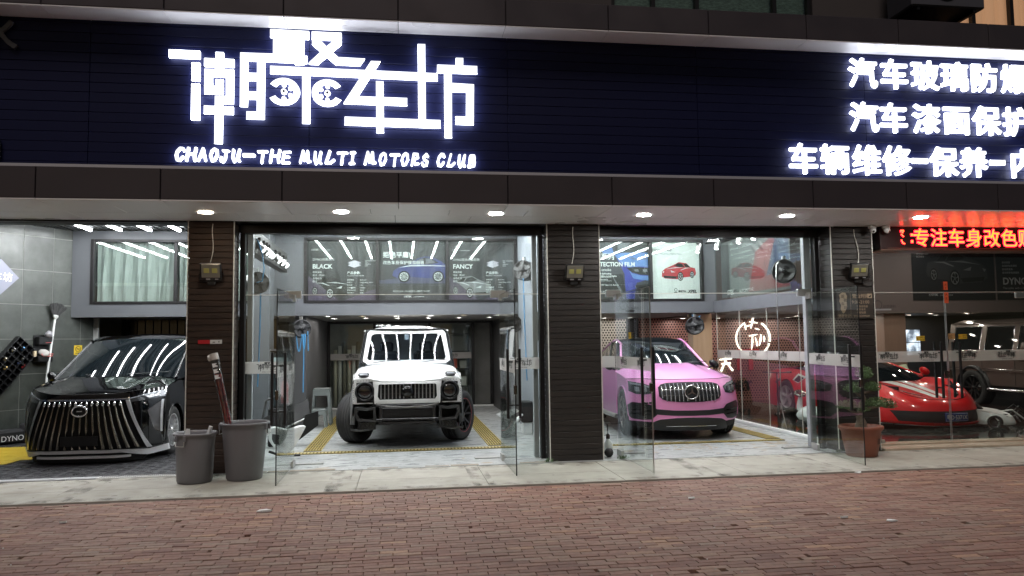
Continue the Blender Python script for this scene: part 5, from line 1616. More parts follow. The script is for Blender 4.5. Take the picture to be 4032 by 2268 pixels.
def stool(loc, w, h, label, rz=0):
    t = thing('plastic_stool', label, 'stool', loc, rz, group='grey plastic stools')
    q = MB(); q.cbox(-w * .40, -w * .36, h - .035, w * .40, w * .36, h, b=.015); q.build('seat', stm, t)
    for sx in (-1, 1):
        for sy in (-1, 1):
            q = MB()
            a, c = w * .40, w * .5
            vs = []
            for z, k in ((h - .03, .38), (0, .5)):
                for dx, dy in ((0, 0), (-.06, 0), (-.06, -.06), (0, -.06)):
                    vs.append((sx * (w * k + dx * .8), sy * (w * k * .95 + dy * .8), z))
            q.add(vs, [(0, 1, 2, 3), (4, 5, 6, 7), (0, 1, 5, 4), (1, 2, 6, 5), (2, 3, 7, 6), (3, 0, 4, 7)])
            q.build('leg', stm, t)
    q = MB()
    for sx, sy, ax in ((0, -1, 0), (0, 1, 0), (-1, 0, 1), (1, 0, 1)):
        for z0, z1 in ((h - .15, h - .03), (h * .38, h * .46)) if h > .5 else ((h - .11, h - .03),):
            k = .38 + .12 * (1 - (z0 + z1) / 2 / h)
            if ax == 0: q.cbox(-w * k + .03, sy * w * k * .94 - .006, z0, w * k - .03, sy * w * k * .94 + .006, z1, b=.004)
            else: q.cbox(sx * w * k - .006, -w * k + .03, z0, sx * w * k + .006, w * k - .03, z1, b=.004)
    q.build('apron', stm, t)


stool((-1.62, 16.3, .004), .42, .75, 'tall grey plastic stool by the left drain grating')
stool((-1.63, 15.85, .004), .33, .36, 'low grey plastic stool tucked before the tall one')

# taken-off white bumper and dark trim on the floor
t = thing('car_bumper', 'white car bumper shell lying on the floor by the left glass door', 'bumper', (-1.68, 11.75, .004), math.radians(8))
q = MB()
rows = []
for i in range(13):
    f = i / 12
    z = .07 + f * .36
    xl, xr = -.08 - .17 * min(1, f * 1.9) ** .7, .07 + .21 * f ** .8
    rows.append([(lerp_(xl, xr, k / 18), -.16 + .20 * (2 * k / 18 - 1) ** 2 + .07 * (1 - f) ** 2 - .02 * math.sin(f * 9), z + .015 * math.sin(k * .5)) for k in range(19)])
q.grid(rows); q.grid([rows[-1], [(p[0] * .9, p[1] + .10, p[2] + .01) for p in rows[-1]]]); q.build('shell', MT['white_paint'], t)
q = MB(); q.grid([[(p[0], p[1] - .004, p[2]) for p in r[2:7]] for r in rows[4:10]]); q.build('lamp_opening', MT['black'], t)
q = MB(); q.tube([(-.24, .0, .10), (-.05, .02, .02), (.2, .1, .015)], .02, 6); q.build('support', MT['black'], t)
t = thing('bumper_grille', 'black lower grille piece lying behind the white bumper shell', 'bumper part', (-1.95, 12.9, .004), math.radians(24))
q = MB()
rows = [[(-.5 + k * .1, -.06 * math.sin(k * .3) + .03 * i, .12 + .07 * i + k * .035 - .02 * math.sin(k * .9)) for k in range(11)] for i in range(5)]
q.grid(rows); q.prism([(.3, .1), (.62, .32), (.62, .55), (.40, .5)], (0, -.06, 0), w=(0, .02, 0)); q.build('grille', MT['black'], t)
q = MB(); q.tube([(-.5, -.05, .12), (0, -.07, .28), (.5, -.04, .48)], .014, 6); q.build('edge', MT['silver'], t)
t = thing('car_part_pile', 'black tub and white arch trim stacked by the right wall of the middle bay', 'car parts', (2.12, 13.7, .004))
q = MB(); q.cbox(-.02, -.1, .22, .20, .25, .58, b=.02); q.build('black_tub', MT['matte_black'], t)
q = MB(); q.cbox(.02, -.06, 0, .18, .2, .215, b=.01); q.build('crate', MT['white_plastic'], t)
q = MB(); q.tube([(-.20, -.16, .02), (-.15, -.14, .18), (-.08, -.12, .30), (.0, -.1, .36)], [.03, .035, .03, .02], 6); q.prism([(-.45, .36), (-.1, .46), (-.02, .40), (-.2, .30), (-.32, .26)], (0, .1, 0), w=(0, .02, 0)); q.build('arch_trim', MT['white_paint'], t)
t = thing('fire_extinguisher', 'red fire extinguisher inside the left side glass', 'extinguisher', (-1.78, 12.3, .75))
q = MB(); q.lathe([(0, 0), (.05, 0), (.055, .02), (.055, .28), (.03, .34), (.018, .35), (.018, .38), (0, .38)], n=18); q.build('cylinder', mat('extinguisher_red', (.5, .02, .03), .35), t)
q = MB(); q.cbox(-.01, -.05, .38, .01, .05, .40, b=.004); q.tube([(0, -.02, .37), (.08, -.02, .3), (.07, -.02, .1)], .008, 6); q.build('valve', MT['black'], t)
q = MB(); q.cbox(-.09, -.09, -.746, .09, .09, -.72, b=.006); q.tube([(0, 0, -.72), (0, 0, -.02)], .018, 8); q.cbox(-.07, -.07, -.02, .07, .07, -.001, b=.006); q.build('stand', MT['black'], t)
t = thing('workshop_cabinet', 'teal grey service machine behind the left side glass', 'machine', (-1.95, 13.2, .004))
q = MB(); q.cbox(-.20, -.2, 0, .16, .15, .62, b=.02); q.build('base', MT['matte_black'], t)
q = MB(); q.cbox(-.17, -.15, .62, .14, .12, 1.52, b=.03); q.build('body', mat('machine_teal', (.032, .047, .055), .4), t)
q = MB(); q.cbox(-.19, -.17, 1.52, .16, .14, 1.58, b=.03); q.cbox(-.10, -.165, 1.1, .02, -.151, 1.25, b=.004); q.build('lid', MT['black'], t)
q = MB(); q.prism([(-.14, 1.44), (.11, 1.44), (.11, 1.37), (-.11, 1.36)], (0, -.153, 0), w=(0, -.003, 0)); q.build('label', mat('label_blue', (.42, .52, .55), .4), t)
q = MB(); q.tube([(-.3, -.3, .3), (-.2, -.36, .75), (-.02, -.36, .85), (.12, -.36, .62), (.05, -.36, .35)], .022, 8); q.build('hose', mat('grey_hose', (.10, .10, .105), .5), t)
# shelf with boxes behind the back glazing
t = thing('storage_shelf', 'dark storage shelf with small boxes behind the back glass', 'shelf', (1.2, 20.2, .004))
q = MB()
for z in (.05, .5, .95, 1.4, 1.85): q.cbox(-.5, -.12, z, .55, .14, z + .03, b=.004)
for x in (-.5, .52): q.cbox(x, -.12, 0, x + .03, .14, 2.1, b=.004)
q.build('rack', mat('shelf_dark', (.03, .03, .032), .5), t)
for k in range(12):
    q = MB(); x = -.42 + (k % 4) * .24; z = .0805 + (k // 4) * .45
    q.cbox(x, -.10, z, x + .17, .08, z + rnd.uniform(.15, .30), b=.004)
    q.build('box', mat('shelf_box_%d' % k, rnd.choice([(.5, .5, .48), (.06, .06, .065), (.62, .45, .05), (.3, .29, .27), (.45, .06, .03)]), .5), t)
t = thing('film_rolls', 'pale upright rolls of film behind the back glass left of the off-roader', 'rolls', (-1.3, 20.2, .004))
for k in range(7):
    q = MB(); q.lathe([(0, 0), (.05, 0), (.05, 1.5 + .1 * (k % 3)), (0, 1.5 + .1 * (k % 3))], (-.38 + k * .115, 0, 0), (0, 0, 1), 12); q.build('roll', mat('roll_%d' % k, ((.45, .42, .33), (.55, .54, .5), (.2, .18, .14))[k % 3], .4), t)

# potted bonsai
t = thing('bonsai', 'bonsai tree with round leaf pads planted in a terracotta pot', 'plant', (6.36, 10.08, 0))
q = MB(); q.lathe([(0, .0), (.19, .0), (.205, .015), (.245, .22), (.26, .34), (.292, .375), (.296, .41), (.285, .42), (.262, .415), (.25, .37), (.22, .33), (0, .33)], n=44)
pot = q.build('pot', mat('terracotta', (.20, .062, .036), .5, noise=(3, (.29, .10, .06), .3), bump=(25, .2)), t)
q = MB()
for k, ch in enumerate('吉祥'):
    a_ = math.radians(-62 + k * 22)
    q.text(ch, (.253 * math.cos(a_), .253 * math.sin(a_), .19), .085, (-math.sin(a_), math.cos(a_), 0), (.10 * math.cos(a_), .10 * math.sin(a_), 1), bold=.001, align='CENTER')
q.build('pot_lettering', mat('brushed_ink', (.03, .02, .018), .6), pot)
q = MB(); q.lathe([(0, .355), (.2, .35), (.245, .345)], n=24); q.build('soil', mat('soil', (.035, .026, .02), .9, bump=(40, .8)), t)
bark = mat('bonsai_bark', (.13, .10, .075), .85, noise=(14, (.21, .17, .13)), bump=(40, .7))
q = MB()
q.tube([(.0, 0, .33), (.01, -.02, .46), (-.02, .0, .56), (.04, .02, .66), (.06, .0, .80), (.02, .02, .94), (.07, .01, 1.10)], [.075, .06, .048, .04, .032, .024, .014], 10)
q.tube([(.06, .03, .35), (.05, .02, .46), (-.01, .0, .58)], [.045, .035, .02], 8); q.tube([(-.07, -.02, .35), (-.04, -.01, .47), (-.01, .0, .56)], [.04, .03, .02], 8)
q.tube([(-.02, 0, .56), (-.12, -.03, .61), (-.22, -.03, .66)], [.03, .02, .01], 7); q.tube([(.04, .02, .63), (.18, 0, .66), (.36, -.02, .69)], [.028, .02, .01], 7)
q.tube([(.06, 0, .8), (-.04, -.02, .86), (-.10, -.02, .9)], [.02, .014, .008], 6); q.tube([(.03, .01, .86), (.14, .0, .88), (.2, -.02, .9)], [.02, .014, .008], 6)
q.build('trunk', bark, t)
leafm = mat('bonsai_leaf', (.040, .085, .028), .5, noise=(30, (.12, .20, .07), .2))
rl = random.Random(11)
for cx, cy, cz, rx, ry, rz, nn in ((-.20, -.03, .70, .17, .14, .075, 900), (.27, -.02, .72, .25, .15, .08, 1500), (.44, -.02, .68, .10, .1, .06, 350), (-.09, -.02, .93, .13, .11, .09, 750), (.19, -.02, .94, .12, .11, .08, 700), (.09, .0, 1.13, .125, .115, .105, 900), (.02, -.05, .64, .10, .08, .04, 160)):
    q = MB()
    for k in range(nn):
        while True:
            p = Vector((rl.uniform(-1, 1), rl.uniform(-1, 1), rl.uniform(-1, 1)))
            if .25 < p.length < 1: break
        lump = 1 + .18 * math.sin(p.x * 7 + cx * 30) * math.cos(p.y * 6)
        c = Vector((cx + p.x * rx * lump, cy + p.y * ry, cz + p.z * rz * (1.15 if p.z > 0 else .6)))
        a = Vector((rl.gauss(0, 1), rl.gauss(0, 1), rl.gauss(0, .6))).normalized(); b2_ = a.cross(Vector((rl.gauss(0, 1), rl.gauss(0, 1), rl.gauss(0, 1)))).normalized()
        s_ = rl.uniform(.008, .015)
        q.add([c - a * s_, c + b2_ * s_ * .6, c + a * s_, c - b2_ * s_ * .6], [(0, 1, 2, 3)])
    q.build('leaf_pad', leafm, t)

# security cameras under the soffit
for x, lab, ax in ((6.86, 'white dome camera under the soffit, left of the pair', (-.2, -.75, -.6)), (7.08, 'white dome camera under the soffit, right of the pair', (.45, -.6, -.55))):
    t = thing('security_camera', lab, 'camera', (x, 10.36, 3.286), group='cameras over the hours pillar')
    q = MB(); q.lathe([(0, 0), (.055, 0), (.058, -.03), (.05, -.045), (0, -.045)], n=20); q.build('base', MT['white_plastic'], t)
    q = MB(); c = Vector((0, -.01, -.065)); q.lathe([(0, -.045), (.03, -.035), (.045, 0), (.04, .03), (.03, .045), (0, .045)], c, ax, 20); q.build('ball', MT['white_plastic'], t)
    q = MB(); d = Vector(ax).normalized(); q.lathe([(0, .0), (.018, 0)], c + d * .0465, d, 12); q.build('eye', MT['ink'], t)

# stickers on the showroom and bay glass
def sticker(x, y, z, w, h, base, label, txt=None, group=None, yaw=0.0):
    t = thing('sticker', label, 'sticker', (x, y, z), yaw, group)
    q = MB(); q.box(-w / 2, -.001, -h / 2, w / 2, -.0002, h / 2); q.build('film', base, t)
    if txt:
        q = MB()
        for k, (s_, dx, dz, hh) in enumerate(txt): q.text(s_, (dx, -.0016, dz), hh)
        q.build('print', MT['ink'], t)


yel = mat('sticker_yellow', (.70, .45, .04), .45)
redp = mat('paper_orange', (.75, .13, .05), .6)
sticker(7.90, 10.845, 1.62, .145, .075, yel, 'yellow notice sticker left of the showroom door handles', [('随手关门', -.005, .005, .028), ('节约能源', -.005, -.025, .022), ('i', -.06, -.02, .07)])
sticker(8.62, 10.845, 1.64, .145, .075, yel, 'yellow notice sticker right of the showroom door handles', [('随手关门', -.005, .005, .028), ('节约能源', -.005, -.025, .022), ('i', -.06, -.02, .07)])
sticker(8.43, 10.845, 1.645, .11, .09, mat('sticker_tan', (.50, .30, .12), .5), 'tan pull sign sticker between the showroom door handles', [('拉', -.045, -.02, .06), ('PULL', -.04, -.042, .02)])
sticker(8.37, 10.845, 2.43, .07, .13, redp, 'upper red paper charm stuck above the showroom door', [('开', -.022, 0, .04), ('工', -.022, -.05, .04)])
sticker(8.375, 10.8445, 2.245, .07, .17, redp, 'lower red paper charm stuck on the showroom door', [('大', -.022, .03, .045), ('吉', -.022, -.03, .045)])
sticker(3.058, 10.10, 1.715, .10, .085, yel, 'yellow sticker on the open glass door before the pink car', [('拉', -.035, -.02, .05)], yaw=-math.pi / 2)
t = thing('glass_decal', 'small black round decal with lettering high on the glass before the pink car', 'decal', (3.2, 10.852, 2.15))
q = MB(); q.lathe([(.05, 0), (.058, 0)], (0, -.0005, 0), (0, -1, 0), 20); q.box(.03, -.001, -.09, .17, -.0005, -.06); q.text('白衣骑衫', (.06, -.001, -.05), .045); q.build('print', MT['ink'], t)
t = thing('glass_decal', 'round decal with pale bar on the showroom glass by the pillar', 'decal', (7.22, 10.852, 2.14))
q = MB(); q.lathe([(.062, 0), (.07, 0)], (0, -.0005, 0), (0, -1, 0), 20); q.text('白衣骑衫', (.08, -.001, -.045), .055); q.build('print', MT['ink'], t)
q = MB(); q.box(-.08, -.0012, -.085, .22, -.0006, -.06); q.build('bar', MT['grey_print'], t)

# spray bottle by the middle pillar
t = thing('spray_bottle', 'white spray bottle on the floor just right of the middle pillar', 'bottle', (2.98, 11.05, .004))
q = MB(); q.lathe([(0, 0), (.06, 0), (.065, .01), (.065, .14), (.03, .20), (.022, .22), (0, .22)], n=20); q.build('bottle', MT['white_plastic'], t)
q = MB(); q.lathe([(.026, .215), (.03, .22), (.03, .27), (.015, .29), (0, .29)], n=14); q.tube([(0, 0, .29), (0, 0, .43)], .007, 6); q.cbox(-.03, -.02, .43, .03, .02, .45, b=.006); q.build('pump', MT['black'], t)
t = thing('rubber_ball', 'round black rubber float lying by the spray bottle', 'float', (2.90, 10.72, .07))
q = MB(); q.lathe([(0, -.065), (.03, -.06), (.055, -.035), (.066, 0), (.055, .035), (.03, .06), (0, .065)], n=20); q.build('ball', MT['rubber'], t)

# showroom: folding bicycle, white scooter
t = thing('folding_bicycle', 'black folding bicycle behind the glass partition', 'bicycle', (7.1, 13.9, .05), math.radians(62))
for x in (-.48, .48):
    q = MB()
    R = .20
    pts = [(x + R * math.cos(a * math.pi / 12), 0, R + .015 + R * math.sin(a * math.pi / 12)) for a in range(25)]
    q.tube(pts, .017, 7); w_ = q.build('wheel', MT['rubber'], t)
    q = MB()
    for k in range(10):
        a = k * math.pi / 5
        q.tube([(x, .012 * (-1) ** k, R + .015), (x + R * .95 * math.cos(a), 0, R + .015 + R * .95 * math.sin(a))], .0022, 4)
    q.lathe([(0, -.03), (.02, -.03), (.02, .03), (0, .03)], (x, 0, R + .015), (0, 1, 0), 10); q.build('spokes', MT['steel'], w_)
q = MB()
q.tube([(-.40, 0, .58), (-.05, 0, .40), (.20, 0, .36)], .022, 8); q.tube([(.20, 0, .30), (.27, 0, .60)], .018, 8); q.tube([(.20, 0, .33), (.48, 0, .215)], .014, 8); q.tube([(.26, 0, .55), (.48, 0, .215)], .010, 8)
q.tube([(-.48, 0, .215), (-.41, 0, .60)], .016, 8); q.build('frame', MT['black'], t)
q = MB(); q.tube([(-.41, 0, .60), (-.36, 0, .96)], .014, 8); q.tube([(-.36, -.26, .97), (-.36, 0, .96), (-.36, .26, .97)], .011, 8); q.tube([(-.36, -.26, .97), (-.36, -.17, .968)], .017, 8); q.tube([(-.36, .17, .968), (-.36, .26, .97)], .017, 8); q.build('handlebar', MT['black'], t)
q = MB(); q.tube([(.26, 0, .58), (.29, 0, .76)], .012, 8); q.lathe([(0, -.12), (.03, -.1), (.06, .03), (.065, .1), (0, .12)], (.28, 0, .775), (1, 0, .05), 12, sx=.4); q.build('saddle', mat('saddle_dark', (.05, .01, .012), .6), t)
q = MB(); q.lathe([(0, -.01), (.06, -.01), (.06, .01), (0, .01)], (.2, -.03, .30), (0, 1, 0), 16); q.tube([(.2, -.05, .30), (.28, -.06, .2), (.28, -.12, .2)], .009, 6); q.build('crank', MT['steel'], t)
t = thing('baby_scooter', 'white ride-on scooter with a grey wheel behind the glass partition', 'scooter', (7.15, 12.75, .05), math.radians(-40))
q = MB()
rows = []
for i in range(13):
    a = i / 12 * 2 * math.pi
    rows.append([((.12 + .16 * math.sin(b_ * math.pi / 8)) * math.cos(a), (.08 + .11 * math.sin(b_ * math.pi / 8)) * math.sin(a), .08 + .04 * b_) for b_ in range(9)])
q.grid(rows); q.build('body', MT['white_plastic'], t)
q = MB(); q.tube([(-.16, 0, .2), (-.22, 0, .40), (-.20, 0, .58)], [.06, .05, .03], 10); q.build('stem', MT['white_plastic'], t)
q = MB(); q.lathe([(.05, -.02), (.10, -.02), (.10, .02), (.05, .02), (.05, -.02)], (-.20, -.02, .62), (.2, -.4, .9), 20); q.build('steering_wheel', MT['dark_chrome'], t)
q = MB()
for sx in (-.18, .18):
    q.lathe([(0, -.03), (.075, -.03), (.085, 0), (.075, .03), (0, .03)], (sx, -.12, .085), (0, 1, 0), 18); q.lathe([(0, -.03), (.075, -.03), (.085, 0), (.075, .03), (0, .03)], (sx, .12, .085), (0, 1, 0), 18)
q.build('wheel', MT['rubber'], t)
t = thing('sofa_cushion', 'pale green draped armchair behind the red sports car', 'armchair', (10.35, 15.3, .05))
q = MB(); q.cbox(-.4, -.35, 0, .4, .35, .45, b=.1); q.cbox(-.4, .1, .4, .4, .38, .95, b=.12)
rows = [[(-.42 + k * .06, -.02 + .05 * math.sin(k * .9) - .05 * i, .98 - .05 * i + .03 * math.sin(k * .6 + i)) for k in range(15)] for i in range(7)]
q.grid(rows); q.build('seat', mat('pale_green_cloth', (.50, .55, .38), .8, noise=(4, (.6, .64, .48))), t)

# litter on the bricks
for k, (x, y, w, a, lab) in enumerate(((-1.37, 8.13, .085, .3, 'white folded paper scrap on the bricks before the left bin side'), (-.47, 4.92, .06, 1.2, 'small white paper scrap at the very front of the pavement'), (-3.2, 8.0, .04, .8, 'pale leaf scrap on the bricks at far left'), (3.0, 7.85, .05, .1, 'white flake on the bricks below the black middle pillar'), (4.05, 6.75, .05, .6, 'white torn label on the bricks under the pink car bay'), (4.4, 6.55, .06, 2.0, 'clear crumpled wrapper on the bricks under the pink car bay'), (5.55, 8.9, .06, .4, 'white splash of paper at the kerb before the potted bonsai'), (7.0, 7.1, .04, .9, 'pale scrap on the bricks at the right side'))):
    q = MB()
    rr = random.Random(k)
    poly = [(w * rr.uniform(.6, 1) * math.cos(t_ * math.pi / 3 + a), w * .7 * rr.uniform(.6, 1) * math.sin(t_ * math.pi / 3 + a)) for t_ in range(6)]
    q.add([(p[0], p[1], .004 + rr.uniform(0, .018)) for p in poly] + [(p[0], p[1], .002) for p in poly], [tuple(range(6))] + [(i, (i + 1) % 6, (i + 1) % 6 + 6, i + 6) for i in range(6)])
    o = q.build('paper_scrap', MT['white_plastic'], loc=(x, y, -.016 if y < 8.95 else .001))
    tag(o, lab, 'litter', 'scraps on the brick pavement')
q = MB()
rr = random.Random(9)
for k in range(150):
    x, y = rr.uniform(-5, 9), rr.uniform(4.6, 8.9); s_ = rr.uniform(.004, .014)
    q.prism([(x, y), (x + s_, y + s_ * .3), (x + s_ * .6, y + s_), (x - s_ * .3, y + s_ * .6)], (0, 0, -.017), (1, 0, 0), (0, 1, 0), (0, 0, .006))
tag(q.build('pavement_crumbs', mat('pale_crumb', (.5, .47, .42), .8)), 'pale crumbs and chips scattered over the bricks', 'litter', kind='stuff')

# weeds at the pillar feet
for (x, y, lab) in ((1.98, 10.46, 'small weed tuft at the left foot of the middle pillar'), (6.22, 10.44, 'small weed tuft at the left foot of the plaque pillar'), (3.05, 10.50, 'thin weed sprig by the pivot of the open glass door')):
    q = MB()
    for k in range(46):
        a = rl.uniform(0, 6.28); d = Vector((math.cos(a), math.sin(a) * .5, rl.uniform(.3, 1.2))).normalized()
        b_ = Vector((rl.gauss(0, .03), rl.gauss(0, .015), 0)); L_ = rl.uniform(.03, .09); sd_ = d.cross(Vector((0, 0, 1))).normalized() * .007
        q.add([b_, b_ + d * L_ * .6 + sd_, b_ + d * L_, b_ + d * L_ * .6 - sd_], [(0, 1, 2, 3)])
    tag(q.build('weed', leafm, loc=(x, y, .003)), lab, 'weed', 'weeds at the pillar feet')

# air conditioner unit above the canopy
t = thing('air_conditioner', 'dark outdoor air conditioner box above the canopy', 'air conditioner', (7.85, 10.12, 6.42))
q = MB(); q.cbox(-.55, -.28, .0, .62, .30, .75, b=.02); q.build('case', mat('ac_case', (.06, .06, .07), .6), t)
q = MB(); q.lathe([(.24, 0), (.26, .015), (.28, 0)], (.0, -.282, .36), (0, -1, 0), 28)
for k in range(6): q.lathe([(.04 * k + .01, .004), (.04 * k + .016, .008), (.04 * k + .022, .004)], (.0, -.282, .36), (0, -1, 0), 24)
q.build('fan_grille', MT['black'], t)
for x in (-.45, .45):
    q = MB(); q.cbox(x, -.25, -.05, x + .05, .45, 0, b=.004); q.build('bracket', MT['frame'], t)


# ============================================================ vehicles (nose at y=0, rear at +y, x to the viewer's right)
def lerp(a, b, t): return a + (b - a) * t


def interp(tab, x): return float(np.interp(x, [p[0] for p in tab], [p[1] for p in tab]))


def smooth_tab(tab):
    """monotone-ish smooth interpolation through table points"""
    xs = [p[0] for p in tab]; ys = [p[1] for p in tab]

    def f(x):
        if x <= xs[0]: return ys[0]
        if x >= xs[-1]: return ys[-1]
        i = max(k for k in range(len(xs)) if xs[k] <= x)
        i = min(i, len(xs) - 2)
        h = xs[i + 1] - xs[i]; t = (x - xs[i]) / h
        m0 = (ys[i + 1] - ys[max(i - 1, 0)]) / (xs[i + 1] - xs[max(i - 1, 0)])
        j = min(i + 2, len(xs) - 1)
        m1 = (ys[j] - ys[i]) / (xs[j] - xs[i])
        return (2 * t ** 3 - 3 * t ** 2 + 1) * ys[i] + (t ** 3 - 2 * t ** 2 + t) * h * m0 + (-2 * t ** 3 + 3 * t ** 2) * ys[i + 1] + (t ** 3 - t ** 2) * h * m1
    return f


def resample(pl, n):
    d = [0]
    for a, b in zip(pl, pl[1:]): d.append(d[-1] + math.dist(a, b))
    out = []
    for i in range(n + 1):
        s = d[-1] * i / n
        k = max(j for j in range(len(d)) if d[j] <= s + 1e-9); k = min(k, len(pl) - 2)
        t = 0 if d[k + 1] == d[k] else (s - d[k]) / (d[k + 1] - d[k])
        out.append(tuple(lerp(pl[k][c], pl[k + 1][c], t) for c in range(len(pl[0]))))
    return out


def on_front(q, yF, A, B, n=8, m=14, off=.006, skirt=.03):
    """sheet ruled between outlines A and B (x,z), laid on the nose surface y=yF(x,z)"""
    A, B = resample(A, m), resample(B, m)
    rows = []
    for i in range(n + 1):
        t = i / n
        r = []
        for a, b in zip(A, B):
            x, z = lerp(a[0], b[0], t), lerp(a[1], b[1], t)
            r.append((x, yF(x, z) - off, z))
        rows.append(r)
    q.grid(rows)
    if skirt:
        back = lambda p: (p[0], p[1] + skirt, p[2])
        for edge in (rows[0], rows[-1], [r[0] for r in rows], [r[-1] for r in rows]):
            q.grid([edge, [back(p) for p in edge]], False)


def wheel(parent, x, y, R, w, side, steer, rim_m, accent=None, spokes=5, style='twin', name='wheel'):
    e = part_empty(name, parent, (x, y, R), (0, 0, steer))
    q = MB()
    pr = [(.66 * R, -.44 * w), (.72 * R, -.50 * w), (.86 * R, -.53 * w), (.95 * R, -.49 * w), (.985 * R, -.42 * w)]
    for g_ in (-.26, -.09, .09, .26):
        pr += [(R, (g_ - .055) * w), (R * .975, (g_ - .03) * w), (R * .975, (g_ + .03) * w), (R, (g_ + .055) * w)]
    pr += [(.985 * R, .42 * w), (.95 * R, .49 * w), (.86 * R, .53 * w), (.72 * R, .50 * w), (.66 * R, .44 * w)]
    q.lathe(pr, ax=(1, 0, 0), n=56)
    # tread sipes
    for k in range(56):
        a = 2 * math.pi * k / 56
        for t0, t1, tw in ((-.44, -.33, .03), (.33, .44, -.03), (-.02, .03, .02)):
            c0 = Vector((t0 * w, math.cos(a) * R * .996, math.sin(a) * R * .996)); c1 = Vector((t1 * w, math.cos(a + tw) * R * .998, math.sin(a + tw) * R * .998))
            q.tube([c0, c1], .0045, 4)
    q.build('tyre', MT['rubber'], e)
    q = MB()
    s = side
    q.lathe([(.67 * R, s * .46 * w), (.685 * R, s * .49 * w), (.66 * R, s * .49 * w), (.635 * R, s * .44 * w), (.62 * R, s * .1 * w), (.60 * R, -s * .3 * w), (.0, -s * .3 * w)], ax=(1, 0, 0), n=48)
    X = s * .40 * w
    for k in range(spokes):
        a = 2 * math.pi * k / spokes + .31
        for da in ((-.16, .16) if style == 'twin' else (0,)):
            d0 = Vector((0, math.cos(a), math.sin(a))); d1 = Vector((0, math.cos(a + da * 1.7), math.sin(a + da * 1.7)))
            p0 = d0 * R * .10; p1 = d1 * R * .645
            dr = (p1 - p0).normalized(); pp = Vector((1, 0, 0)).cross(dr) * R * (.034 if style == 'twin' else .055 if style == 'five' else .022)
            xo = Vector((X, 0, 0)); dx = Vector((-s * .05, 0, 0)); xo1 = Vector((X + s * .02, 0, 0))
            v = [p0 + pp * 1.3 + xo, p0 - pp * 1.3 + xo, p1 - pp + xo1, p1 + pp + xo1]
            v += [c + dx for c in v]
            q.add(v, [(0, 1, 2, 3), (4, 7, 6, 5), (0, 4, 5, 1), (1, 5, 6, 2), (2, 6, 7, 3), (3, 7, 4, 0)])
    q.lathe([(0, X + s * .018), (.075 * R, X + s * .016), (.13 * R, X + s * .004), (.15 * R, X - s * .05)], ax=(1, 0, 0), n=24)
    q.build('rim', rim_m, e)
    if accent:
        q = MB(); q.lathe([(.672 * R, s * .492 * w), (.69 * R, s * .497 * w), (.682 * R, s * .50 * w), (.672 * R, s * .492 * w)], ax=(1, 0, 0), n=48); q.build('rim_stripe', accent, e)
    q = MB(); q.lathe([(.05 * R, X + s * .02), (.06 * R, X + s * .022), (.065 * R, X + s * .018)], ax=(1, 0, 0), n=20); q.lathe([(0, X - s * .03), (.42 * R, X - s * .06), (.42 * R, X - s * .075), (0, X - s * .075)], ax=(1, 0, 0), n=28); q.build('hub', MT['dark_chrome'], e)
    return e


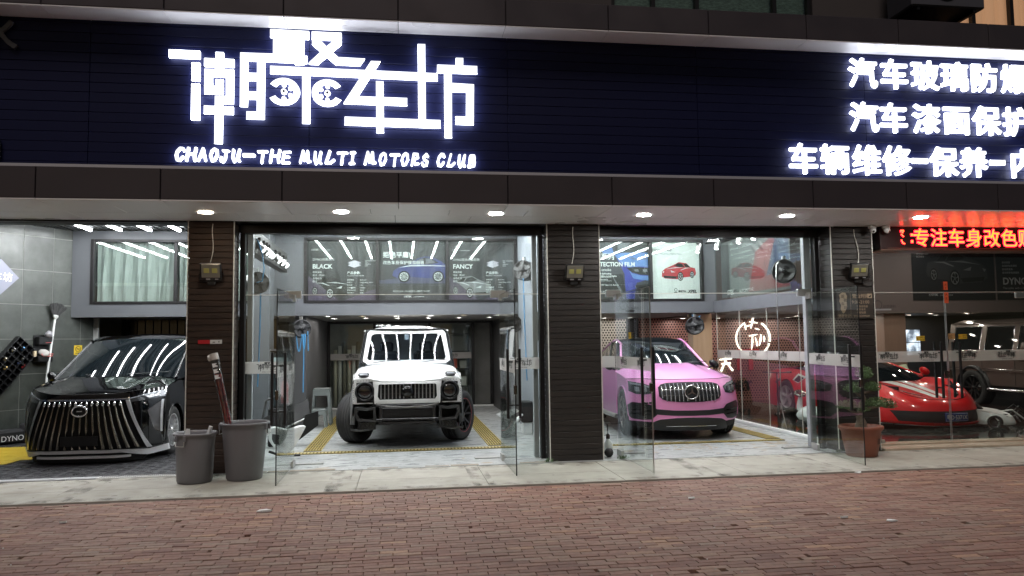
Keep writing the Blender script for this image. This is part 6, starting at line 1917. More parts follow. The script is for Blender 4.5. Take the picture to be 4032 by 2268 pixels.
def gen_car(root, D):
    """soft-shouldered car shell. D: W,k,p nose plan, y0 table z->y, L, zb, belt, hood, cowl/windshield/roof numbers, arches"""
    W, k, p = D['W'], D['k'], D['p']
    y0 = smooth_tab(D['y0'])
    tum = smooth_tab(D['tum'])           # z -> half width factor
    yF = lambda x, z: y0(z) + k * (min(abs(x), W * 1.05) / (W * tum(z))) ** p
    wtab = smooth_tab(D['wid'])          # y -> half width factor

    def xs(y, z):
        f = max(0.0, min(1.0, (y - y0(z)) / k))
        return W * tum(z) * min(f ** (1 / p), 1) * wtab(y)
    belt, hoodc = smooth_tab(D['belt']), smooth_tab(D['hoodc'])
    crease = D.get('crease', lambda u, y: 0)

    def zup(u, y): return belt(y) + (hoodc(y) - belt(y)) * (1 - abs(u) ** D.get('hq', 2.2)) + crease(u, y)
    zb = D['zb']
    nU = 28
    # fascia
    q = MB()
    rows = []
    xmax = W * D.get('fx', .985)
    xsn = [(-1 + 2 * i / nU) for i in range(nU + 1)]
    xsn = [math.copysign(abs(u) ** .8, u) * xmax for u in xsn]
    ztop = {}
    for x in xsn:
        z = .8
        for _ in range(12): z = zup(x / xmax, yF(x, z))
        ztop[x] = z
    for j in range(15):
        t = j / 14
        rows.append([(x, yF(x, lerp(zb, ztop[x], t)), lerp(zb, ztop[x], t)) for x in xsn])
    q.grid(rows)
    # sides
    L = D['L']
    ysamp = sorted(set([round(D['ys0'] + (L - D['ys0']) * i / 110, 4) for i in range(111)]))
    nz = 18
    for sg in (-1, 1):
        def pt(y, z): return (sg * xs(y, z) * (1 if y < L - .6 else (1 - .10 * ((y - L + .6) / .6) ** 2)), y, z)
        V = []; ins = []
        for y in ysamp:
            bz = belt(y)
            for i in range(nz + 1):
                z = lerp(zb, bz, i / nz)
                V.append([y, z])
        F = []
        for a in range(len(ysamp) - 1):
            for i in range(nz):
                F.append((a * (nz + 1) + i, (a + 1) * (nz + 1) + i, (a + 1) * (nz + 1) + i + 1, a * (nz + 1) + i + 1))
        for (yc, zc, r) in D['arches']:
            F = [f for f in F if not all(math.hypot(V[i][0] - yc, V[i][1] - zc) < r for i in f)]
            for v in V:
                d = math.hypot(v[0] - yc, v[1] - zc)
                if d < r and d > 1e-4:
                    v[0] = yc + (v[0] - yc) * r / d; v[1] = max(zb, zc + (v[1] - zc) * r / d)
        q.add([pt(*v) for v in V], F, True)
        for (yc, zc, r) in D['arches']:      # rolled lip
            pts = [pt(yc + r * math.cos(a), zc + r * math.sin(a)) for a in [math.pi * (i / 20) * 1.16 - .25 for i in range(21)] if zc + r * math.sin(a) > zb - .01]
            q.tube(pts, .012, 6)
            q.grid([pts, [(c[0] - sg * .22, c[1], c[2]) for c in pts]])
        q.add([(sg * xs(L - .01, zb) * .88, L, zb), (0, L + .02, zb), (0, L + .02, belt(L)), (sg * xs(L - .01, belt(L)) * .88, L, belt(L))], [(0, 1, 2, 3)])
    q.build('body', D['paint'], root)
    # bonnet
    q = MB()
    yb, cb = D['ws_y'], D['ws_c']
    rows = []
    for j in range(22):
        t = j / 21
        r = []
        for i in range(nU + 1):
            u = -1 + 2 * i / nU
            u = math.copysign(abs(u) ** .8, u)
            xf = u * xmax; ys_ = yF(xf, ztop[min(xsn, key=lambda a: abs(a - xf))])
            yc = yb + cb * u * u + .02
            y = lerp(ys_, yc, t)
            x = lerp(xf, u * xs(max(yc, .6), belt(yc)), min(1, t * 2.2) ** .7)
            x = u * max(abs(xf / u) if u else 0, xs(y, belt(y))) if u else 0
            r.append((x, y, zup(u, y) + .002))
        rows.append(r)
    q.grid(rows); q.build('bonnet', D['paint'], root)
    if W > .5:
        q = MB(); q.tube([(p[0], p[1] - .001, p[2] - .001) for p in rows[0]], .0045, 5); q.build('bonnet_gap', MT['matte_black'], root)
    # windscreen
    xb, xt = D['ws_xb'], D['ws_xt']
    yt, ct = D['wt_y'], D['wt_c']
    zt = D['wt_z']

    def wsb(u): return Vector((u * xb, yb + cb * u * u, zup(u * xb / W, yb + cb * u * u) + .004))
    def wst(u): return Vector((u * xt, yt + ct * u * u, zt - D['wt_d'] * u * u))
    q = MB(); rows = []
    for j in range(13):
        t = j / 12
        r = []
        for i in range(21):
            u = -1 + i / 10
            v = wsb(u).lerp(wst(u), t) + Vector((0, -.5, .85)) * (D.get('ws_b', .05) * math.sin(math.pi * t) * (1 - u * u))
            r.append(tuple(v))
        rows.append(r)
    q.grid(rows); q.build('windscreen', D.get('glass', MT['car_glass']), root)
    apil = [tuple(wsb(1).lerp(wst(1), t / 8) + Vector((.010, .006, 0))) for t in range(9)]
    for sg in (-1, 1):
        q = MB(); q.tube([(sg * p[0], p[1], p[2]) for p in apil], [D.get('ap', .022)] * 9, 8); q.build('pillar_trim', D['paint'], root)
    # roof, with rails
    yr, zr, xr = D['rf_y'], D['rf_z'], D['rf_x']
    ye, ze = D['re_y'], D['re_z']
    rc = smooth_tab([(yt, zt), (yr, zr), (ye, ze)])
    q = MB(); rows = []
    for j in range(15):
        t = j / 14
        y = lerp(yt, ye, t)
        r = []
        for i in range(21):
            u = -1 + i / 10
            yy = y + ct * u * u * (1 - t)
            r.append((u * lerp(xt, xr, min(1, t * 2)), yy, rc(yy if t > 0 else yt) - D['wt_d'] * u * u - .0))
        rows.append(r)
    q.grid(rows); q.build('roof', D.get('roof', D['paint']), root)
    # side glass with pillars
    for sg in (-1, 1):
        q = MB(); rows = []
        for j in range(9):
            t = j / 8
            r = []
            for i in range(31):
                s = i / 30
                ylo = lerp(yb + cb - .01, ye + .05, s); yhi = lerp(yt + ct, ye, s)
                y = lerp(ylo, yhi, t)
                zl = belt(ylo) - .01; zh = rc(yhi) - D['wt_d']
                z = lerp(zl, zh, t)
                x = lerp(xs(ylo, belt(ylo)) * D.get('gx', .985), lerp(xt, xr, min(1, s * 2)), t)
                r.append((sg * x, y, z))
            rows.append(r)
        q.grid(rows); q.build('side_window', D.get('glass', MT['car_glass']), root)
        q = MB()
        for s in D.get('bpil', (.42, .72)):
            i = int(s * 30)
            q.m = 1
            q.tube([tuple(Vector(rows[j][i]) + Vector((sg * .004, 0, 0))) for j in range(9)], .022, 6)
        q.m = 0
        q.tube([tuple(Vector(rows[8][i])) for i in range(31)], .02 if D['W'] > .5 else .008, 8)
        q.tube([tuple(Vector(rows[0][i])) for i in range(31)], .012, 6)
        q.build('window_frame', [D['paint'], MT['black']], root)
    # rear closing panel
    q = MB(); q.grid([[(-xr, ye, ze - D['wt_d']), (0, ye, ze), (xr, ye, ze - D['wt_d'])], [(-W * .9, L, belt(L)), (0, L + .02, belt(L)), (W * .9, L, belt(L))]]); q.build('rear_window', MT['car_glass'], root)
    q = MB(); q.box(-W * .86, .45, zb - .04, W * .86, L - .2, zb + .02)
    for (yc, zc, r) in D['arches']:
        for sg in (-1, 1): q.box(sg * (W - .42), yc - r, zb, sg * (W - .40), yc + r, zc + r)
    q.build('underbody', MT['matte_black'], root)
    # mirrors
    for sg in ((-1, 1) if D.get('mir') else ()):
        c = Vector((sg * (xs(D['mir'][0], 1) + .10), D['mir'][0], D['mir'][1]))
        q = MB()
        pr = [(0, -.07), (.06, -.06), (.085, -.02), (.088, .03), (.08, .06), (0, .065)]
        q.lathe(pr, c, (0, 1, 0), 18, sx=.75, sy=1.15)
        q.tube([c - Vector((sg * .14, -.02, .07)), c - Vector((sg * .04, 0, .04))], .02, 6)
        q.build('mirror', D.get('mirror_m', D['paint']), root)
    return yF, xs, zup, belt


# ------------------------------------------------------------ black minivan
def minivan(loc, rz):
    r = thing('minivan', 'glossy black minivan with a huge flared chrome slat grille in the wash bay', 'minivan', loc, rz)
    D = dict(W=.955, k=.50, p=3.6, y0=[(.1, .05), (.25, .015), (.5, .0), (.75, .02), (.9, .06), (1.0, .12), (1.3, .3)], tum=[(.1, .97), (.3, 1), (.8, 1.0), (1.05, .97), (1.4, .92)],
             wid=[(0, 1), (5.2, 1)], L=5.15, zb=.20, belt=[(0, .93), (.3, .99), (.7, 1.05), (1.2, 1.12), (2.0, 1.14), (5.2, 1.16)], hoodc=[(0, .93), (.15, .985), (.5, 1.085), (1.0, 1.20), (1.3, 1.24)],
             paint=MT['black_paint'], ys0=.30, arches=[(1.0, .36, .405), (4.05, .36, .405)], ws_y=.92, ws_c=.26, ws_xb=.885, ws_xt=.785, wt_y=2.05, wt_c=.16, wt_z=1.765, wt_d=.055, ws_b=.03,
             rf_y=2.9, rf_z=1.855, rf_x=.79, re_y=4.9, re_z=1.78, mir=(1.45, 1.17), bpil=(.22, .52, .8), crease=lambda u, y: .022 * math.exp(-((abs(u) - .62) / .10) ** 2) * min(1, max(0, (y - .15) / .4)))
    yF, xs, zup, belt = gen_car(r, D)
    # grille: dark recess, flaring slats, teeth, frame, emblem
    q = MB(); on_front(q, yF, [(-.575, .90), (-.67, .60), (-.80, .20)], [(.575, .90), (.67, .60), (.80, .20)], 24, 12, .008, .02); q.build('grille_recess', mat('grille_black', (.003, .003, .0035), .5, spec=.15), r)
    dch = mat('smoked_chrome', (.26, .235, .195), .25, 1.0)
    for k in range(-7, 8):
        f = k / 7.6
        q = MB()
        A, Bq = [], []
        for i in range(11):
            t = i / 10
            z = lerp(.86, .215, t)
            hw = lerp(.545, .765, t ** 1.15)
            cx = f * hw
            wd = lerp(.011, .022, t)
            if k in (-2, -1, 0, 1, 2) and .25 < z < .41: wd = .001
            A.append((cx - wd, z)); Bq.append((cx + wd, z))
        A2, B2 = resample(A, 22), resample(Bq, 22)
        rows = [[(lerp(a[0], b_[0], s), yF(lerp(a[0], b_[0], s), a[1]) - .012 - .018 * math.sin(math.pi * s), a[1]) for a, b_ in zip(A2, B2)] for s in (0, .25, .5, .75, 1)]
        q.grid(rows)
        o = q.build('grille_slat', dch, r)
    q = MB()
    for k in range(-7, 8):
        x = k / 7.6 * .545
        z = .845
        y = yF(x, z)
        q.lathe([(0, -.045), (.016, -.03), (.026, 0), (.018, .022), (0, .034)], (x, y - .03, z - .01), (0, -.35, -1), 10, sx=.8)
    on_front(q, yF, [(-.60, .908), (0, .905), (.60, .908)], [(-.60, .885), (0, .88), (.60, .885)], 3, 20, .03, .03)
    q.build('grille_teeth', MT['chrome'], r)
    for sg in (-1, 1):
        q = MB(); on_front(q, yF, [(sg * .60, .89), (sg * .68, .62), (sg * .775, .36), (sg * .845, .195)], [(sg * .555, .89), (sg * .65, .62), (sg * .745, .36), (sg * .80, .195)], 3, 20, .025, .03); q.build('grille_frame', MT['silver'], r)
    q = MB()
    ring = [(.098 * math.cos(a * math.pi / 16), yF(0, .74) - .055, .745 + .072 * math.sin(a * math.pi / 16)) for a in range(33)]
    q.tube(ring, .014, 8); q.tube([(-.035, yF(0, .74) - .055, .745), (.035, yF(0, .74) - .055, .745)], .009, 6); q.build('badge', MT['chrome'], r)
    q = MB(); q.lathe([(0, 0), (.09, 0), (.085, -.012)], (0, yF(0, .745) - .04, .745), (0, -1, 0), 28, sx=1, sy=1); q.build('badge_plate', MT['black'], r)
    q = MB(); on_front(q, yF, [(-.245, .40), (.245, .40)], [(-.245, .265), (.245, .265)], 4, 10, .045, .05); q.build('plate_holder', MT['matte_black'], r)
    # lamps
    for sg in (-1, 1):
        q = MB(); on_front(q, yF, [(sg * .585, .905), (sg * .75, .955), (sg * .90, .99), (sg * .948, 1.0)], [(sg * .60, .845), (sg * .76, .872), (sg * .91, .895), (sg * .952, .90)], 5, 16, .012, .03); q.build('headlight', MT['lens'], r)
        q = MB(); on_front(q, yF, [(sg * .60, .905), (sg * .76, .952), (sg * .945, .995)], [(sg * .60, .892), (sg * .76, .938), (sg * .945, .98)], 2, 14, .022, .012)
        on_front(q, yF, [(sg * .90, .985), (sg * .945, .995)], [(sg * .90, .905), (sg * .945, .905)], 2, 6, .022, .012)
        q.build('headlight_trim', MT['lens_clear'], r)
        q = MB(); on_front(q, yF, [(sg * .80, .72), (sg * .875, .80), (sg * .94, .86)], [(sg * .865, .46), (sg * .90, .42), (sg * .94, .40)], 6, 8, .010, .03); q.build('corner_lamp', mat('smoked_lens', (.09, .085, .085), .15, .2, coat=1) if 'smoked_lens' not in bpy.data.materials else bpy.data.materials['smoked_lens'], r)
        q = MB(); on_front(q, yF, [(sg * .925, .86), (sg * .93, .40)], [(sg * .945, .86), (sg * .945, .40)], 2, 8, .022, .02); q.build('corner_trim', MT['silver'], r)
        q = MB(); on_front(q, yF, [(sg * .82, .62), (sg * .86, .45), (sg * .93, .38)], [(sg * .82, .24), (sg * .86, .22), (sg * .94, .22)], 5, 8, .008, .03); q.build('corner_vent', mat('satin_black', (.012, .012, .013), .45) if 'satin_black' not in bpy.data.materials else bpy.data.materials['satin_black'], r)
    q = MB()
    on_front(q, yF, [(-.985, .205), (-.80, .17), (-.55, .195), (0, .205), (.55, .195), (.80, .17), (.985, .205)], [(-.985, .115), (-.80, .09), (-.55, .155), (0, .16), (.55, .155), (.80, .09), (.985, .115)], 4, 44, .035, .07)
    on_front(q, yF, [(-.62, .118), (0, .125), (.62, .118)], [(-.62, .085), (0, .088), (.62, .085)], 2, 24, .03, .05)
    q.build('lower_lip', mat('satin_silver', (.74, .74, .75), .38, .15), r)
    q = MB(); on_front(q, yF, [(-.80, .15), (0, .155), (.80, .15)], [(-.74, .03), (0, .035), (.74, .03)], 4, 20, -.02, .06); q.build('air_dam', MT['matte_black'], r)
    q = MB(); on_front(q, yF, [(-.97, .21), (.97, .21)], [(-.9, .10), (.9, .10)], 2, 20, -.03, .02); q.build('lower_edge', MT['black'], r)
    for s in (-1, 1):
        for y in (1.0, 4.05):
            wheel(r, s * .815, y, .36, .235, s, 0, MT['silver'], spokes=14, style='thin')
    q = MB()
    for u, s in ((-.45, -1), (.3, 1)):
        b0 = Vector((u * .8, .95 + .05, 1.215)); q.tube([b0, b0 + Vector((.35, .02, .012)), b0 + Vector((.62, .06, .03))], .008, 5)
    q.build('wiper', MT['black'], r)
    q = MB(); on_front(q, lambda x, z: 2.0, [(-.12, 1.70), (.12, 1.70)], [(-.06, 1.62), (.06, 1.62)], 2, 4, 0, .02); q.build('sensor_housing', MT['black'], r)
    return r


minivan((-4.42, 11.52, .02), math.radians(-2))


# ------------------------------------------------------------ pink suv
def pink_suv(loc, rz):
    r = thing('pink_suv', 'pearl pink coupe style suv with a barred black grille in the right glass bay', 'suv', loc, rz)
    D = dict(W=.955, k=.50, p=3.4, y0=[(.1, .10), (.25, .03), (.45, .0), (.7, .02), (.88, .08), (1.0, .16), (1.3, .3)], tum=[(.15, .95), (.35, .985), (.6, 1.0), (.85, .985), (1.1, .95), (1.4, .9)],
             wid=[(0, 1), (.9, 1.0), (1.6, .985), (3.4, 1.0), (5, .97)], L=4.95, zb=.30, belt=[(0, .90), (.25, .93), (.7, .99), (1.3, 1.06), (2.4, 1.12), (4, 1.2), (5, 1.15)], hoodc=[(0, .94), (.14, .985), (.5, 1.09), (1.0, 1.18), (1.5, 1.24)],
             paint=MT['pink_paint'], ys0=.30, arches=[(.95, .40, .455), (3.88, .40, .46)], ws_y=1.32, ws_c=.22, ws_xb=.80, ws_xt=.64, gx=.93, wt_y=2.15, wt_c=.12, wt_z=1.60, wt_d=.05, ws_b=.05,
             rf_y=2.75, rf_z=1.70, rf_x=.64, re_y=4.35, re_z=1.42, roof=MT['car_glass'], mir=(1.75, 1.18), bpil=(.38,), mirror_m=MT['black'], fx=.975,
             crease=lambda u, y: .020 * math.exp(-((abs(u) - .40) / .09) ** 2) * min(1, max(0, (y - .1) / .5)) + .012 * math.exp(-((abs(u) - .72) / .10) ** 2) * min(1, max(0, (y - .1) / .5)))
    yF, xs, zup, belt = gen_car(r, D)
    G = [(-.50, .935), (0, .94), (.50, .935)]
    q = MB(); on_front(q, yF, [(-.40, .933), (-.2, .943), (0, .946), (.2, .943), (.40, .933)], [(-.40, .645), (-.2, .625), (0, .62), (.2, .625), (.40, .645)], 10, 16, .012, .03)
    for sg in (-1, 1):
        on_front(q, yF, [(sg * .39, .934), (sg * .39, .643)], [(sg * .475, .91), (sg * .475, .67)], 4, 8, .012, .03); on_front(q, yF, [(sg * .474, .91), (sg * .474, .67)], [(sg * .52, .865), (sg * .52, .72)], 3, 8, .012, .03)
    q.build('grille', MT['black'], r)
    q = MB()
    for k in range(-7, 8):
        if k == 0: continue
        x = k * .067
        zt_, zb_ = (.928, .64) if abs(x) < .42 else (.885, .69)
        rows = [[(x + dx, yF(x, z) - .02 - (.022 if dx == 0 else 0), z) for z in [lerp(zb_, zt_, i / 8) for i in range(9)]] for dx in (-.011, 0, .011)]
        q.grid(rows)
    for z in (.735, .83): on_front(q, yF, [(-.48, z), (.48, z)], [(-.48, z - .008), (.48, z - .008)], 1, 10, .018, .004)
    q.build('grille_bars', MT['chrome'], r)
    c = Vector((0, yF(0, .78) - .058, .785))
    q = MB(); q.lathe([(0, -.004), (.115, -.004), (.118, -.03)], c, (0, -1, 0), 32); q.build('badge_plate', MT['black'], r)
    q = MB(); q.lathe([(.098, -.01), (.105, .012), (.118, .012), (.124, -.01), (.098, -.01)], c, (0, -1, 0), 36)
    for k in range(3):
        a = math.pi / 2 + k * 2 * math.pi / 3
        q.prism([(.10 * math.cos(a), .10 * math.sin(a)), (.016 * math.cos(a + 1.05), .016 * math.sin(a + 1.05)), (0, 0), (.016 * math.cos(a - 1.05), .016 * math.sin(a - 1.05))], c + Vector((0, -.006, 0)), w=(0, -.010, 0))
    q.build('badge', MT['chrome'], r)
    for sg in (-1, 1):
        A = [(sg * .59, .865), (sg * .70, .915), (sg * .83, .94), (sg * .92, .955)]
        Bq = [(sg * .62, .765), (sg * .72, .745), (sg * .84, .745), (sg * .93, .79)]
        q = MB(); on_front(q, yF, A, Bq, 6, 14, .010, .04); q.build('headlight', MT['lens'], r)
        q = MB(); on_front(q, yF, [(sg * .64, .875), (sg * .75, .915), (sg * .90, .935)], [(sg * .66, .855), (sg * .76, .885), (sg * .90, .905)], 2, 10, .018, .01)
        for x0 in (.69, .79): on_front(q, yF, [(sg * x0, .86), (sg * (x0 + .06), .87)], [(sg * x0, .79), (sg * (x0 + .06), .79)], 3, 5, .018, .012)
        q.build('headlight_trim', MT['lens_clear'], r)
        A = [(sg * .555, .50), (sg * .62, .57), (sg * .75, .60), (sg * .90, .615), (sg * .955, .56)]
        Bq = [(sg * .56, .42), (sg * .64, .34), (sg * .76, .325), (sg * .90, .335), (sg * .955, .40)]
        q = MB(); on_front(q, yF, A, Bq, 6, 16, .008, .05); q.build('side_intake', MT['black'], r)
        q = MB(); on_front(q, yF, [(sg * .62, .485), (sg * .94, .50)], [(sg * .62, .47), (sg * .94, .485)], 2, 12, .02, .015); on_front(q, yF, [(sg * .62, .42), (sg * .94, .43)], [(sg * .62, .41), (sg * .94, .42)], 2, 12, .02, .015); q.build('intake_fin', MT['black_paint'], r)
    q = MB(); on_front(q, yF, [(-.60, .515), (-.3, .49), (0, .485), (.3, .49), (.60, .515)], [(-.60, .425), (-.3, .405), (0, .40), (.3, .405), (.60, .425)], 4, 20, .006, .04); q.build('centre_intake', mat('mesh_black', (.012, .012, .013), .5), r)
    q = MB(); on_front(q, yF, [(-.60, .305), (-.52, .345), (-.25, .37), (0, .375), (.25, .37), (.52, .345), (.60, .305)], [(-.66, .17), (-.5, .16), (-.25, .155), (0, .155), (.25, .155), (.5, .16), (.66, .17)], 6, 26, .012, .05); q.build('lower_grille', MT['black'], r)
    q = MB(); on_front(q, yF, [(-.66, .305), (-.53, .365), (-.25, .392), (0, .397), (.25, .392), (.53, .365), (.66, .305)], [(-.62, .298), (-.52, .345), (-.25, .37), (0, .375), (.25, .37), (.52, .345), (.62, .298)], 2, 30, .022, .02); q.build('lower_trim', MT['pink_paint'], r)
    q = MB(); on_front(q, yF, [(-.42, .235), (.42, .235)], [(-.42, .225), (.42, .225)], 1, 16, .02, .01)
    q.build('lower_chrome', MT['chrome'], r)
    q = MB(); on_front(q, yF, [(-.93, .31), (0, .31), (.93, .31)], [(-.85, .20), (0, .19), (.85, .20)], 3, 24, -.03, .05); q.build('air_dam', MT['matte_black'], r)
    for s in (-1, 1):
        for y in (.95, 3.88):
            wheel(r, s * .80, y, .40, .285, s, 0, MT['dark_chrome'], spokes=5, style='twin')
    q = MB()
    for u in (-.55, .12): q.tube([(u, 1.345, 1.215), (u + .3, 1.36, 1.235), (u + .62, 1.40, 1.245)], .008, 5)
    q.build('wiper', MT['black'], r)
    q = MB()
    for sg in (-1, 1): q.tube([(sg * .93, 1.45, .28), (sg * .95, 2.2, .27), (sg * .93, 3.4, .28)], .045, 8)
    q.build('side_step', MT['silver'], r)
    return r


pink_suv((4.70, 12.15, .004), math.radians(-3.5))


# ------------------------------------------------------------ red sports car
def red_car(loc, rz):
    r = thing('red_sports_car', 'glossy red sports car with twin white bonnet stripes behind the showroom glass', 'sports car', loc, rz)
    D = dict(W=.985, k=.62, p=2.6, y0=[(.05, .06), (.15, .0), (.3, .03), (.45, .10), (.6, .26), (.8, .5)], tum=[(.05, .93), (.2, .98), (.45, 1.0), (.7, .97), (.9, .92)],
             wid=[(0, 1), (.9, 1), (1.9, .95), (2.6, .96), (3.3, 1.0), (4.6, .95)], L=4.6, zb=.12, belt=[(0, .46), (.3, .56), (.8, .74), (1.15, .80), (1.7, .77), (2.4, .80), (3.2, .92), (3.8, .95), (4.6, .86)],
             hoodc=[(0, .45), (.2, .52), (.5, .60), (.9, .69), (1.3, .76), (1.8, .80)], hq=3.0,
             paint=MT['red_paint'], ys0=.34, arches=[(1.02, .34, .375), (3.68, .35, .385)], ws_y=1.36, ws_c=.36, ws_xb=.80, ws_xt=.50, gx=.91, wt_y=2.35, wt_c=.14, wt_z=1.17, wt_d=.05, ws_b=.06,
             rf_y=2.75, rf_z=1.20, rf_x=.50, re_y=3.6, re_z=1.08, mir=(1.85, .92), bpil=(), fx=.98,
             crease=lambda u, y: .045 * math.exp(-((abs(u) - .80) / .16) ** 2) * min(1, max(0, (y - .2) / .5)) - .02 * math.exp(-((abs(u) - .45) / .15) ** 2) * min(1, max(0, (y - .3) / .4)))
    yF, xs, zup, belt = gen_car(r, D)
    q = MB(); on_front(q, yF, [(-.88, .33), (-.5, .325), (0, .32), (.5, .325), (.88, .33)], [(-.80, .15), (-.4, .13), (0, .125), (.4, .13), (.80, .15)], 6, 26, .008, .05); q.build('front_intake', MT['matte_black'], r)
    q = MB(); on_front(q, yF, [(-.98, .15), (-.5, .12), (0, .115), (.5, .12), (.98, .15)], [(-.98, .115), (-.5, .085), (0, .08), (.5, .085), (.98, .115)], 2, 30, .05, .10); q.build('front_splitter', MT['red_paint'], r)
    q = MB(); on_front(q, yF, [(-.97, .10), (0, .07), (.97, .10)], [(-.97, .09), (0, .06), (.97, .09)], 1, 30, .055, .1); q.build('splitter_edge', MT['silver'], r)
    for sg in (-1, 1):
        # slim swept lamp laid on the wing
        rows = []
        for i in range(4):
            v = i / 3
            rr = []
            for j in range(13):
                t = j / 12
                y = lerp(.30, .98, t)
                u = lerp(.66 + .08 * v, .86 + .06 * v * math.sin(t * 3), t)
                x = sg * u * xs(y, belt(y))
                rr.append((x, y, zup(x / max(.985 * .98, xs(y, belt(y))), y) + .014))
            rows.append(rr)
        q = MB(); q.grid(rows); q.build('headlight', MT['lens'], r)
        q = MB(); q.grid([[(p[0], p[1], p[2] + .006) for p in rows[1][1:8]], [(p[0], p[1], p[2] + .006) for p in rows[2][1:8]]]); q.build('headlight_trim', MT['silver'], r)
        # rear wing scoop with pale frame
        for nm, off, m_, P in (('scoop_frame', .006, MT['white_paint'], [(2.95, .80), (3.25, .86), (3.42, .72), (3.20, .66)]), ('scoop', .012, MT['matte_black'], [(3.02, .775), (3.22, .82), (3.36, .71), (3.18, .68)])):
            q = MB(); q.add([(sg * (xs(y, z) + off), y, z) for y, z in P] + [(sg * (xs(y, z) - .02), y, z) for y, z in P], [(0, 1, 2, 3), (0, 4, 5, 1), (1, 5, 6, 2), (2, 6, 7, 3), (3, 7, 4, 0)]); q.build(nm, m_, r)
        q = MB(); q.add([(sg * (xs(y, z) + o_), y, z) for y, z, o_ in ((1.5, .14, .02), (3.25, .16, .03), (3.25, .10, .05), (1.5, .09, .03))], [(0, 1, 2, 3)]); q.build('side_skirt', MT['white_paint'], r)
    for x0, x1 in ((-.19, -.065), (-.01, .095)):
        rows = []
        for i in range(20):
            t = i / 19
            y = lerp(.26, 1.36, t)
            rows.append([(x, y, zup(x / .985, y) + .007) for x in [lerp(x0, x1, s / 3) * (1 + .7 * t) - .05 * t for s in range(4)]])
        q = MB(); q.grid(rows); q.build('bonnet_stripe', MT['white_paint'], r)
    q = MB(); q.prism([(-.02, .0), (.02, .0), (.025, .05), (0, .07), (-.025, .05)], (0, yF(0, .44) + .06, .475), (1, 0, 0), (0, .8, .5), (0, -.004, .006)); q.build('badge', mat('badge_yellow', (.7, .48, .05), .4), r)
    q = MB(); q.cbox(-.22, -.035, .155, .22, -.02, .295, b=.004); q.build('licence_plate', mat('plate_blue', (.012, .045, .22), .4), r)
    q = MB(); q.text('粤D·5371X', (0, -.0365, .19), .098, align='CENTER', bold=.0015, sx=.86)
    for a, c in ((-.212, .208),): q.tube([(a, -.0355, .163), (-a, -.0355, .163), (-a, -.0355, .287), (a, -.0355, .287), (a, -.0355, .163)], .002, 4)
    q.build('plate_lettering', MT['white_print'], r)
    for s in (-1, 1):
        wheel(r, s * .83, 1.02, .34, .25, s, 0, MT['dark_chrome'], spokes=5, style='twin'); wheel(r, s * .82, 3.68, .35, .31, s, 0, MT['silver'], spokes=5, style='five')
    return r


red_car((9.32, 12.0, .05), math.radians(3))


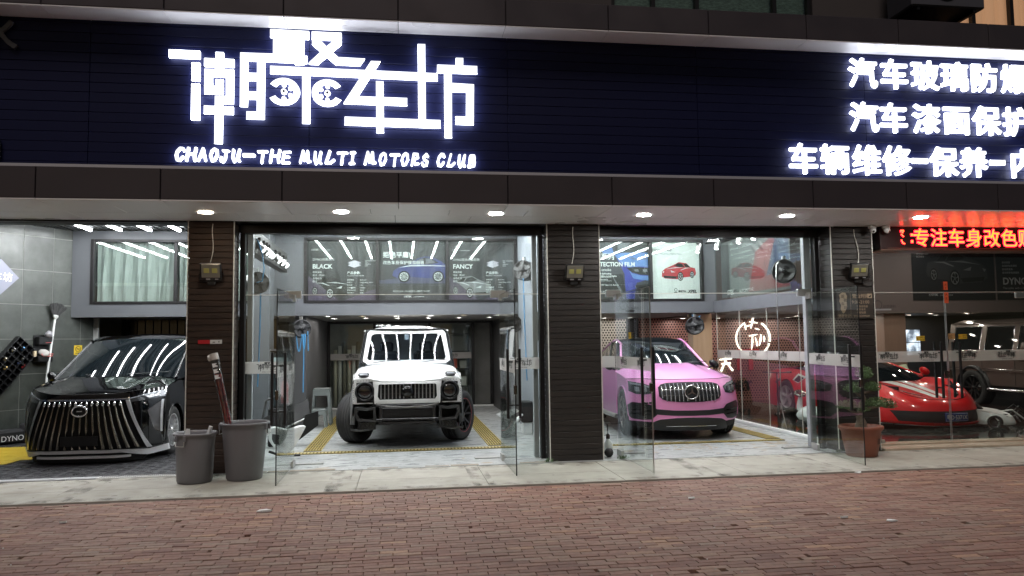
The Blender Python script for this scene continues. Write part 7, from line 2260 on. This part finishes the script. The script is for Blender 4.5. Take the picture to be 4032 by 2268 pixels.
# ------------------------------------------------------------ boxy off-roaders
def offroader(r, paint, stripped=True):
    """upright boxy off-roader; nose panel at y=0"""
    W = .875 if stripped else .90
    wk = .97 if stripped else 1.0
    mk = lambda: MB()
    # body sides with wheel openings
    for sg in (-1, 1):
        q = mk()
        ys_ = [-.02 + 4.55 * i / 120 for i in range(121)]
        nz = 16
        V, F = [], []
        for y in ys_:
            zt_ = min(1.155, 1.03 + (y + .02) * .7) if y < 1.28 else 1.20
            for i in range(nz + 1): V.append([y, lerp(.50, zt_, i / nz)])
        for a in range(120):
            for i in range(nz): F.append((a * (nz + 1) + i, (a + 1) * (nz + 1) + i, (a + 1) * (nz + 1) + i + 1, a * (nz + 1) + i + 1))
        for yc, rr in ((.86, .46), (3.71, .46)):
            F = [f for f in F if not all(math.hypot(V[i][0] - yc, V[i][1] - .42) < rr for i in f)]
            for v in V:
                d = math.hypot(v[0] - yc, v[1] - .42)
                if 1e-4 < d < rr: v[0], v[1] = yc + (v[0] - yc) * rr / d, max(.5, .42 + (v[1] - .42) * rr / d)
        q.add([(sg * (W - .012 * (v[1] - .5)), v[0], v[1]) for v in V], F, True)
        if not stripped:
            q.cbox(sg * (W + .012) - .012, -.02, .80, sg * (W + .012) + .012, 4.5, .845, b=.006)
        q.build('body_side', paint, r)
        # flares
        for yc in (.86, 3.71):
            q = mk()
            rows = []
            for i in range(25):
                a = math.pi * i / 24 * 1.10 - .16
                rows.append([(sg * x_, yc + rr * math.cos(a), .42 + rr * math.sin(a)) for x_, rr in ((W - .02, .52), (W + .035, .505), (W + .06, .475), (W + .05, .45), (W - .18, .44))])
            q.grid(rows)
            q.build('wheel_arch', MT['black'] if not stripped else mat('dusty_liner', (.035, .035, .035), .8, noise=(5, (.14, .14, .135))) if 'dusty_liner' not in bpy.data.materials else bpy.data.materials['dusty_liner'], r)
    # front wings: flat tops with lamp pods
    for sg in (-1, 1):
        q = mk()
        rows = []
        for i in range(13):
            t = i / 12
            y = -.03 + 1.34 * t
            z = 1.09 + .105 * min(1, t * 1.6) + .03 * t
            ed = min(1, t * 6)
            rows.append([(sg * .585, y, z + .012), (sg * .66, y, z + .028 * ed), (sg * .78, y, z + .022 * ed), (sg * .86 * wk, y + .0, z - .004), (sg * .892 * wk, y + .01, z - .045), (sg * .896 * wk, y + .02, z - .11)])
        q.grid(rows)
        # nose face of the wing round the lamp opening
        q.prism([(sg * .50, .70), (sg * .895 * wk, .70), (sg * .892 * wk, 1.0), (sg * .86 * wk, 1.09), (sg * .585, 1.10), (sg * .50, 1.07)], (0, -.035, 0), w=(0, .05, 0))
        q.build('front_wing', paint, r)
        q = mk(); q.cbox(sg * .70 - .085, .02, 1.125, sg * .70 + .085, .17, 1.185, b=.02); q.build('turn_signal_base', MT['black'], r)
        q = mk(); q.cbox(sg * .70 - .07, .005, 1.135, sg * .70 + .07, .06, 1.175, b=.015); q.build('turn_signal', MT['lens_clear'], r)
        # round lamp in an open dark cavity
        q = mk(); q.prism([(sg * .52, .72), (sg * .80, .72), (sg * .81, 1.03), (sg * .55, 1.05)], (0, -.0365, 0), w=(0, .0007, 0)); q.build('lamp_cavity', MT['matte_black'] if stripped else paint, r)
        q = mk(); q.lathe([(.118, .0), (.152, -.02), (.156, -.05), (.135, -.062), (.122, -.04), (.118, -.02)], (sg * .675, -.03, .895), (0, 1, 0), 36); q.build('headlight_ring', mat('ring_black', (.012, .012, .013), .3) if 'ring_black' not in bpy.data.materials else bpy.data.materials['ring_black'], r)
        q = mk(); q.lathe([(0, -.052), (.07, -.05), (.115, -.042), (.122, -.02), (.122, 0)], (sg * .675, -.03, .895), (0, 1, 0), 32); q.build('headlight', mat('dark_lens', (.004, .004, .005), .10, coat=1) if 'dark_lens' not in bpy.data.materials else bpy.data.materials['dark_lens'], r)
        if stripped:
            q = mk()
            for k in range(9): q.cbox(sg * .852 - .004, -.041, .73 + k * .036, sg * .852 + .004, -.036, .742 + k * .036, b=.001)
            for k in range(6): q.cbox(sg * (.56 + k * .045) - .006, -.041, 1.058, sg * (.56 + k * .045) + .006, -.036, 1.066, b=.001)
            q.tube([(sg * .56, -.06, .76), (sg * .53, -.075, .70), (sg * .55, -.07, .66), (sg * .60, -.06, .65)], .012, 6)
            q.build('bracket_holes', MT['black'], r)
    # bonnet: raised centre with swept edge, front edge lower in the middle
    q = mk(); rows = []
    for i in range(17):
        t = i / 16
        y = -.05 + 1.36 * t
        rr = []
        for j in range(21):
            u = -1 + j / 10
            hw = lerp(.60, .80, t)
            z = 1.035 + .155 * min(1, t * 1.5) ** .8 + .05 * t + .045 * (1 - abs(u) ** 4) * min(1, t * 5 + .3) + .05 * abs(u) ** 2 * (1 - t) * (1 if abs(u) < .99 else 1.2)
            rr.append((u * hw, y + .0 * u, z))
        rows.append(rr)
    q.grid(rows)
    q.grid([[(p[0], p[1], p[2]) for p in rows[0]], [(p[0], p[1] + .02, p[2] - .05) for p in rows[0]]])
    q.build('bonnet', paint, r)
    q = mk(); q.cbox(-.56, -.02, .98, .56, .02, 1.035, b=.004); q.build('bonnet_gap', MT['matte_black'], r)
    # grille surround and grille
    q = mk()
    out = [(-.515, .70), (.515, .70), (.525, .74), (.525, 1.02), (.50, 1.04), (-.50, 1.04), (-.525, 1.02), (-.525, .74)]
    inn = [(-.44, .765), (.44, .765), (.47, .81), (.46, .985), (.44, 1.005), (-.44, 1.005), (-.46, .985), (-.47, .81)]
    n_ = 8
    q.add([(x, -.09, z) for x, z in out] + [(x, -.10, z) for x, z in inn] + [(x, -.05, z) for x, z in inn] + [(x, .0, z) for x, z in out],
          [(i, (i + 1) % n_, (i + 1) % n_ + n_, i + n_) for i in range(n_)] + [(i + n_, (i + 1) % n_ + n_, (i + 1) % n_ + 2 * n_, i + 2 * n_) for i in range(n_)] + [(i, i + 3 * n_, (i + 1) % n_ + 3 * n_, (i + 1) % n_) for i in range(n_)])
    q.build('grille_surround', paint, r)
    q = mk(); q.box(-.475, -.045, .76, .475, -.03, 1.01); q.build('grille_back', MT['matte_black'], r)
    q = mk()
    for k in range(-7, 8):
        if abs(k) < 2 and k == 0: continue
        q.cbox(k * .060 - .0085, -.088, .775, k * .060 + .0085, -.052, .998, b=.007)
    q.build('grille_bars', MT['steel'] if stripped else MT['chrome'], r)
    q = mk()
    for z in (.85, .925): q.cbox(-.44, -.066, z - .005, .44, -.050, z + .005, b=.002)
    q.build('grille_cross_bars', MT['black'], r)
    q = mk(); q.lathe([(0, -.065), (.05, -.058), (.085, -.04), (.098, -.01), (.098, .03), (0, .03)], (0, -.075, .885), (0, 1, 0), 32); q.build('badge_dome', MT['black_paint'], r)
    # cabin
    def wsp(u, t):
        b_ = Vector((u * .77, 1.30 + .05 * u * u, 1.295)); tp = Vector((u * .69, 1.60 + .05 * u * u, 1.865))
        return b_.lerp(tp, t) + Vector((0, -.02 * math.sin(math.pi * t) * (1 - u * u), 0))
    q = mk(); q.grid([[tuple(wsp(u, t)) for u in [-.93 + 1.86 * i / 16 for i in range(17)]] for t in [.10 + .82 * j / 8 for j in range(9)]]); q.build('windscreen', bpy.data.materials.get('cabin_glass') or glass('cabin_glass', tint=(.50, .58, .64), f0=.05, gain=.9), r)
    q = mk()
    fr = [(-1, 0), (1, 0), (1, 1), (-1, 1)]
    hole_ = [(-.93, .16), (-.88, .10), (.88, .10), (.93, .16), (.90, .86), (.84, .92), (-.84, .92), (-.90, .86)]
    ou = [(-1.04, .1), (-.9, -.02), (.9, -.02), (1.04, .1), (1.04, .9), (.95, 1.04), (-.95, 1.04), (-1.04, .9)]
    O = [wsp(u, t) + Vector((0, -.008, 0)) for u, t in ou]; I = [wsp(u, t) + Vector((0, -.010, 0)) for u, t in hole_]; I2 = [p + Vector((0, .03, 0)) for p in I]
    q.add([tuple(p) for p in O + I + I2], [(i, (i + 1) % 8, (i + 1) % 8 + 8, i + 8) for i in range(8)] + [(i + 8, (i + 1) % 8 + 8, (i + 1) % 8 + 16, i + 16) for i in range(8)])
    q.build('windscreen_frame', paint, r)
    q = mk()
    for sg in (-1, 1):
        e1 = [tuple(wsp(sg * 1.04, t / 6) + Vector((0, -.006, 0))) for t in range(7)]
        q.tube(e1, .018, 6)
    tp = [tuple(wsp(u, 1.045) + Vector((0, -.004, .004))) for u in [-1.0 + 2.0 * i / 10 for i in range(11)]]
    q.tube(tp, .014, 6); q.build('windscreen_seal', MT['matte_black'], r)
    # roof: shallow crown with raised gutter
    q = mk(); rows = []
    for i in range(11):
        t = i / 10
        y = lerp(1.60, 4.50, t)
        cr = .105 * min(1, .25 + t * 3.2) if t < .5 else .105
        rr = []
        for j in range(17):
            u = -1 + j / 8
            rr.append((u * .745, y + .05 * u * u * (1 - t), 1.875 + cr * (1 - abs(u) ** 3.2)))
        rows.append(rr)
    q.grid(rows)
    for sg in (-1, 1): q.tube([(sg * .75, 1.62, 1.872), (sg * .762, 3, 1.872), (sg * .755, 4.5, 1.872)], .018, 6)
    q.build('roof', paint, r)
    for sg in (-1, 1):
        # greenhouse sides with three windows
        q = mk()
        def gp(y, z):
            f = (z - 1.19) / .68
            return (sg * lerp(.885 * wk, .745, f), y, z)
        wins = [(1.50, 2.42), (2.55, 3.35), (3.50, 4.35)]
        zs = [1.19, 1.27, 1.80, 1.872]
        cols = [1.34] + [v for w_ in wins for v in w_] + [4.53]
        for a, c in zip(cols, cols[1:]):
            for z0, z1 in zip(zs, zs[1:]):
                if any(abs(a - w_[0]) < 1e-6 and abs(c - w_[1]) < 1e-6 for w_ in wins) and abs(z0 - 1.27) < 1e-6: continue
                sh = lambda y, z: gp(y + (.24 * (z - 1.19) / .68 if y < 1.6 else 0), z)
                q.add([sh(a, z0), sh(c, z0), sh(c, z1), sh(a, z1)], [(0, 1, 2, 3)])
        q.build('door_upper', paint, r)
        for a, c in wins:
            q = mk(); q.add([tuple(Vector((sg * -.008, 0, 0)) + Vector(p)) for p in (gp(a - .02, 1.25), gp(c + .02, 1.25), gp(c + .02, 1.82), gp(a + (.20 if a < 1.6 else -.02), 1.82))], [(0, 1, 2, 3)])
            q.build('side_window', bpy.data.materials['cabin_glass'] if stripped else MT['car_glass'], r)
            q = mk()
            P_ = [Vector(gp(a + (.03 if a < 1.6 else 0), 1.27)), Vector(gp(c, 1.27)), Vector(gp(c, 1.80)), Vector(gp(a + (.20 if a < 1.6 else 0), 1.80))]
            P_ = [p + Vector((sg * .004, 0, 0)) for p in P_]
            q.tube(P_ + [P_[0]], .011, 6); q.build('window_trim', MT['black'] if stripped else MT['chrome'], r)
        for y in (2.48, 1.42, 3.42):
            q = mk(); q.tube([(sg * (W + .003), y, .52), (sg * (W - .005), y, 1.19)], .004, 4); q.build('door_gap', MT['matte_black'], r)
        if not stripped:
            for y in (2.20, 3.12):
                q = mk(); q.cbox(sg * (W + .02) - .018, y, 1.06, sg * (W + .02) + .018, y + .16, 1.10, b=.012); q.build('door_handle', MT['chrome'], r)
            q = mk(); q.tube([(sg * (W + .05), 1.35, .42), (sg * (W + .06), 3.2, .42)], .03, 8); q.build('side_step', MT['chrome'], r)
            q = mk(); q.tube([(sg * (W + .014), 1.35, .86), (sg * (W + .014), 4.5, .86)], .008, 5); q.build('side_moulding', MT['chrome'], r)
    # tail and floor
    q = mk(); q.box(-.88, 4.53, .5, .88, 4.55, 1.2); q.add([(-.88, 4.54, 1.2), (.88, 4.54, 1.2), (.745, 4.5, 1.87), (-.745, 4.5, 1.87)], [(0, 1, 2, 3)]); q.build('tail_panel', paint, r)
    q = mk(); q.box(-.84, .1, .36, .84, 4.4, .5)
    q.box(-.6, .25, .5, .6, 1.25, .98)
    for yc in (.86, 3.71):
        for sg in (-1, 1): q.box(sg * .55, yc - .5, .3, sg * .56, yc + .5, .95)
        q.tube([(-.72, yc, .40), (.72, yc, .40)], .06, 8)
    q.build('chassis', MT['matte_black'], r)
    # seats, dash and wheel seen through the glass
    q = mk()
    for sx in (-.38, .38):
        q.cbox(sx - .25, 2.2, .7, sx + .25, 2.7, .9, b=.06); q.cbox(sx - .24, 2.62, .85, sx + .24, 2.78, 1.5, b=.06); q.cbox(sx - .13, 2.66, 1.48, sx + .13, 2.76, 1.68, b=.04)
    q.cbox(-.76, 1.42, 1.0, .76, 1.75, 1.32, b=.06); q.build('seat', mat('cabin_dark', (.10, .105, .125), .7) if 'cabin_dark' not in bpy.data.materials else bpy.data.materials['cabin_dark'], r)
    q = mk(); q.tube([(.38 + .17 * math.cos(a * math.pi / 12), 1.85 - .06 * math.sin(a * math.pi / 12), 1.36 + .16 * math.sin(a * math.pi / 12)) for a in range(25)], .016, 6); q.build('steering_wheel', MT['black'], r)
    q = mk(); q.cbox(-.04, 1.58, 1.70, .04, 1.61, 1.80, b=.012); q.build('mirror_mount', MT['white_plastic'] if stripped else MT['black'], r)
    q = mk()
    for u in (-.62, .25): q.tube([(u, 1.28, 1.31), (u + .25, 1.315, 1.34), (u + .5, 1.325, 1.35)], .007, 5)
    q.build('wiper', MT['black'], r)
    if stripped:
        # exposed bumper carrier
        q = mk()
        q.cbox(-.50, -.10, .645, .50, .02, .685, b=.01); q.cbox(-.45, -.12, .60, .45, -.06, .64, b=.012); q.cbox(-.46, -.13, .375, .46, .0, .43, b=.01)
        q.cbox(-.62, -.16, .44, .62, -.08, .475, b=.01)
        for sx in (-.42, .42): q.cbox(sx - .03, -.15, .42, sx + .03, -.07, .66, b=.01)
        q.build('bumper_carrier', mat('carrier_black', (.010, .010, .011), .32), r)
        q = mk(); q.cbox(-.46, -.05, .445, .46, -.02, .60, b=.005)
        q.build('radiator', mat('radiator_black', (.015, .015, .016), .5), r)
        q = mk()
        for x in (-.28, -.13, .02, .17, .30): q.cbox(x, -.058, .46, x + .012, -.052, .59, b=.001)
        q.build('radiator_ribs', MT['black'], r)
        q = mk(); q.tube([(-.50, -.13, .70), (-.3, -.135, .655), (0, -.14, .64), (.3, -.135, .655), (.50, -.13, .70)], .016, 6); q.build('bumper_tube', mat('worn_alloy', (.14, .138, .135), .4, .8), r)
        for sg in (-1, 1):
            q = mk()
            o2 = [(sg * .49, .43), (sg * .78, .45), (sg * .835, .56), (sg * .825, .66), (sg * .74, .655), (sg * .64, .64), (sg * .50, .66)]
            i2 = [(sg * .54, .47), (sg * .745, .485), (sg * .785, .56), (sg * .775, .62), (sg * .71, .615), (sg * .64, .605), (sg * .54, .62)]
            q.add([(x, -.20, z) for x, z in o2] + [(x, -.19, z) for x, z in i2] + [(x, .05, z) for x, z in i2] + [(x, .05, z) for x, z in o2],
                  [(i, (i + 1) % 7, (i + 1) % 7 + 7, i + 7) for i in range(7)] + [(i + 7, (i + 1) % 7 + 7, (i + 1) % 7 + 14, i + 14) for i in range(7)] + [(i, i + 21, (i + 1) % 7 + 21, (i + 1) % 7) for i in range(7)])
            q.build('air_duct', mat('duct_grey', (.020, .020, .020), .45) if 'duct_grey' not in bpy.data.materials else bpy.data.materials['duct_grey'], r)
            q = mk(); q.box(sg * .54, .03, .46, sg * .785, .05, .63); q.build('duct_back', MT['matte_black'], r)
            q = mk()
            for k in range(6): q.tube([(sg * (.51 + k * .042), -.10, .42), (sg * (.55 + k * .042), -.06, .33)], .012, 5)
            q.cbox(sg * .50, -.06, .30, sg * .79, -.02, .43, b=.01); q.build('duct_louvres', MT['black'], r)
            q = mk()
            rows = [[(sg * (.855 + .02 * s), -.16 + .30 * s, .70 - .42 * t - .06 * math.sin(t * 3) * s) for s in (0, .5, 1)] for t in [i / 6 for i in range(7)]]
            q.grid(rows); q.grid([[(sg * (.60 + .30 * s), -.05 + .1 * t, .33 - .07 * s * (1 - s) - .05 * t) for s in [i / 6 for i in range(7)]] for t in (0, .5, 1)])
            q.build('arch_liner', bpy.data.materials['dusty_liner'], r)
    return r


G1X = .985
g1 = thing('off_roader', 'white boxy off-roader with its front bumper taken off in the middle bay', 'off-roader', (.09, 12.42, .004))
offroader(g1, MT['white_paint'], True)
g1.scale[0] = G1X
alloy = mat('dark_alloy', (.035, .034, .035), .35, .8)
for s in (-1, 1):
    wheel(g1, s * .86, .86, .415, .285, s, math.radians(-30), alloy, mat('rim_red', (.35, .02, .03), .4) if s < 0 else bpy.data.materials['rim_red'], spokes=5, style='twin')
    wheel(g1, s * .80, 3.71, .415, .285, s, 0, alloy, spokes=5, style='twin')
t = thing('cloth', 'crumpled white cloth on the roof edge of the white off-roader', 'cloth', (-.33, 14.06, 1.935))
q = MB(); rr = random.Random(3)
q.grid([[(-.13 + .052 * i + rr.uniform(-.015, .015), -.06 + .03 * j, .012 + .03 * math.sin(i * 1.7 + j) ** 2 + rr.uniform(0, .015)) for i in range(6)] for j in range(5)]); q.build('cloth', MT['white_plastic'], t)
g2 = thing('dark_off_roader', 'dark bronze boxy off-roader parked beyond the red sports car', 'off-roader', (13.83, 12.3, .05))
offroader(g2, MT['bronze_paint'], False)
for s in (-1, 1):
    for y in (.86, 3.71): wheel(g2, s * .80, y, .415, .285, s, 0, MT['black'], spokes=5, style='twin')
q = MB(); q.cbox(-.92, -.25, .42, .92, .05, .70, b=.05); q.build('bumper', MT['bronze_paint'], g2)

# white ride-on toy car by the red car
t = thing('toy_car', 'white ride-on toy sports car on the floor by the red car nose', 'toy car', (10.47, 12.02, .05), math.radians(40))
D = dict(W=.33, k=.2, p=2.6, y0=[(.03, .01), (.1, 0), (.2, .05), (.3, .12)], tum=[(.03, .95), (.15, 1), (.4, .9)], wid=[(0, 1), (1.2, 1)], L=1.2, zb=.07, belt=[(0, .19), (.2, .26), (.5, .31), (.9, .34), (1.2, .34)], hoodc=[(0, .18), (.3, .26), (.6, .33)], paint=MT['white_paint'], ys0=.10, arches=[(.25, .11, .125), (.95, .12, .135)], ws_y=.48, ws_c=.08, ws_xb=.24, ws_xt=.2, wt_y=.62, wt_c=.02, wt_z=.43, wt_d=.01, ws_b=.01, rf_y=.70, rf_z=.43, rf_x=.2, re_y=.8, re_z=.40, mir=None, ap=.008, bpil=())
gen_car(t, D)
for s in (-1, 1):
    for y in (.25, .95): wheel(t, s * .28, y, .115, .09, s, 0, MT['dark_chrome'], spokes=5, style='five')
t = thing('cable_pile', 'black folded stroller frame heaped behind the white toy car', 'stroller', (10.9, 12.6, .05))
q = MB()
for k in range(8):
    a = rr.uniform(-.6, .4); z = rr.uniform(.1, .45)
    q.tube([(a, rr.uniform(-.2, .2), .05), (a + .2, rr.uniform(-.2, .2), z), (a + rr.uniform(.3, .7), rr.uniform(-.2, .2), .08)], .014, 6)
q.build('frame', MT['black'], t)
q = MB(); q.tube([(-.45, -.1, .05), (-.5, -.2, .25), (-.2, -.25, .28), (.05, -.25, .1)], .015, 6); q.build('pale_tube', MT['white_plastic'], t)
